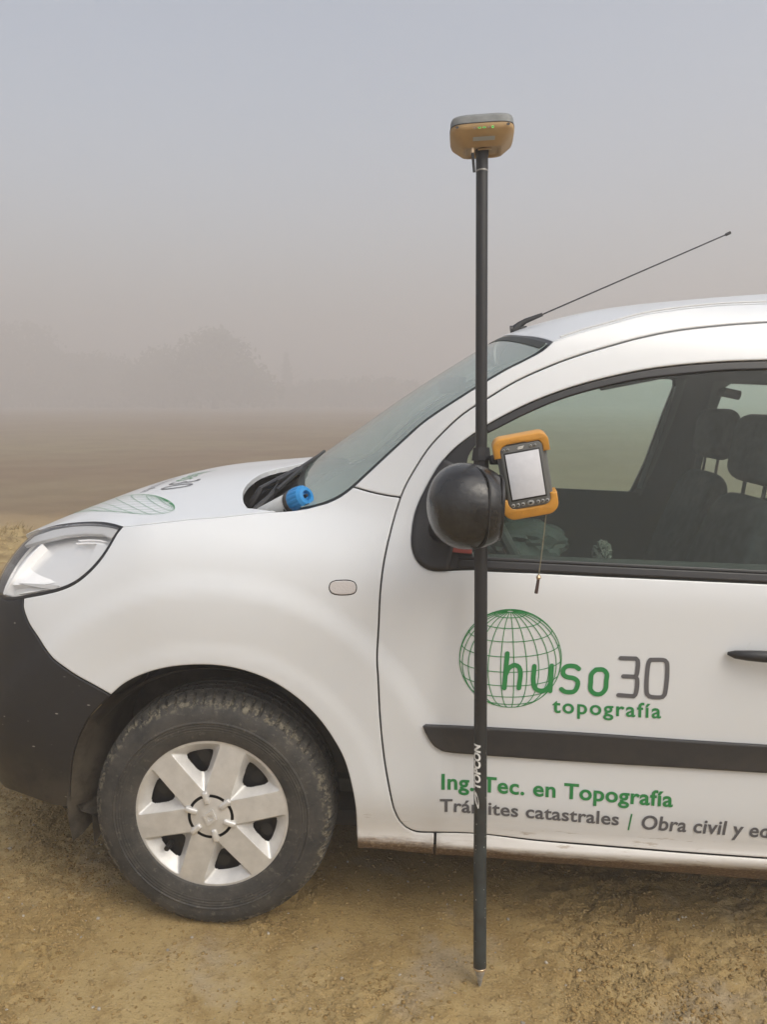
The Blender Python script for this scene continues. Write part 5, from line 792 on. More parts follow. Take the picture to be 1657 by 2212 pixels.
def seat(cx, cy, hx, hz, sc_=1.0):
    s = empty('seat', parent=van)
    back = [(-.02, .50), (.04, .46), (.09, .60), (.15, .85), (.19, 1.05), (.20, 1.12), (.165, 1.16), (.12, 1.14), (.08, 1.02), (.02, .82), (-.04, .62)]
    wd = [0, .2, .235, .24]
    V, F = [], []; n = len(back)
    rows = [(-.22, .86), (-.20, .97), (-.12, 1), (.12, 1), (.20, .97), (.22, .86)]
    c0 = np.mean(back, axis=0)
    for y, k in rows:
        for (x, z) in back:
            p = c0+(np.array((x, z))-c0)*k; V.append((cx+p[0], cy+y*(1-.20*max(0, (p[1]-.8)/.4)), p[1]))
    for r in range(len(rows)-1):
        for i in range(n): F.append((r*n+i, r*n+(i+1) % n, (r+1)*n+(i+1) % n, (r+1)*n+i))
    F += [tuple(range(n))[::-1], tuple(range(len(V)-n, len(V)))]
    o = link('backrest', mesh('backrest', V, F, True, 60), M['seat'], s); o.modifiers.new('s', 'SUBSURF').levels = 2; o.modifiers['s'].render_levels = 2
    bm = bmesh.new(); box_bm(bm, (cx-.25, cy, .52), (.52, .48, .16), Matrix.Rotation(.12, 3, 'Y'), .06, 4); link('seat_cushion', bm_mesh(bm, 'seat_cushion'), M['seat'], s)
    bm = bmesh.new(); box_bm(bm, (hx, cy, hz), (.10, .27, .20), Matrix.Rotation(.10, 3, 'Y'), .048, 5); link('headrest', bm_mesh(bm, 'headrest'), M['seat'], s)
    for d in (-.07, .07): tube('headrest_post', [(hx-.005, cy+d, hz-.06), (hx-.015, cy+d, hz-.19)], .006, M['black'], s, 8)
    box('seat_base', (cx-.22, cy, .39), (.4, .42, .12), M['interior'], s)
seat(1.30, .43, 1.475, 1.285); seat(1.50, 2*HALF-.45, 1.685, 1.30)
# rear bench
bm = bmesh.new(); box_bm(bm, (2.45, HALF, .82), (.14, 1.30, .60), Matrix.Rotation(.2, 3, 'Y'), .05, 3); link('rear_bench', bm_mesh(bm, 'rear_bench'), M['seat'], van)
M['pillar'] = mat('pillar_grey', (.22, .25, .25), .6)
# inner door skins, pillars, headlining
def skin(name, outline, lift, mt_, hole=[]):
    me = panel(name, dens(outline, .04), side, hole, .06, 0, 0, lift, 0); both(name, me, mt_, van)
skin('door_lining', [(.40, .30), (.40, .98), (.46, 1.022), (1.50, 1.030), (1.56, .30)], -.065, M['interior'])
skin('door_lining', [(1.56, .30), (1.60, 1.030), (2.34, 1.030), (2.34, .30)], -.065, M['interior'])
skin('rear_lining', [(2.36, .35), (2.36, 1.0), (3.2, 1.0), (3.2, .35)], -.05, M['interior'])
skin('centre_pillar', [(1.478, 1.00), (1.52, 1.15), (1.56, 1.35), (1.59, 1.49), (1.585, 1.55), (1.86, 1.55), (1.80, 1.50), (1.775, 1.35), (1.76, 1.03)], -.03, M['interior2'])
skin('centre_pillar', [(1.51, 1.00), (1.555, 1.15), (1.60, 1.35), (1.63, 1.56), (1.74, 1.56), (1.73, 1.35), (1.70, .6), (1.53, .6)], -.055, M['interior'])
skin('pillar_edge', [(1.492, 1.04), (1.515, 1.04), (1.575, 1.35), (1.592, 1.50), (1.583, 1.50), (1.553, 1.35)], -.040, M['pillar'])
skin('header_lining', [(.9, 1.50), (1.1, 1.56), (1.35, 1.60), (3.2, 1.62), (3.2, 1.535), (1.45, 1.532), (1.2, 1.50), (.95, 1.44)], -.045, M['interior'])
skin('rear_pillar', [(2.26, 1.0), (2.26, 1.56), (2.44, 1.56), (2.44, 1.0)], -.05, M['interior'])
me = panel('headlining', dens([(.80, .30), (.78, .6), (.775, HALF), (.78, 2*HALF-.6), (.80, 2*HALF-.30), (1.0, 2*HALF-.27), (1.4, 2*HALF-.30), (3.2, 2*HALF-.32), (3.2, .32), (1.4, .30), (1.0, .27)], .06), roofS, [], .1, 0, 0, -.03, 0)
link('headlining', me, M['interior2'], van)
tube('grab_handle', [(1.79, 2*HALF-.15, 1.475), (1.80, 2*HALF-.20, 1.47), (1.86, 2*HALF-.20, 1.46)], .02, M['interior'], van, 10)

# rear-view mirror inside
box('rear_view_mirror', (.60, HALF, 1.44), (.03, .22, .06), M['interior'], van, rot=Matrix.Rotation(.3, 3, 'Z'), bev=.012)
# ---------------------------------------------------------------- wheels
def wheel_parts():
    """wheel about the origin, outer face towards -y"""
    n = 76; sub = 8; N = n*sub
    prof = [(.198, -.002), (.203, -.010), (.212, -.014), (.235, -.019), (.250, -.0195), (.252, -.0215), (.256, -.0215), (.258, -.0198), (.268, -.0190), (.284, -.015), (.297, -.006), (.3055, .004), (.3105, .014), (.3135, .026), (.3155, .042), (.3160, .046), (.3100, .047), (.3100, .055), (.3165, .056), (.3175, .078), (.3110, .079), (.3110, .088), (.3175, .089),
            (.3175, .107), (.3110, .108), (.3110, .117), (.3165, .118), (.3150, .140), (.3110, .160), (.300, .178), (.27, .192), (.235, .19), (.20, .175)]
    V, F = [], []; k = len(prof)
    for i in range(N):
        q = 2*math.pi*i/N
        for j, (r, y) in enumerate(prof):
            dq = .012*max(0, (y-.004))/.04 if j < 16 else .012
            if 10 <= j <= 15 and i % sub in (0, 1): r -= (.002, .006, .009, .010, .009, .006)[j-10]
            if 18 <= j <= 25 and (i+4) % sub == 0 and j not in (20, 21): r -= .003
            if j in (4, ) : r += 0
            a = q+dq; V.append((r*math.cos(a), y, r*math.sin(a)))
    for i in range(N):
        for j in range(k-1): F.append((i*k+j, i*k+j+1, ((i+1) % N)*k+j+1, ((i+1) % N)*k+j))
    ty = mesh('tyre', V, F, True, 30)
    # settle the tyre on the ground
    for v in ty.vertices:
        if v.co.z < -.3: v.co.z = -.305+ (v.co.z+.305)*.12 if v.co.z < -.305 else v.co.z
        if v.co.z < -.24: v.co.y -= .006*min(1, (-.24-v.co.z)/.05)*(1 if v.co.y < .03 else 0)
    # cover: height field in polar coordinates
    R = .2065; NT, NR = 720, 130; V, F = [], []; idx = {}
    def depth(r, a):
        # a measured from the nearest pocket centre line, -30..30 deg
        x, y = r*math.cos(a), r*math.sin(a); hw = .0325
        # distance to the two spoke axes at +-30 deg (pocket side)
        d1 = (x*math.sin(rad(30))-y*math.cos(rad(30)))-hw; d2 = (x*math.sin(rad(30))+y*math.cos(rad(30)))-hw
        do = .1935-r
        dd = [d1*1.75, d2*1.75, do*1.05, (r-.062)*.75]
        m_ = min(dd)
        if m_ <= 0: return 0, m_
        kx = .004; s_ = -kx*math.log(sum(math.exp(-v/kx) for v in dd)); return max(0, s_), m_
    PA = 44.0   # one pocket centre line
    rs_ = np.concatenate([np.linspace(.010, R*.985, NR-5), [R*.99, R*.995, R, R+.001, R-.0005]])
    ysx = {}
    for i in range(NT):
        q = 2*math.pi*i/NT; a = (math.degrees(q)-PA+30) % 60-30
        for j, r in enumerate(rs_):
            d, raw = depth(r, rad(a))
            y = -.004-.012*(1-(r/R)**2)            # slight dome
            y += min(d, .030)
            if r < .051: y += -.003*(1-(r/.051)**2)
            if .045 < r < .068:                     # fingers over the ring
                pass
            if j >= NR-4: y += (.001, .004, .009, .016)[j-(NR-4)]
            V.append((r*math.cos(q), y, r*math.sin(q)))
    hole = set()
    for i in range(NT):
        q = 2*math.pi*(i+.5)/NT; a = (math.degrees(q)-PA+30) % 60-30
        for j in range(NR-1):
            r = (rs_[j]+rs_[j+1])/2; d, raw = depth(r, rad(a)); x_, y_ = r*math.cos(rad(a)), r*math.sin(rad(a)); e1 = x_*.5-y_*.866-.0325-.0140; e2 = x_*.5+y_*.866-.0325-.0140; cut = -.005*math.log(sum(math.exp(-min(v, .2)/.005) for v in (e1, e2, .1935-r-.026, x_-.106))) > 0
            sa = (math.degrees(q)-PA) % 60-30            # angle from a spoke
            if .0525 < r < .060 and abs(sa)*math.pi/180*r < .020: cut = True
            if not cut: F.append((i*NR+j, i*NR+j+1, ((i+1) % NT)*NR+j+1, ((i+1) % NT)*NR+j))
    c = len(V); V.append((0, -.0195, 0))
    for i in range(NT): F.append((c, i*NR, ((i+1) % NT)*NR))
    cov = mesh('wheel_cover', V, [f[::-1] for f in F], True, 28)
    return ty, cov
TY, COV = wheel_parts()
def rubber():
    m_ = mat('tyre_rubber', (.03, .03, .03), .75, bump=.4, bscale=200); t = m_.node_tree; b = t.nodes['Principled BSDF']
    tc = t.nodes.new('ShaderNodeTexCoord'); sp = t.nodes.new('ShaderNodeSeparateXYZ'); t.links.new(tc.outputs['Object'], sp.inputs[0])
    r = mth(t, 'SQRT', mth(t, 'ADD', mth(t, 'POWER', sp.outputs[0], 2), mth(t, 'POWER', sp.outputs[2], 2)))
    n1 = noise(t, tc.outputs['Object'], 14, 6, .7); n2 = noise(t, tc.outputs['Object'], 60, 5, .7); n3 = noise(t, tc.outputs['Object'], 5, 3, .6)
    base = mix(t, maprange(t, n1.outputs[0], .3, .7), (.022, .022, .022), (.060, .055, .048))
    ring_ = mth(t, 'MULTIPLY', maprange(t, r, .285, .299), maprange(t, r, .314, .303))
    crust = mth(t, 'MULTIPLY', ring_, maprange(t, n2.outputs[0], .47, .62)); crust = mth(t, 'MULTIPLY', crust, maprange(t, n3.outputs[0], .25, .55, .35, 1))
    c = mix(t, crust, base, (.25, .22, .155))
    sc_ = mth(t, 'MULTIPLY', maprange(t, n2.outputs[0], .56, .66), .6); c = mix(t, sc_, c, (.12, .112, .09))
    t.links.new(c, b.inputs['Base Color'])
    # moulded rings and scuffs on the sidewall
    wv = mth(t, 'SINE', mth(t, 'MULTIPLY', r, 900)); rg = mth(t, 'MULTIPLY', mth(t, 'MULTIPLY', maprange(t, r, .225, .232), maprange(t, r, .262, .255)), wv)
    bp = t.nodes.new('ShaderNodeBump'); bp.inputs['Strength'].default_value = .6; bp.inputs['Distance'].default_value = .003
    t.links.new(mth(t, 'ADD', mth(t, 'MULTIPLY', rg, .25), mth(t, 'ADD', n2.outputs[0], crust)), bp.inputs['Height']); t.links.new(bp.outputs[0], b.inputs['Normal'])
    return m_
M['rubber'] = rubber()
def make_wheel(x, y0, flip, emblem_rot=0):
    w_ = empty('wheel', parent=van); w_.location = (x, y0, .305)
    if flip: w_.rotation_euler = (0, 0, math.pi)
    link('tyre', TY, M['rubber'], w_); link('wheel_cover', COV, M['cover'], w_)
    return w_
fwh = make_wheel(0, .010, False); fwh.rotation_euler = (0, 0, rad(-.6))
# steel rim behind the cover: dish with round holes
def steel_rim():
    V, F = [], []; NT, prof = 96, [(.205, .004), (.200, .010), (.19, .03), (.165, .036), (.120, .030), (.095, .036), (.06, .040), (.01, .040)]
    k = len(prof)
    for i in range(NT):
        q = 2*math.pi*i/NT
        for r, y in prof: V.append((r*math.cos(q), y, r*math.sin(q)))
    for i in range(NT):
        for j in range(k-1): F.append((i*k+j, i*k+j+1, ((i+1) % NT)*k+j+1, ((i+1) % NT)*k+j))
    return mesh('steel_rim', V, [f[::-1] for f in F])
SR = steel_rim()
def vent_disc(r=.0165):
    V = [(0, 0, 0)]+[(r*math.cos(q), 0, r*math.sin(q)) for q in np.linspace(0, 2*math.pi, 24, endpoint=False)]
    return mesh('vent_hole', V, [(0, i+1, (i+1) % 24+1) for i in range(24)], False)
VD = vent_disc(); FG = None
def finger():
    bm = bmesh.new(); box_bm(bm, (.052, -.0180, 0), (.034, .010, .0150), None, .0048, 3); return bm_mesh(bm, 'cover_finger')
FG = finger()
def emblem():
    """raised open lozenge"""
    bm = bmesh.new(); o = [(0, .024), (.0185, 0), (0, -.024), (-.0185, 0)]
    for i in range(4):
        a, b = Vector((o[i][0], 0, o[i][1])), Vector((o[(i+1) % 4][0], 0, o[(i+1) % 4][1])); a2, b2 = a*.45, b*.45
        if i in (0, 2): b2 = b*.52
        vs_ = [bm.verts.new(p+Vector((0, y, 0))) for y in (-.0235, -.019) for p in (a, b, b2, a2)]
        for f in ((0, 1, 2, 3), (7, 6, 5, 4), (0, 4, 5, 1), (1, 5, 6, 2), (2, 6, 7, 3), (3, 7, 4, 0)): bm.faces.new([vs_[t_] for t_ in f])
    return bm_mesh(bm, 'hub_emblem', False)
EM = emblem()
def dress(w_):
    link('steel_rim', SR, M['steel'], w_)
    for k in range(6):
        q = rad(44+60*k); r = .146
        v = link('vent_hole', VD, M['black'], w_); v.location = (r*math.cos(q-.06), .0268, r*math.sin(q-.06))
        f = link('cover_finger', FG, M['cover'], w_); f.rotation_euler = (0, -q, 0)
    e = link('hub_emblem', EM, M['cover'], w_); e.rotation_euler = (0, rad(14), 0)
dress(fwh)
vst = tube('valve', [(-.113, .02, -.098), (-.116, -.012, -.100)], .007, M['black'], fwh, 10)
w2 = make_wheel(2.697, .010, False); dress(w2)
w3 = make_wheel(0, 2*HALF-.010, True); w4 = make_wheel(2.697, 2*HALF-.010, True)
for w_ in (w3, w4): link('steel_rim', SR, M['steel'], w_)

# ---------------------------------------------------------------- lettering on the van
def strokes_obj(keys, mt_, parent, wd, name='lettering'):
    lines = [L for k in keys for L in D['strokes'][k]]
    X, F = ribbon(lines, wd, side, .0016); me = mesh(name, X, F, False); return link(name, me, mt_, parent)
strokes_obj('huso', M['green'], fd, .0115); strokes_obj('30', M['greyv'], fd, .0108)
g = T_['globe']; gc = A_(g[0]); gx = A_(g[2])-A_(g[1]); gy = A_(g[3])-A_(g[4])
def globe_lines(tilt=16):
    L = []; ct, st = math.cos(rad(tilt)), math.sin(rad(tilt))
    def pr(lat, lon):
        x = math.cos(lat)*math.sin(lon); y = math.sin(lat); z = math.cos(lat)*math.cos(lon)
        return x, y*ct-z*st, y*st+z*ct
    for lat in range(-54, 90, 18):
        cur = []
        for lo in range(-180, 181, 4):
            p = pr(rad(lat), rad(lo))
            if p[2] > -.001: cur.append(p[:2])
            elif cur: L.append(cur); cur = []
        if cur: L.append(cur)
    for lo in range(0, 360, 15):
        cur = []
        for la in range(-90, 87, 4):
            p = pr(rad(la), rad(lo+4))
            if p[2] > -.001: cur.append(p[:2])
            elif cur: L.append(cur); cur = []
        if cur: L.append(cur)
    L.append([(math.cos(q), math.sin(q)) for q in np.linspace(0, 2*math.pi, 73)])
    L.append([pr(rad(86), rad(q))[:2] for q in range(0, 361, 20)])
    return [l for l in L if len(l) > 1]
GLB = globe_lines()
lines = [[gc+gx/2*x+gy/2*y for x, y in L] for L in GLB]
X, F = ribbon(lines, .0019, side, .0012); link('globe_emblem', mesh('globe_emblem', X, F, False), M['green'], fd)
def side_text(body, a, b, top, mt_, parent, bold, shear=0, spacing=1.0):
    a, b, top = A_(a), A_(b), A_(top)
    def fit(tx, ty):
        P = a+(b-a)*tx[:, None]+(top-a)*ty[:, None]; return side(P[:, 0], P[:, 1])+snorm(side, P[:, 0], P[:, 1])*.0015
    return link('lettering', text_mesh('lettering', body, fit, bold, shear, spacing), mt_, parent)
side_text('topografía', T_['topografia'][0], T_['topografia'][1], A_(T_['topografia'][0])+(A_(T_['topografia'][2])-A_(T_['topografia'][0]))*1.32, M['green'], fd, .018, 0, 1.16)
side_text('Ing. Tec. en Topografía', T_['ing'][0], T_['ing'][1], A_(T_['ing'][0])+(A_(T_['ing'][2])-A_(T_['ing'][0]))*1.12, M['green'], fd, .024, 0, 1.05)
side_text('Trámites catastrales', T_['tram'][0], T_['tram'][1], A_(T_['tram'][0])+(A_(T_['tram'][2])-A_(T_['tram'][0]))*1.16, M['greyv'], fd, .020, 0, 1.04)
ba_, bb_ = A_(T_['bar'][0]), A_(T_['bar'][1]); X, F = ribbon([[ba_, bb_]], .0038, side, .0015); link('lettering', mesh('lettering', X, F, False), M['green'], fd)
o0, o1, o2, ot = [A_(p) for p in T_['obra']]
side_text('Obra civil y ed', o0, o0+(o2-o0)*1.035, o0+(ot-o0)*1.14, M['greyv'], fd, .020, .15, 1.04)
# bonnet lettering, read from the front of the van
hc = A_((-.375, .385)); hR = .215; ha = rad(-31)
hl_lines = [[hc+np.array([y*math.cos(ha)-x*math.sin(ha)*-1*-1, y*math.sin(ha)-x*math.cos(ha)])*hR for x, y in L] for L in GLB]
X, F = ribbon(hl_lines, .0011, hoodS, .0012)
keep = [f for f in F if np.mean([X[v][1] for v in f]) > .16 and np.mean([X[v][0] for v in f]) > -.70]
link('globe_emblem', mesh('globe_emblem', X, keep, False), M['green'], hood)
def hood_text(body, x0, y0, y1, h, mt_, bold):
    def fit(tx, ty):
        x = x0+h*ty; y = y0+(y1-y0)*tx; return hoodS(x, y)+snorm(hoodS, x, y)*.0012
    link('lettering', text_mesh('lettering', body, fit, bold), mt_, hood)
hood_text('30', -.286, .585, .45, .105, M['greyv'], -.008)
hood_text('huso', -.286, .86, .61, .085, M['green'], -.008)
hood_text('topografía', -.350, .78, .48, .032, M['greyv'], -.004)

# ---------------------------------------------------------------- the can lying at the foot of the windscreen
M['can'] = mat('can_grey', (.55, .56, .55), .4, var=.06, vscale=60); M['blue'] = mat('blue_plastic', (.012, .21, .52), .45)
ca = Vector((.108, .233, 1.068)); cb = Vector((.196, .163, 1.122)); ax_ = (cb-ca).normalized()
can = empty('spray_can', 'grey can with ribbed blue nozzle cap lying at the foot of the windscreen', 'can', MT @ Matrix.Translation(ca) @ ax_.to_track_quat('Z', 'Y').to_matrix().to_4x4())
lathe('can_body', [(0, -.06), (.028, -.06), (.031, -.05), (.031, .072), (.029, .076), (0, .076)], M['can'], can, 32, 'Z')
lathe('can_collar', [(.0305, .070), (.034, .074), (.034, .088), (.030, .09)], M['moulding'], can, 32, 'Z')
V, F = [], []; n = 48; pr_ = [(.032, .086), (.0345, .094), (.0335, .110), (.031, .126), (.024, .134), (.014, .136), (.0125, .131), (.012, .124), (0.001, .124)]
for i in range(n):
    q = 2*math.pi*i/n
    for j, (r, h) in enumerate(pr_):
        r2 = r-(.0014 if i % 3 == 0 and 1 <= j <= 3 else 0); V.append((r2*math.cos(q), r2*math.sin(q), h))
k = len(pr_)
for i in range(n):
    for j in range(k-1): F.append((i*k+j, ((i+1) % n)*k+j, ((i+1) % n)*k+j+1, i*k+j+1))
link('nozzle_cap', mesh('nozzle_cap', V, F, True, 25), M['blue'], can)
lathe('nozzle', [(0, .136), (.004, .136), (.0055, .124)], M['trim'], can, 16, 'Z')

# ---------------------------------------------------------------- survey pole
def pole_mat():
    m_ = mat('pole_black', (.013, .013, .014), .42); t = m_.node_tree; b = t.nodes['Principled BSDF']
    tc = t.nodes.new('ShaderNodeTexCoord'); sp = t.nodes.new('ShaderNodeSeparateXYZ'); t.links.new(tc.outputs['Object'], sp.inputs[0])
    n1 = noise(t, tc.outputs['Object'], 25, 5, .7); v = t.nodes.new('ShaderNodeTexVoronoi'); v.inputs['Scale'].default_value = 120; t.links.new(tc.outputs['Object'], v.inputs['Vector'])
    worn = mth(t, 'MULTIPLY', maprange(t, sp.outputs[2], .75, .25), maprange(t, n1.outputs[0], .35, .62, .3, 1))
    c = mix(t, worn, (.013, .013, .014), (.036, .044, .043))
    s_ = mth(t, 'MULTIPLY', mth(t, 'MULTIPLY', maprange(t, v.outputs['Distance'], .22, .10), maprange(t, sp.outputs[2], .75, .30)), mth(t, 'GREATER_THAN', v.outputs['Color'], .56))
    c = mix(t, s_, c, (.42, .42, .38)); t.links.new(c, b.inputs['Base Color'])
    t.links.new(mth(t, 'ADD', .40, mth(t, 'MULTIPLY', worn, .3)), b.inputs['Roughness']); return m_
M['pole'] = pole_mat(); M['tip'] = mat('pole_point', (.42, .41, .39), .5, .6, var=.3, vscale=80); M['brass'] = mat('brass', (.55, .42, .28), .35, .8)
PB = W((.6960, -.1584, -.004)); PT = W((.6035, .040, 1.952)); pdir = (PT-PB).normalized(); PL = (PT-PB).length
camv = cam.matrix_world.translation
xl = pdir.cross(Vector((0, 1, 0))).cross(pdir)  # towards +y, square to the pole
yl = xl.normalized(); xx = yl.cross(pdir).normalized()
PM = Matrix((( xx.x, yl.x, pdir.x, PB.x), (xx.y, yl.y, pdir.y, PB.y), (xx.z, yl.z, pdir.z, PB.z), (0, 0, 0, 1)))
pole = empty('survey_pole', 'black survey pole with a grey metal point leaning against the van between mirror and window', 'pole', PM)
lathe('lower_tube', [(0, .046), (.0150, .046), (.0155, .05), (.0155, 1.155), (.0150, 1.16), (0.001, 1.16)], M['pole'], pole, 24, 'Z')
lathe('upper_tube', [(.0, 1.10), (.0138, 1.10), (.0138, PL-.035), (.001, PL-.035)], M['pole'], pole, 24, 'Z')
lathe('pole_ring', [(.0136, PL-.040), (.0147, PL-.039), (.0147, PL-.0365), (.0136, PL-.036)], M['tip'], pole, 24, 'Z')
lathe('pole_head', [(.0, PL-.035), (.0142, PL-.035), (.0142, PL-.004), (.0158, PL), (.0160, PL+.022), (.013, PL+.026), (.0, PL+.026)], M['trim'], pole, 24, 'Z')
lathe('point', [(0, 0), (.0022, .0012), (.0065, .016), (.0068, .022), (.0118, .036), (.0135, .044), (.0, .046)], M['tip'], pole, 24, 'Z')
lathe('point_collar', [(.0148, .044), (.0162, .045), (.0162, .049), (.0152, .050)], M['brass'], pole, 24, 'Z')
for zz in (.66, .70, .76):
    d = link('locking_hole', mesh('locking_hole', [(-.0118+.0022*math.cos(q), -.0112, zz+.003*math.sin(q)) for q in np.linspace(0, 2*math.pi, 12, endpoint=False)], [tuple(range(12))], False), M['black'], pole)
# clamp where the controller is held
CZ = (W((.632, -.034, 1.256))-PB).dot(pdir)
bm = bmesh.new()
for zz, h, rr in ((CZ+.010, .030, .0235), (CZ-.018, .034, .0195)): 
    r = bmesh.ops.create_cone(bm, cap_ends=True, segments=8, radius1=rr, radius2=rr*.86 if h == .030 else rr*.95, depth=h, matrix=Matrix.Translation((0, 0, zz)) @ Matrix.Rotation(rad(22.5), 4, 'Z'))
link('pole_clamp', bm_mesh(bm, 'pole_clamp', True, 25), M['trim'], pole)
cl = box('clamp_arm', (.038, -.022, CZ-.004), (.040, .030, .022), M['trim'], pole, bev=.004)
box('clamp_plate', (.052, -.045, CZ-.060), (.010, .030, .14), M['trim'], pole, rot=Matrix.Rotation(rad(-10), 3, 'Y'), bev=.003)
tube('clamp_screw', [(.030, -.020, CZ-.004), (.030, -.045, CZ-.004)], .009, M['black'], pole, 12)
# white print running up the tube
def pole_text(body, z0, z1, hgt, bold):
    def fit(tx, ty):
        z = z0+(z1-z0)*tx; a = rad(-97)-ty*hgt/.0157
        r = .0157; return np.stack([r*np.cos(a), r*np.sin(a), z], -1)
    return link('lettering', text_mesh('lettering', body, fit, bold, .12, 1.0, 14), M['white_print'], pole)
z_t0 = .486; z_t1 = .594
pole_text('TOPCON', z_t0, z_t1, .0185, .045)
V, F = [], []
for k, (za_, zb_, w0) in enumerate(((.440, .480, .008), (.450, .484, .006))):
    s = len(V); n = 14
    for i in range(n):
        t_ = i/(n-1); wd = w0*math.sin(math.pi*min(1, t_*1.0+.02))**.6
        a0 = rad(-112-20*k)-t_*.45
        for sg in (-1, 1): a = a0+sg*wd/.0157*.5; V.append((.0157*math.cos(a), .0157*math.sin(a), za_+(zb_-za_)*t_))
    F += [(s+2*i, s+2*i+1, s+2*i+3, s+2*i+2) for i in range(n-1)]
link('logo_mark', mesh('logo_mark', V, F, False), M['white_print'], pole)

# ---------------------------------------------------------------- receiver on top of the pole
M['tan'] = mat('receiver_tan', (.40, .265, .125), .55, var=.08, vscale=15); M['capg'] = mat('receiver_grey', (.19, .20, .20), .6, var=.12, vscale=30)
M['led'] = mat('led_green', (.1, .5, .1), .4, emis=(.25, 1, .2), estr=.22); M['label'] = mat('silver_label', (.34, .36, .36), .5)
RM = PM @ Matrix.Translation((0, 0, PL+.004)) @ Matrix.Rotation(rad(-1.5), 4, 'Y') @ Matrix.Rotation(rad(-3), 4, 'Z') @ Matrix.Diagonal((.81, .81, .49, 1))
rec = empty('satellite_receiver', 'tan and grey satellite receiver with green lights on top of the survey pole', 'receiver', RM)
def sloft(name, levels, n=64, e=.42):
    """levels: (z, half x, half y); superellipse sections"""
    V, F = [], []
    for z, a, b in levels:
        for i in range(n):
            q = 2*math.pi*i/n; c, s = math.cos(q), math.sin(q); V.append((a*math.copysign(abs(c)**e, c), b*math.copysign(abs(s)**e, s), z))
    for j in range(len(levels)-1):
        for i in range(n): F.append((j*n+i, j*n+(i+1) % n, (j+1)*n+(i+1) % n, (j+1)*n+i))
    F += [tuple(range(n))[::-1], tuple(range((len(levels)-1)*n, len(levels)*n))]
    return mesh(name, V, F, True, 40)
link('receiver_body', sloft('receiver_body', [(.012, .030, .024), (.010, .042, .034), (.002, .047, .038), (.001, .054, .042), (.006, .060, .050), (.030, .0745, .066), (.052, .0870, .082), (.066, .0900, .086), (.080, .0895, .0855)]), M['tan'], rec)
link('receiver_seam', sloft('receiver_seam', [(.0795, .0905, .0865), (.0825, .0905, .0865)]), M['black'], rec)
link('receiver_cap', sloft('receiver_cap', [(.0825, .0895, .0855), (.110, .0885, .0845), (.120, .0865, .0825), (.126, .080, .076), (.128, .06, .055)]), M['capg'], rec)
for sx in (-1, 1):
    link('receiver_side', sloft('receiver_side', [(.012, .010, .060), (.03, .0075, .072), (.07, .006, .076)], 32), M['tan'], rec).location = (sx*.0830, 0, 0)
    bpy.data.objects.remove(rec.children[-1])
for i, (dx, on) in enumerate(((-.0215, 0), (-.0085, 1), (.0045, 1), (.0165, 0), (.0275, 1))):
    ov = [(dx+.0042*math.cos(q)*(1 if i < 4 else .8), -.0880, .056+.0036*math.sin(q)*(1 if i < 4 else 1.6)) for q in np.linspace(0, 2*math.pi, 20, endpoint=False)]
    ii = [(dx+.0026*math.cos(q), -.0884, .056+.0018*math.sin(q)) for q in np.linspace(0, 2*math.pi, 20, endpoint=False)]
    link('status_light', mesh('status_light', ov, [tuple(range(20))], False), M['led'] if on else M['greyv'], rec)
    link('light_symbol', mesh('light_symbol', ii, [tuple(range(20))], False), M['trim'] if on else M['tan'], rec)
box('silver_label', (.0035, -.0655, .0215), (.060, .0014, .0150), M['label'], rec, rot=Matrix.Rotation(rad(42), 3, 'X'), bev=.0004, seg=1)
for sx in (-1, 1): link('screw_well', mesh('screw_well', [(sx*.070+.005*math.cos(q), -.0838+.0005, .066+.006*math.sin(q)) for q in np.linspace(0, 2*math.pi, 16, endpoint=False)], [tuple(range(16))], False), M['moulding'], rec).location = (0, -.0022, 0)
tube('antenna_plug', [(-.0275, -.035, .012), (-.0275, -.035, -.022)], [.0060, .0065], M['brass'], rec, 12)
tube('whip_antenna', [(-.0275, -.035, -.020), (-.0245, -.035, -.108)], [.0042, .0038], M['black'], rec, 10)
tube('release_pin', [(-.012, -.020, .004), (.026, -.020, .004)], .004, M['brass'], rec, 8)

# ---------------------------------------------------------------- field controller
M['orange'] = mat('orange_rubber', (.58, .275, .040), .5, coat=.15, bump=.3, bscale=60, var=.10, vscale=20); M['ctl'] = mat('controller_grey', (.13, .135, .135), .5); M['key'] = mat('key_grey', (.28, .285, .28), .4)
M['screen'] = mat('lit_screen', (.42, .42, .43), .12, var=.05, vscale=50, emis=(.93, .92, .97), estr=.16)
cc = W((.727, -.128, 1.231)); z_ = Vector((0, 0, 1))
toc = (camv-cc).normalized()
bx_ = Matrix.Rotation(rad(-2), 4, 'Z') @ Matrix.Rotation(rad(8), 4, 'X') @ Matrix.Rotation(rad(-11), 4, 'Y')
ctl = empty('field_controller', 'orange and grey handheld controller with a lit screen clamped to the survey pole', 'controller', Matrix.Translation(cc) @ bx_)
CW, CH, CD = .112, .176, .036
bm = bmesh.new(); box_bm(bm, (0, 0, 0), (CW-.004, CD-.006, CH-.010), None, .008, 3); link('controller_body', bm_mesh(bm, 'controller_body'), M['ctl'], ctl)
def cap_mesh(z0, z1, top, wx, rc=.020, rec_=.010):
    """rubber cap: rounded end band wrapping the end of the body, open in front of the face plate"""
    n = 10; o = []
    sg = 1 if top else -1
    hw = wx/2
    o.append((-hw, z0))
    for i in range(n+1): a = math.pi-math.pi/2*i/n; o.append((-hw+rc+rc*math.cos(a), z1-sg*rc+sg*rc*math.sin(a)))
    for i in range(n+1): a = math.pi/2-math.pi/2*i/n; o.append((hw-rc+rc*math.cos(a), z1-sg*rc+sg*rc*math.sin(a)))
    o.append((hw, z0))
    return o
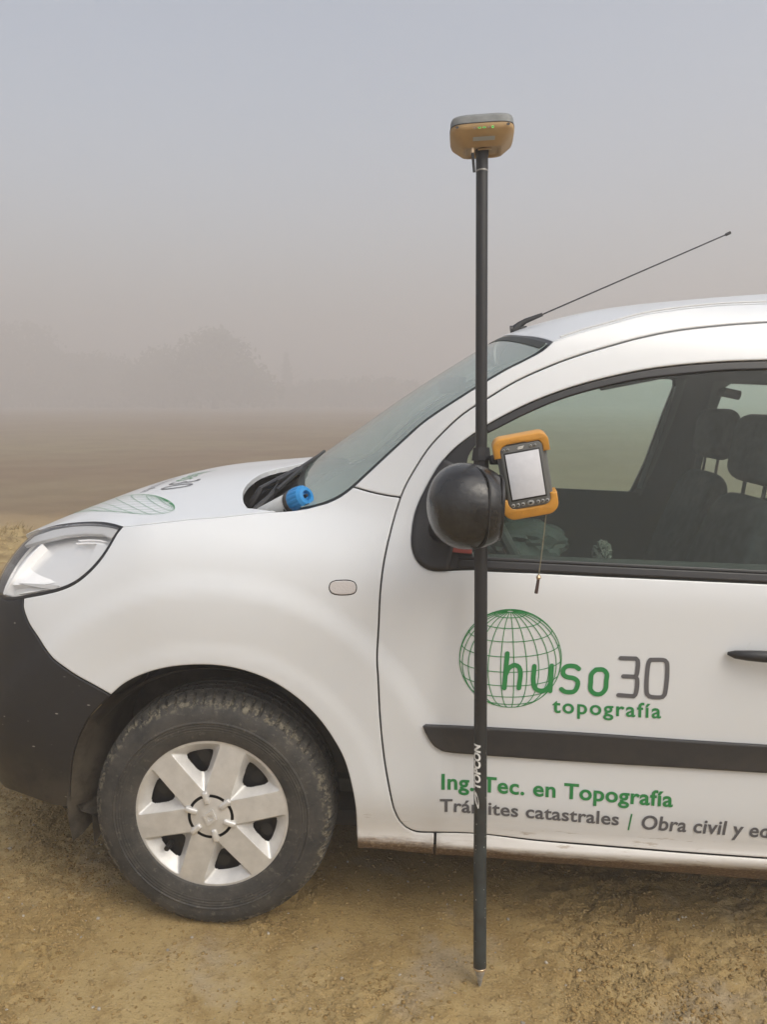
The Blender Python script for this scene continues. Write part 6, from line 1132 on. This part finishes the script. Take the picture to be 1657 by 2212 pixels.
def prism(name, poly, y0, y1, mt_, parent, bev=.004, seg=3):
    bm = bmesh.new(); a = [bm.verts.new((x, y0, z)) for x, z in poly]; b = [bm.verts.new((x, y1, z)) for x, z in poly]; n = len(poly)
    bm.faces.new(a); bm.faces.new(b[::-1]); 
    for i in range(n): bm.faces.new((a[i], b[i], b[(i+1) % n], a[(i+1) % n]))
    bmesh.ops.recalc_face_normals(bm, faces=bm.faces)
    if bev:
        es = [e for e in bm.edges if abs(e.verts[0].co.y-e.verts[1].co.y) < 1e-6]; bmesh.ops.bevel(bm, geom=es, offset=bev, segments=seg, profile=.5, affect='EDGES', clamp_overlap=True)
    return link(name, bm_mesh(bm, name, True, 50), mt_, parent)
fcy = -CD/2
topc = cap_mesh(.050, CH/2+.004, True, CW+.010)
inner_t = [(.046, .050), (.046, .066), (.040, .0755), (.015, .0755), (.008, .0775), (-.030, .0775), (-.040, .0735), (-.046, .066), (-.046, .050)]
prism('rubber_cap', topc+inner_t, fcy-.004, CD/2+.004, M['orange'], ctl, .0025, 2)
prism('rubber_cap', [(x, z) for x, z in cap_mesh(.058, CH/2+.003, True, CW+.008)], fcy+.006, CD/2+.003, M['orange'], ctl, .003, 2)
botc = cap_mesh(-.046, -CH/2-.006, False, CW+.012, .026)
inner_b = [(.0475, -.046), (.0465, -.058), (.040, -.0665), (.028, -.0705), (-.028, -.0705), (-.040, -.0665), (-.0465, -.058), (-.0475, -.046)]
prism('rubber_cap', botc+inner_b, fcy-.004, CD/2+.004, M['orange'], ctl, .003, 2)
prism('rubber_cap', [(x, z) for x, z in cap_mesh(-.058, -CH/2-.004, False, CW+.008, .024)], fcy+.006, CD/2+.003, M['orange'], ctl, .003, 2)
fp = []
for (cx_, cz_, a0) in ((.046-.012, .0745-.012, 0), (-.046+.012, .0745-.012, 90), (-.046+.012, -.0695+.012, 180), (.046-.012, -.0695+.012, 270)):
    fp += [(cx_+.012*math.cos(rad(a0+90*i/6)), cz_+.012*math.sin(rad(a0+90*i/6))) for i in range(7)]
prism('face_plate', fp, fcy-.0035, fcy+.004, M['ctl'], ctl, .0015, 2)
prism('screen_frame', [(-.0395, -.051), (.0395, -.051), (.0395, .060), (-.0395, .060)], fcy-.0042, fcy-.003, M['trim'], ctl, .0004, 1)
prism('screen', [(-.0365, -.047), (.0365, -.047), (.0365, .0565), (-.0365, .0565)], fcy-.0048, fcy-.0040, M['screen'], ctl, .0002, 1)
def key(x, z, r, rz=None):
    rz = rz or r; P = [(x+r*math.cos(q), z+rz*math.sin(q)) for q in np.linspace(0, 2*math.pi, 18, endpoint=False)]
    k_ = prism('key', P, fcy-.0062, fcy-.003, M['key'], ctl, .0008, 1)
    sm = [(x+r*.45*math.cos(q), fcy-.0064, z+rz*.4*math.sin(q)) for q in np.linspace(0, 2*math.pi, 8, endpoint=False)]
    link('key_symbol', mesh('key_symbol', sm, [tuple(range(8))], False), M['trim'], k_)
for x in (-.037, -.0265, -.0155, .0185, .0285, .0385): key(x, -.0605, .0043)
key(.0015, -.0600, .0082, .0058)
for x in (-.038, -.029, .021, .0305): key(x, .0672, .0031, .0026)
V, F = [], []
for dz, x0, x1 in ((.0010, -.006, .0048), (-.0022, -.0075, .003)):
    s = len(V); V += [(x0-.002, fcy-.0050, .0672+dz+.0012), (x0+.001, fcy-.0050, .0672+dz-.0012), (x1, fcy-.0050, .0672+dz-.0006), (x1+.0022, fcy-.0050, .0672+dz+.0022)]; F.append((s, s+1, s+2, s+3))
link('logo_mark', mesh('logo_mark', V, F, False), M['white_print'], ctl)
rr_ = random.Random(4)
bmd = bmesh.new()
for i in range(26):
    x, z = rr_.uniform(-.05, .05), rr_.choice([rr_.uniform(-.089, -.075), rr_.uniform(.081, .089)]); 
    bmesh.ops.create_icosphere(bmd, subdivisions=1, radius=rr_.uniform(.0006, .0014), matrix=Matrix.Translation((x, fcy-.0042, z)))
tag(link('water_drops', bm_mesh(bmd, 'water_drops'), mat('water', (.5, .3, .1), .05, 0, 1), ctl), kind='stuff')

# stylus hanging from its cord
M['cord'] = mat('cord', (.22, .20, .14), .8)
sa = W((.780, -.128, 1.142)); sb = W((.776, -.110, .998)); 
sty = empty('stylus', 'thin brown stylus dangling on a cord below the handheld controller', 'stylus', Matrix.Translation(sb))
def loc(p): return Vector(p)-sb
tube('cord', [loc(sa), loc(sa.lerp(sb, .5))+Vector((.001, 0, 0)), loc(sb)], .0013, M['cord'], sty, 6)
lathe('cord_knot', [(0, -.006), (.005, -.003), (.006, .001), (.003, .006), (0, .008)], M['brass'], sty, 12, 'Z', (0, 0, -.003))
tube('stylus_rod', [(0, 0, -.006), (-.0045, 0, -.040)], [.0035, .0042], mat('stylus_brown', (.07, .045, .04), .6), sty, 8)

# things lying inside the van
M['bag'] = mat('grey_green_cloth', (.05, .065, .058), .85, bump=.5, bscale=25); M['cloth'] = mat('pale_cloth', (.13, .135, .115), .9)
def crumple(name, label, cat, c, r3, mt_, seed, f=3.0, amp=.35):
    bm = bmesh.new(); bmesh.ops.create_icosphere(bm, subdivisions=4, radius=1)
    from mathutils import noise as mn
    for v in bm.verts:
        n = mn.fractal(v.co*f+Vector((seed*7.1, 0, 0)), .8, 2.1, 3); k = 1+amp*(abs(n)*-2+.3); v.co = Vector((v.co.x*r3[0], v.co.y*r3[1], max(v.co.z, -.6)*r3[2]))*k
    o = link(name, bm_mesh(bm, name, True, 30), mt_); o.matrix_world = MT @ Matrix.Translation(c); tag(o, label, cat); return o
crumple('bag', 'crumpled grey-green bag inside the van behind the door mirror', 'bag', (.80, .40, .985), (.14, .10, .075), M['bag'], 1, 1.6, .2)
crumple('cloth', 'small pale rag on the driver seat just above the window sill', 'cloth', (1.015, .30, .985), (.026, .03, .036), M['cloth'], 2, 2.0)
# ---------------------------------------------------------------- ground
rng = np.random.default_rng(7)
def fbm(x, y, s, o=5, seed=0, g=.5):
    """value noise"""
    r = np.random.default_rng(seed); T = r.random((256, 256)); v = 0; a = 1; tot = 0
    for k in range(o):
        X = x*s+17.3*k; Y = y*s+9.1*k; xi = np.floor(X).astype(int); yi = np.floor(Y).astype(int); fx = X-xi; fy = Y-yi
        fx = fx*fx*(3-2*fx); fy = fy*fy*(3-2*fy)
        q = lambda i, j: T[(xi+i) % 256, (yi+j) % 256]
        v = v+a*((q(0, 0)*(1-fx)+q(1, 0)*fx)*(1-fy)+(q(0, 1)*(1-fx)+q(1, 1)*fx)*fy); tot += a; a *= g; s *= 2
    return v/tot
def base_z(x, y):
    """the track falls with the van; it levels out away from it"""
    d = np.hypot(x-.8, y-.8); f = 1-smooth(4.0, 14.0, d); xc = np.clip(x, -9, 9)
    return -math.tan(TILT)*xc*f
def wear(x, y): return smooth(.50, .64, fbm(x+3, y+8, 1.7, 4, 3))
def ground_z(x, y):
    z = base_z(x, y); near = 1-smooth(2.6, 4.2, np.abs(y-.3))*0
    rough = wear(x, y); crk = np.abs(fbm(x, y, 22, 3, 6)-.5)
    z = z+.010*(fbm(x, y, 1.1, 3, 1)-.5)+.006*(fbm(x, y, 9, 4, 2)-.5)*(.35+rough)+.016*(fbm(x, y, 34, 3, 5)-.5)*(.15+rough)*(np.abs(y) < 6)-.008*smooth(.05, .0, crk)*rough
    m_ = smooth(.16, .05, np.hypot(x-.0, y-.05))*.0
    return z
def grid_obj(name, xs, ys, mt_, zf, drop=0):
    X, Y = np.meshgrid(xs, ys); Z = zf(X, Y)-drop; nx, ny = len(xs), len(ys)
    co = np.stack([X, Y, Z], -1).reshape(-1, 3).astype(np.float32)
    i, j = np.meshgrid(np.arange(nx-1), np.arange(ny-1)); a = (j*nx+i).ravel(); F = np.stack([a, a+1, a+nx+1, a+nx], 1).astype(np.int32)
    me = bpy.data.meshes.new(name); me.vertices.add(len(co)); me.vertices.foreach_set('co', co.ravel()); me.loops.add(F.size); me.loops.foreach_set('vertex_index', F.ravel())
    me.polygons.add(len(F)); me.polygons.foreach_set('loop_start', np.arange(0, F.size, 4, dtype=np.int32)); me.polygons.foreach_set('use_smooth', [True]*len(F)); me.update(); me.validate()
    return tag(link(name, me, mt_), kind='structure')
def dirt_material(name, kind):
    m_ = mat(name, (.2, .15, .09), .95, spec=.15); t = m_.node_tree; b = t.nodes['Principled BSDF']; tc = t.nodes.new('ShaderNodeTexCoord'); P = tc.outputs['Object']
    n1 = noise(t, P, .9, 5, .6); n2 = noise(t, P, 7, 6, .65); n3 = noise(t, P, 45, 5, .7); n4 = noise(t, P, 160, 3, .7)
    if kind == 'track':
        a = mix(t, maprange(t, n1.outputs[0], .38, .62), (.315, .218, .088), (.375, .28, .135))
        a = mix(t, maprange(t, n2.outputs[0], .42, .66, 0, .75), a, (.235, .152, .056))
        a = mix(t, maprange(t, noise(t, P, 2.4, 5, .65).outputs[0], .54, .68, 0, .55), a, (.33, .275, .20))
        a = mix(t, maprange(t, n3.outputs[0], .55, .72, 0, .6), a, (.115, .072, .032))
        a = mix(t, maprange(t, n4.outputs[0], .58, .70, 0, .6), a, (.40, .33, .22)); a = mix(t, maprange(t, noise(t, P, 110, 4, .8).outputs[0], .56, .66, 0, .7), a, (.12, .078, .034))
    elif kind == 'field':
        a = mix(t, maprange(t, noise(t, P, .12, 4, .6).outputs[0], .35, .65), (.17, .115, .070), (.21, .165, .10))
        a = mix(t, maprange(t, n1.outputs[0], .4, .65, 0, .35), a, (.12, .085, .05)); sp = t.nodes.new('ShaderNodeSeparateXYZ'); t.links.new(P, sp.inputs[0]); yy = mth(t, 'ADD', sp.outputs[1], mth(t, 'MULTIPLY', n1.outputs[0], .8)); a = mix(t, mth(t, 'MULTIPLY', maprange(t, yy, 7.8, 6.2), .9), a, (.30, .22, .12))
    else:
        a = mix(t, maprange(t, n2.outputs[0], .35, .65), (.20, .14, .065), (.34, .26, .13))
    t.links.new(a, b.inputs['Base Color'])
    bp = t.nodes.new('ShaderNodeBump'); bp.inputs['Strength'].default_value = 1.0 if kind != 'field' else .6; bp.inputs['Distance'].default_value = .006 if kind != 'field' else .05
    # crumbs: thresholded fine noise inside worn patches
    if kind == 'track':
        v = t.nodes.new('ShaderNodeTexVoronoi'); v.inputs['Scale'].default_value = 130; t.links.new(P, v.inputs['Vector'])
        h = mth(t, 'ADD', mth(t, 'MULTIPLY', n3.outputs[0], .8), mth(t, 'MULTIPLY', mth(t, 'MULTIPLY', v.outputs['Distance'], maprange(t, n2.outputs[0], .45, .62)), .35)); h = mth(t, 'ADD', h, mth(t, 'MULTIPLY', n4.outputs[0], .7))
    else: h = mth(t, 'ADD', n1.outputs[0], mth(t, 'MULTIPLY', n2.outputs[0], .5))
    t.links.new(h, bp.inputs['Height']); t.links.new(bp.outputs[0], b.inputs['Normal']); return m_
M['track'] = dirt_material('packed_dirt', 'track'); M['field'] = dirt_material('bare_field_soil', 'field'); M['bank'] = dirt_material('loose_soil', 'bank')
xs = np.concatenate([np.linspace(-9, -1.6, 90), np.linspace(-1.58, 2.9, 620), np.linspace(2.95, 10, 90)]); ys = np.concatenate([np.linspace(-3.5, -1.15, 50), np.linspace(-1.14, 1.0, 330), np.linspace(1.05, 5.2, 90)])
grid_obj('dirt_track', xs, ys, M['track'], ground_z)
def field_z(x, y):
    z = base_z(x, y); d = np.hypot(x, y)
    z = z+.25*(fbm(x, y, .03, 3, 11)-.5)*smooth(15, 60, d)+.06*(fbm(x, y, .6, 3, 12)-.5)*smooth(5.5, 9, y)
    return z-.03*smooth(-30, 8.5, -y)*0-.05*(1-smooth(4.9, 5.3, y))*(np.abs(x) < 9.5)
fx_ = np.concatenate([np.linspace(-420, -60, 30), np.linspace(-58, 58, 180), np.linspace(60, 420, 30)]); fy_ = np.concatenate([np.linspace(-120, -8, 20), np.linspace(-7, 4.8, 12), np.linspace(5, 25, 80), np.linspace(26, 230, 110), np.linspace(240, 480, 26)])
grid_obj('field', fx_, fy_, M['field'], field_z, .012)

# loose clods on the track: real crumbs, too many to count
def clods(name, n, area, size, dens_f, mt_, seed):
    r = np.random.default_rng(seed); x = r.uniform(area[0], area[1], n*6); y = r.uniform(area[2], area[3], n*6); k = r.random(n*6) < dens_f(x, y); x, y = x[k][:n], y[k][:n]
    ico = bmesh.new(); bmesh.ops.create_icosphere(ico, subdivisions=1, radius=1); B = np.array([v.co[:] for v in ico.verts]); FB = np.array([[v.index for v in f.verts] for f in ico.faces]); ico.free()
    m_ = len(x); s = size[0]+(size[1]-size[0])*r.random(m_)**3
    D_ = B[None]*(1+.9*(r.random((m_, len(B), 1))-.5))*np.stack([s*(.7+.6*r.random(m_)), s*(.7+.6*r.random(m_)), s*(.4+.4*r.random(m_))], -1)[:, None]
    a = r.random(m_)*6.28; c, sn = np.cos(a)[:, None], np.sin(a)[:, None]; X = D_[..., 0]*c-D_[..., 1]*sn; Y = D_[..., 0]*sn+D_[..., 1]*c
    z = ground_z(x, y); co = np.stack([X+x[:, None], Y+y[:, None], D_[..., 2]+z[:, None]+s[:, None]*.15], -1).reshape(-1, 3).astype(np.float32)
    F = (FB[None]+(np.arange(m_)*len(B))[:, None, None]).reshape(-1, 3).astype(np.int32)
    me = bpy.data.meshes.new(name); me.vertices.add(len(co)); me.vertices.foreach_set('co', co.ravel()); me.loops.add(F.size); me.loops.foreach_set('vertex_index', F.ravel())
    me.polygons.add(len(F)); me.polygons.foreach_set('loop_start', np.arange(0, F.size, 3, dtype=np.int32)); me.update(); me.validate()
    o = link(name, me, mt_); return o
M['clod'] = mat('dirt_crumb', (.24, .155, .06), .95, spec=.1, var=1, vscale=14, vcol=(.34, .25, .12)); M['pebble'] = mat('pale_pebble', (.34, .30, .24), .85, var=.3, vscale=20)
tag(clods('soil_crumbs', 70000, (-1.6, 2.4, -1.1, .7), (.0008, .0055), lambda x, y: .10+.90*smooth(.50, .66, fbm(x+3, y+8, 1.7, 4, 3))*smooth(.35, .6, fbm(x, y, 6, 3, 9)), M['clod'], 1), 'loose soil crumbs gathered in patches on the dirt track', 'soil', kind='stuff')
tag(clods('gravel', 1500, (-1.6, 2.4, -1.1, 1.2), (.0015, .006), lambda x, y: .4+0*x, M['pebble'], 2), 'small pale stones scattered over the dirt track', 'gravel', kind='stuff')

# bank of loose earth and straw beyond the van's nose
def bank_z(x, y):
    e = np.exp(-((y-4.75-.10*(x+3))/.50)**2)*smooth(-1.7, -3.1, x)
    return ground_z(x, y)-.02+(.13+.20*(fbm(x, y, 1.6, 4, 21)-.3)+.10*(fbm(x, y, 9, 3, 22)-.5))*e
bx = np.linspace(-7, -1.5, 230); by = np.linspace(3.6, 6.0, 110)
bk = grid_obj('earth_bank', bx, by, M['bank'], bank_z)
r = np.random.default_rng(33); V, F = [], []
for i in range(9000):
    x = r.uniform(-6.5, -2.0); y = r.uniform(3.9, 5.6); 
    if r.random() > math.exp(-((y-4.75-.10*(x+3))/.45)**2)*float(smooth(-1.8, -3.0, x)): continue
    z = float(bank_z(np.array(x), np.array(y))); a = r.uniform(0, 6.28); el = r.uniform(-.2, 1.2); L = r.uniform(.03, .12); d = np.array([math.cos(a)*math.cos(el), math.sin(a)*math.cos(el), math.sin(el)])*L
    s = np.array([-math.sin(a), math.cos(a), 0])*.0035; p = np.array([x, y, z]); c = len(V); V += [p-s, p+s, p+d*.6+[0, 0, .004], p+d]; F += [(c, c+1, c+2), (c+1, c+3, c+2)]
tag(link('straw', mesh('straw', V, F, False), mat('dry_straw', (.36, .27, .12), .8, var=.4, vscale=3)), 'dry straw litter lying over the earth bank', 'straw', kind='stuff')

# ---------------------------------------------------------------- trees in the fog
M['bark'] = mat('bark', (.06, .045, .035), .9, bump=.5, bscale=20); M['leaf'] = mat('foliage', (.05, .075, .035), .8, var=.45, vscale=1.2); M['leafd'] = mat('dark_foliage', (.035, .055, .03), .8, var=.4, vscale=1.5)
def crown_mesh(name, blobs, n, leaf, seed):
    r = np.random.default_rng(seed); V = []; tot = sum(b[3]*b[4]*b[5] for b in blobs)
    for (cx, cy, cz, rx, ry, rz) in blobs:
        m_ = int(n*rx*ry*rz/tot); d = r.normal(size=(m_, 3)); d /= np.linalg.norm(d, axis=1)[:, None]; q = d*(r.random(m_)**.38)[:, None]*(1+.25*(r.random(m_)-.5))[:, None]
        V.append(np.stack([cx+q[:, 0]*rx, cy+q[:, 1]*ry, cz+q[:, 2]*rz], 1))
    P = np.concatenate(V); k = fbm(P[:, 0]*1.0+P[:, 2]*.7, P[:, 1]+P[:, 2]*.5, .9, 2, seed) > .36; P = P[k]; m_ = len(P)
    a = r.normal(size=(m_, 3)); a /= np.linalg.norm(a, axis=1)[:, None]; b = np.cross(a, r.normal(size=(m_, 3))); b /= np.linalg.norm(b, axis=1)[:, None]
    s = leaf*(.5+r.random(m_))[:, None]; co = np.stack([P-a*s, P-b*s*.6, P+a*s, P+b*s*.6], 1).reshape(-1, 3)
    F = np.arange(m_*4).reshape(-1, 4); return mesh(name, co, F, False)
def trunk(parent, h, r0, limbs, seed):
    rr2 = random.Random(seed); tr = link('trunk', mesh('trunk', *tube_data([(0, 0, -.2), (.05, 0, h*.3), (-.05, .05, h*.7), (0, 0, h)], [r0, r0*.8, r0*.55, r0*.3], 10)), M['bark'], parent)
    for i in range(limbs):
        a = rr2.uniform(0, 6.28); z = h*rr2.uniform(.35, .9); L = h*rr2.uniform(.3, .5)
        link('limb', mesh('limb', *tube_data([(0, 0, z), (math.cos(a)*L*.5, math.sin(a)*L*.5, z+L*.45), (math.cos(a)*L, math.sin(a)*L, z+L*.75)], [r0*.4, r0*.25, r0*.1], 6)), M['bark'], tr)
def ray_xy(px_, dist):
    """ground position seen in frame column px_ (of 1657) at the given distance"""
    q = cam.matrix_world.to_3x3() @ Vector((px_-828.5, 862-1106+0, -FOCAL)); q = Vector((q.x, q.y, 0)).normalized()
    return camv.x+q.x*dist, camv.y+q.y*dist
def tree(name, label, cat, px_, dist, blobs, n, leaf, th, tr, seed, group=None, leafm='leaf'):
    K = 2.6; dist *= K; blobs = [(b[0]*K, b[1]*K, b[2]*K*.80, b[3]*K, b[4]*K, b[5]*K*.80) for b in blobs]; leaf *= K*.9; th *= K*.8; tr *= K
    x, y = ray_xy(px_, dist); o = empty(name, label, cat, Matrix.Translation((x, y, float(field_z(np.array(x), np.array(y)))-.02)))
    if group: o['group'] = group
    link('crown', crown_mesh('crown', blobs, n, leaf, seed), M[leafm], o); trunk(o, th, tr, 5, seed); return o
G = 'trees fading into the fog behind the field'
tree('tree', 'tall round-crowned tree, the darkest shape in the fog above the bonnet', 'tree', 478, 46, [(0, 0, 3.1, 2.3, 2.0, 2.4), (-1.0, .3, 2.2, 1.6, 1.5, 1.9), (1.3, 0, 2.0, 1.9, 1.5, 1.6), (2.5, .4, 1.3, 1.3, 1.2, 1.2), (.2, 0, 4.4, 1.2, 1.1, 1.0)], 9000, .16, 3.0, .22, 1, G)
tree('tree', 'smaller rounded tree just left of the tall round-crowned tree', 'tree', 372, 50, [(0, 0, 2.4, 1.9, 1.6, 2.1), (-1.2, 0, 1.6, 1.4, 1.2, 1.4), (1.0, .2, 1.5, 1.2, 1.1, 1.3)], 5500, .16, 2.4, .18, 2, G)
tree('tree', 'broad low tree between the left edge trees and the smaller rounded tree', 'tree', 235, 56, [(0, 0, 2.3, 3.0, 2.0, 2.1), (2.2, 0, 1.8, 2.0, 1.5, 1.7), (-2.0, 0, 2.3, 1.8, 1.5, 2.0)], 7000, .18, 2.4, .2, 3, G)
tree('tree', 'high pale tree at the left edge of the photo, almost lost in fog', 'tree', 75, 58, [(0, 0, 4.2, 2.8, 2.0, 2.7), (-2.2, 0, 3.6, 2.0, 1.6, 2.4), (2.2, .3, 3.0, 1.7, 1.5, 1.8)], 8000, .18, 4.0, .25, 4, G)
tree('cypress_tree', 'thin pointed cypress standing alone right of the tall tree', 'cypress', 628, 58, [(0, 0, 1.2, .45, .45, 1.4), (0, 0, 2.6, .38, .38, 1.5), (0, 0, 3.9, .22, .22, 1.0)], 2500, .10, 3.2, .08, 5, None, 'leafd')
tree('bush', 'low hedge-like bush behind the windscreen base in the fog', 'bush', 690, 60, [(0, 0, 1.1, 2.2, 1.2, 1.3), (2.4, 0, 1.3, 1.8, 1.1, 1.4), (-2.0, 0, .9, 1.4, 1.0, 1.0)], 5000, .15, 1.0, .12, 6, None)
tree('bush', 'faint low bush to the right of the cypress, nearest the windscreen top', 'bush', 850, 62, [(0, 0, 1.2, 2.4, 1.2, 1.4), (2.6, 0, 1.0, 1.8, 1.1, 1.2), (-2.2, 0, 1.4, 1.4, 1.0, 1.4)], 5000, .15, 1.0, .12, 7, None)
# undergrowth joining the trees along the field edge: one mass
V = []
r = np.random.default_rng(50); m_ = 16000
x0, y0 = ray_xy(-150, 152); x1, y1 = ray_xy(1500, 160); tq = r.random(m_); hgt = 2.0+4.0*fbm(tq*60, tq*0, 1, 3, 51)
P = np.stack([x0+(x1-x0)*tq+r.normal(size=m_)*.3, y0+(y1-y0)*tq+r.normal(size=m_)*1.0, hgt*r.random(m_)**.8], 1)
a = r.normal(size=(m_, 3)); a /= np.linalg.norm(a, axis=1)[:, None]; b = np.cross(a, r.normal(size=(m_, 3))); b /= np.linalg.norm(b, axis=1)[:, None]; s = .5*(.5+r.random(m_))[:, None]
tag(link('undergrowth', mesh('undergrowth', np.stack([P-a*s, P-b*s*.6, P+a*s, P+b*s*.6], 1).reshape(-1, 3), np.arange(m_*4).reshape(-1, 4), False), M['leafd']), 'fog-veiled scrub along the far edge of the field', 'scrub', kind='stuff')

# ---------------------------------------------------------------- fog
hz = bpy.data.materials.new('haze'); hz.use_nodes = True; t = hz.node_tree; t.nodes.clear()
o_ = t.nodes.new('ShaderNodeOutputMaterial'); pv = t.nodes.new('ShaderNodeVolumePrincipled'); pv.inputs['Color'].default_value = (.728, .700, .686, 1); pv.inputs['Density'].default_value = .0205; pv.inputs['Anisotropy'].default_value = .2
t.links.new(pv.outputs[0], o_.inputs['Volume'])
bm = bmesh.new(); bmesh.ops.create_cube(bm, size=1, matrix=Matrix.Translation((0, 180, 6.5)) @ Matrix.Diagonal((860, 640, 23, 1)))
hb = link('haze', bm_mesh(bm, 'haze', False), hz); tag(hb, kind='stuff'); hb.display_type = 'WIRE'
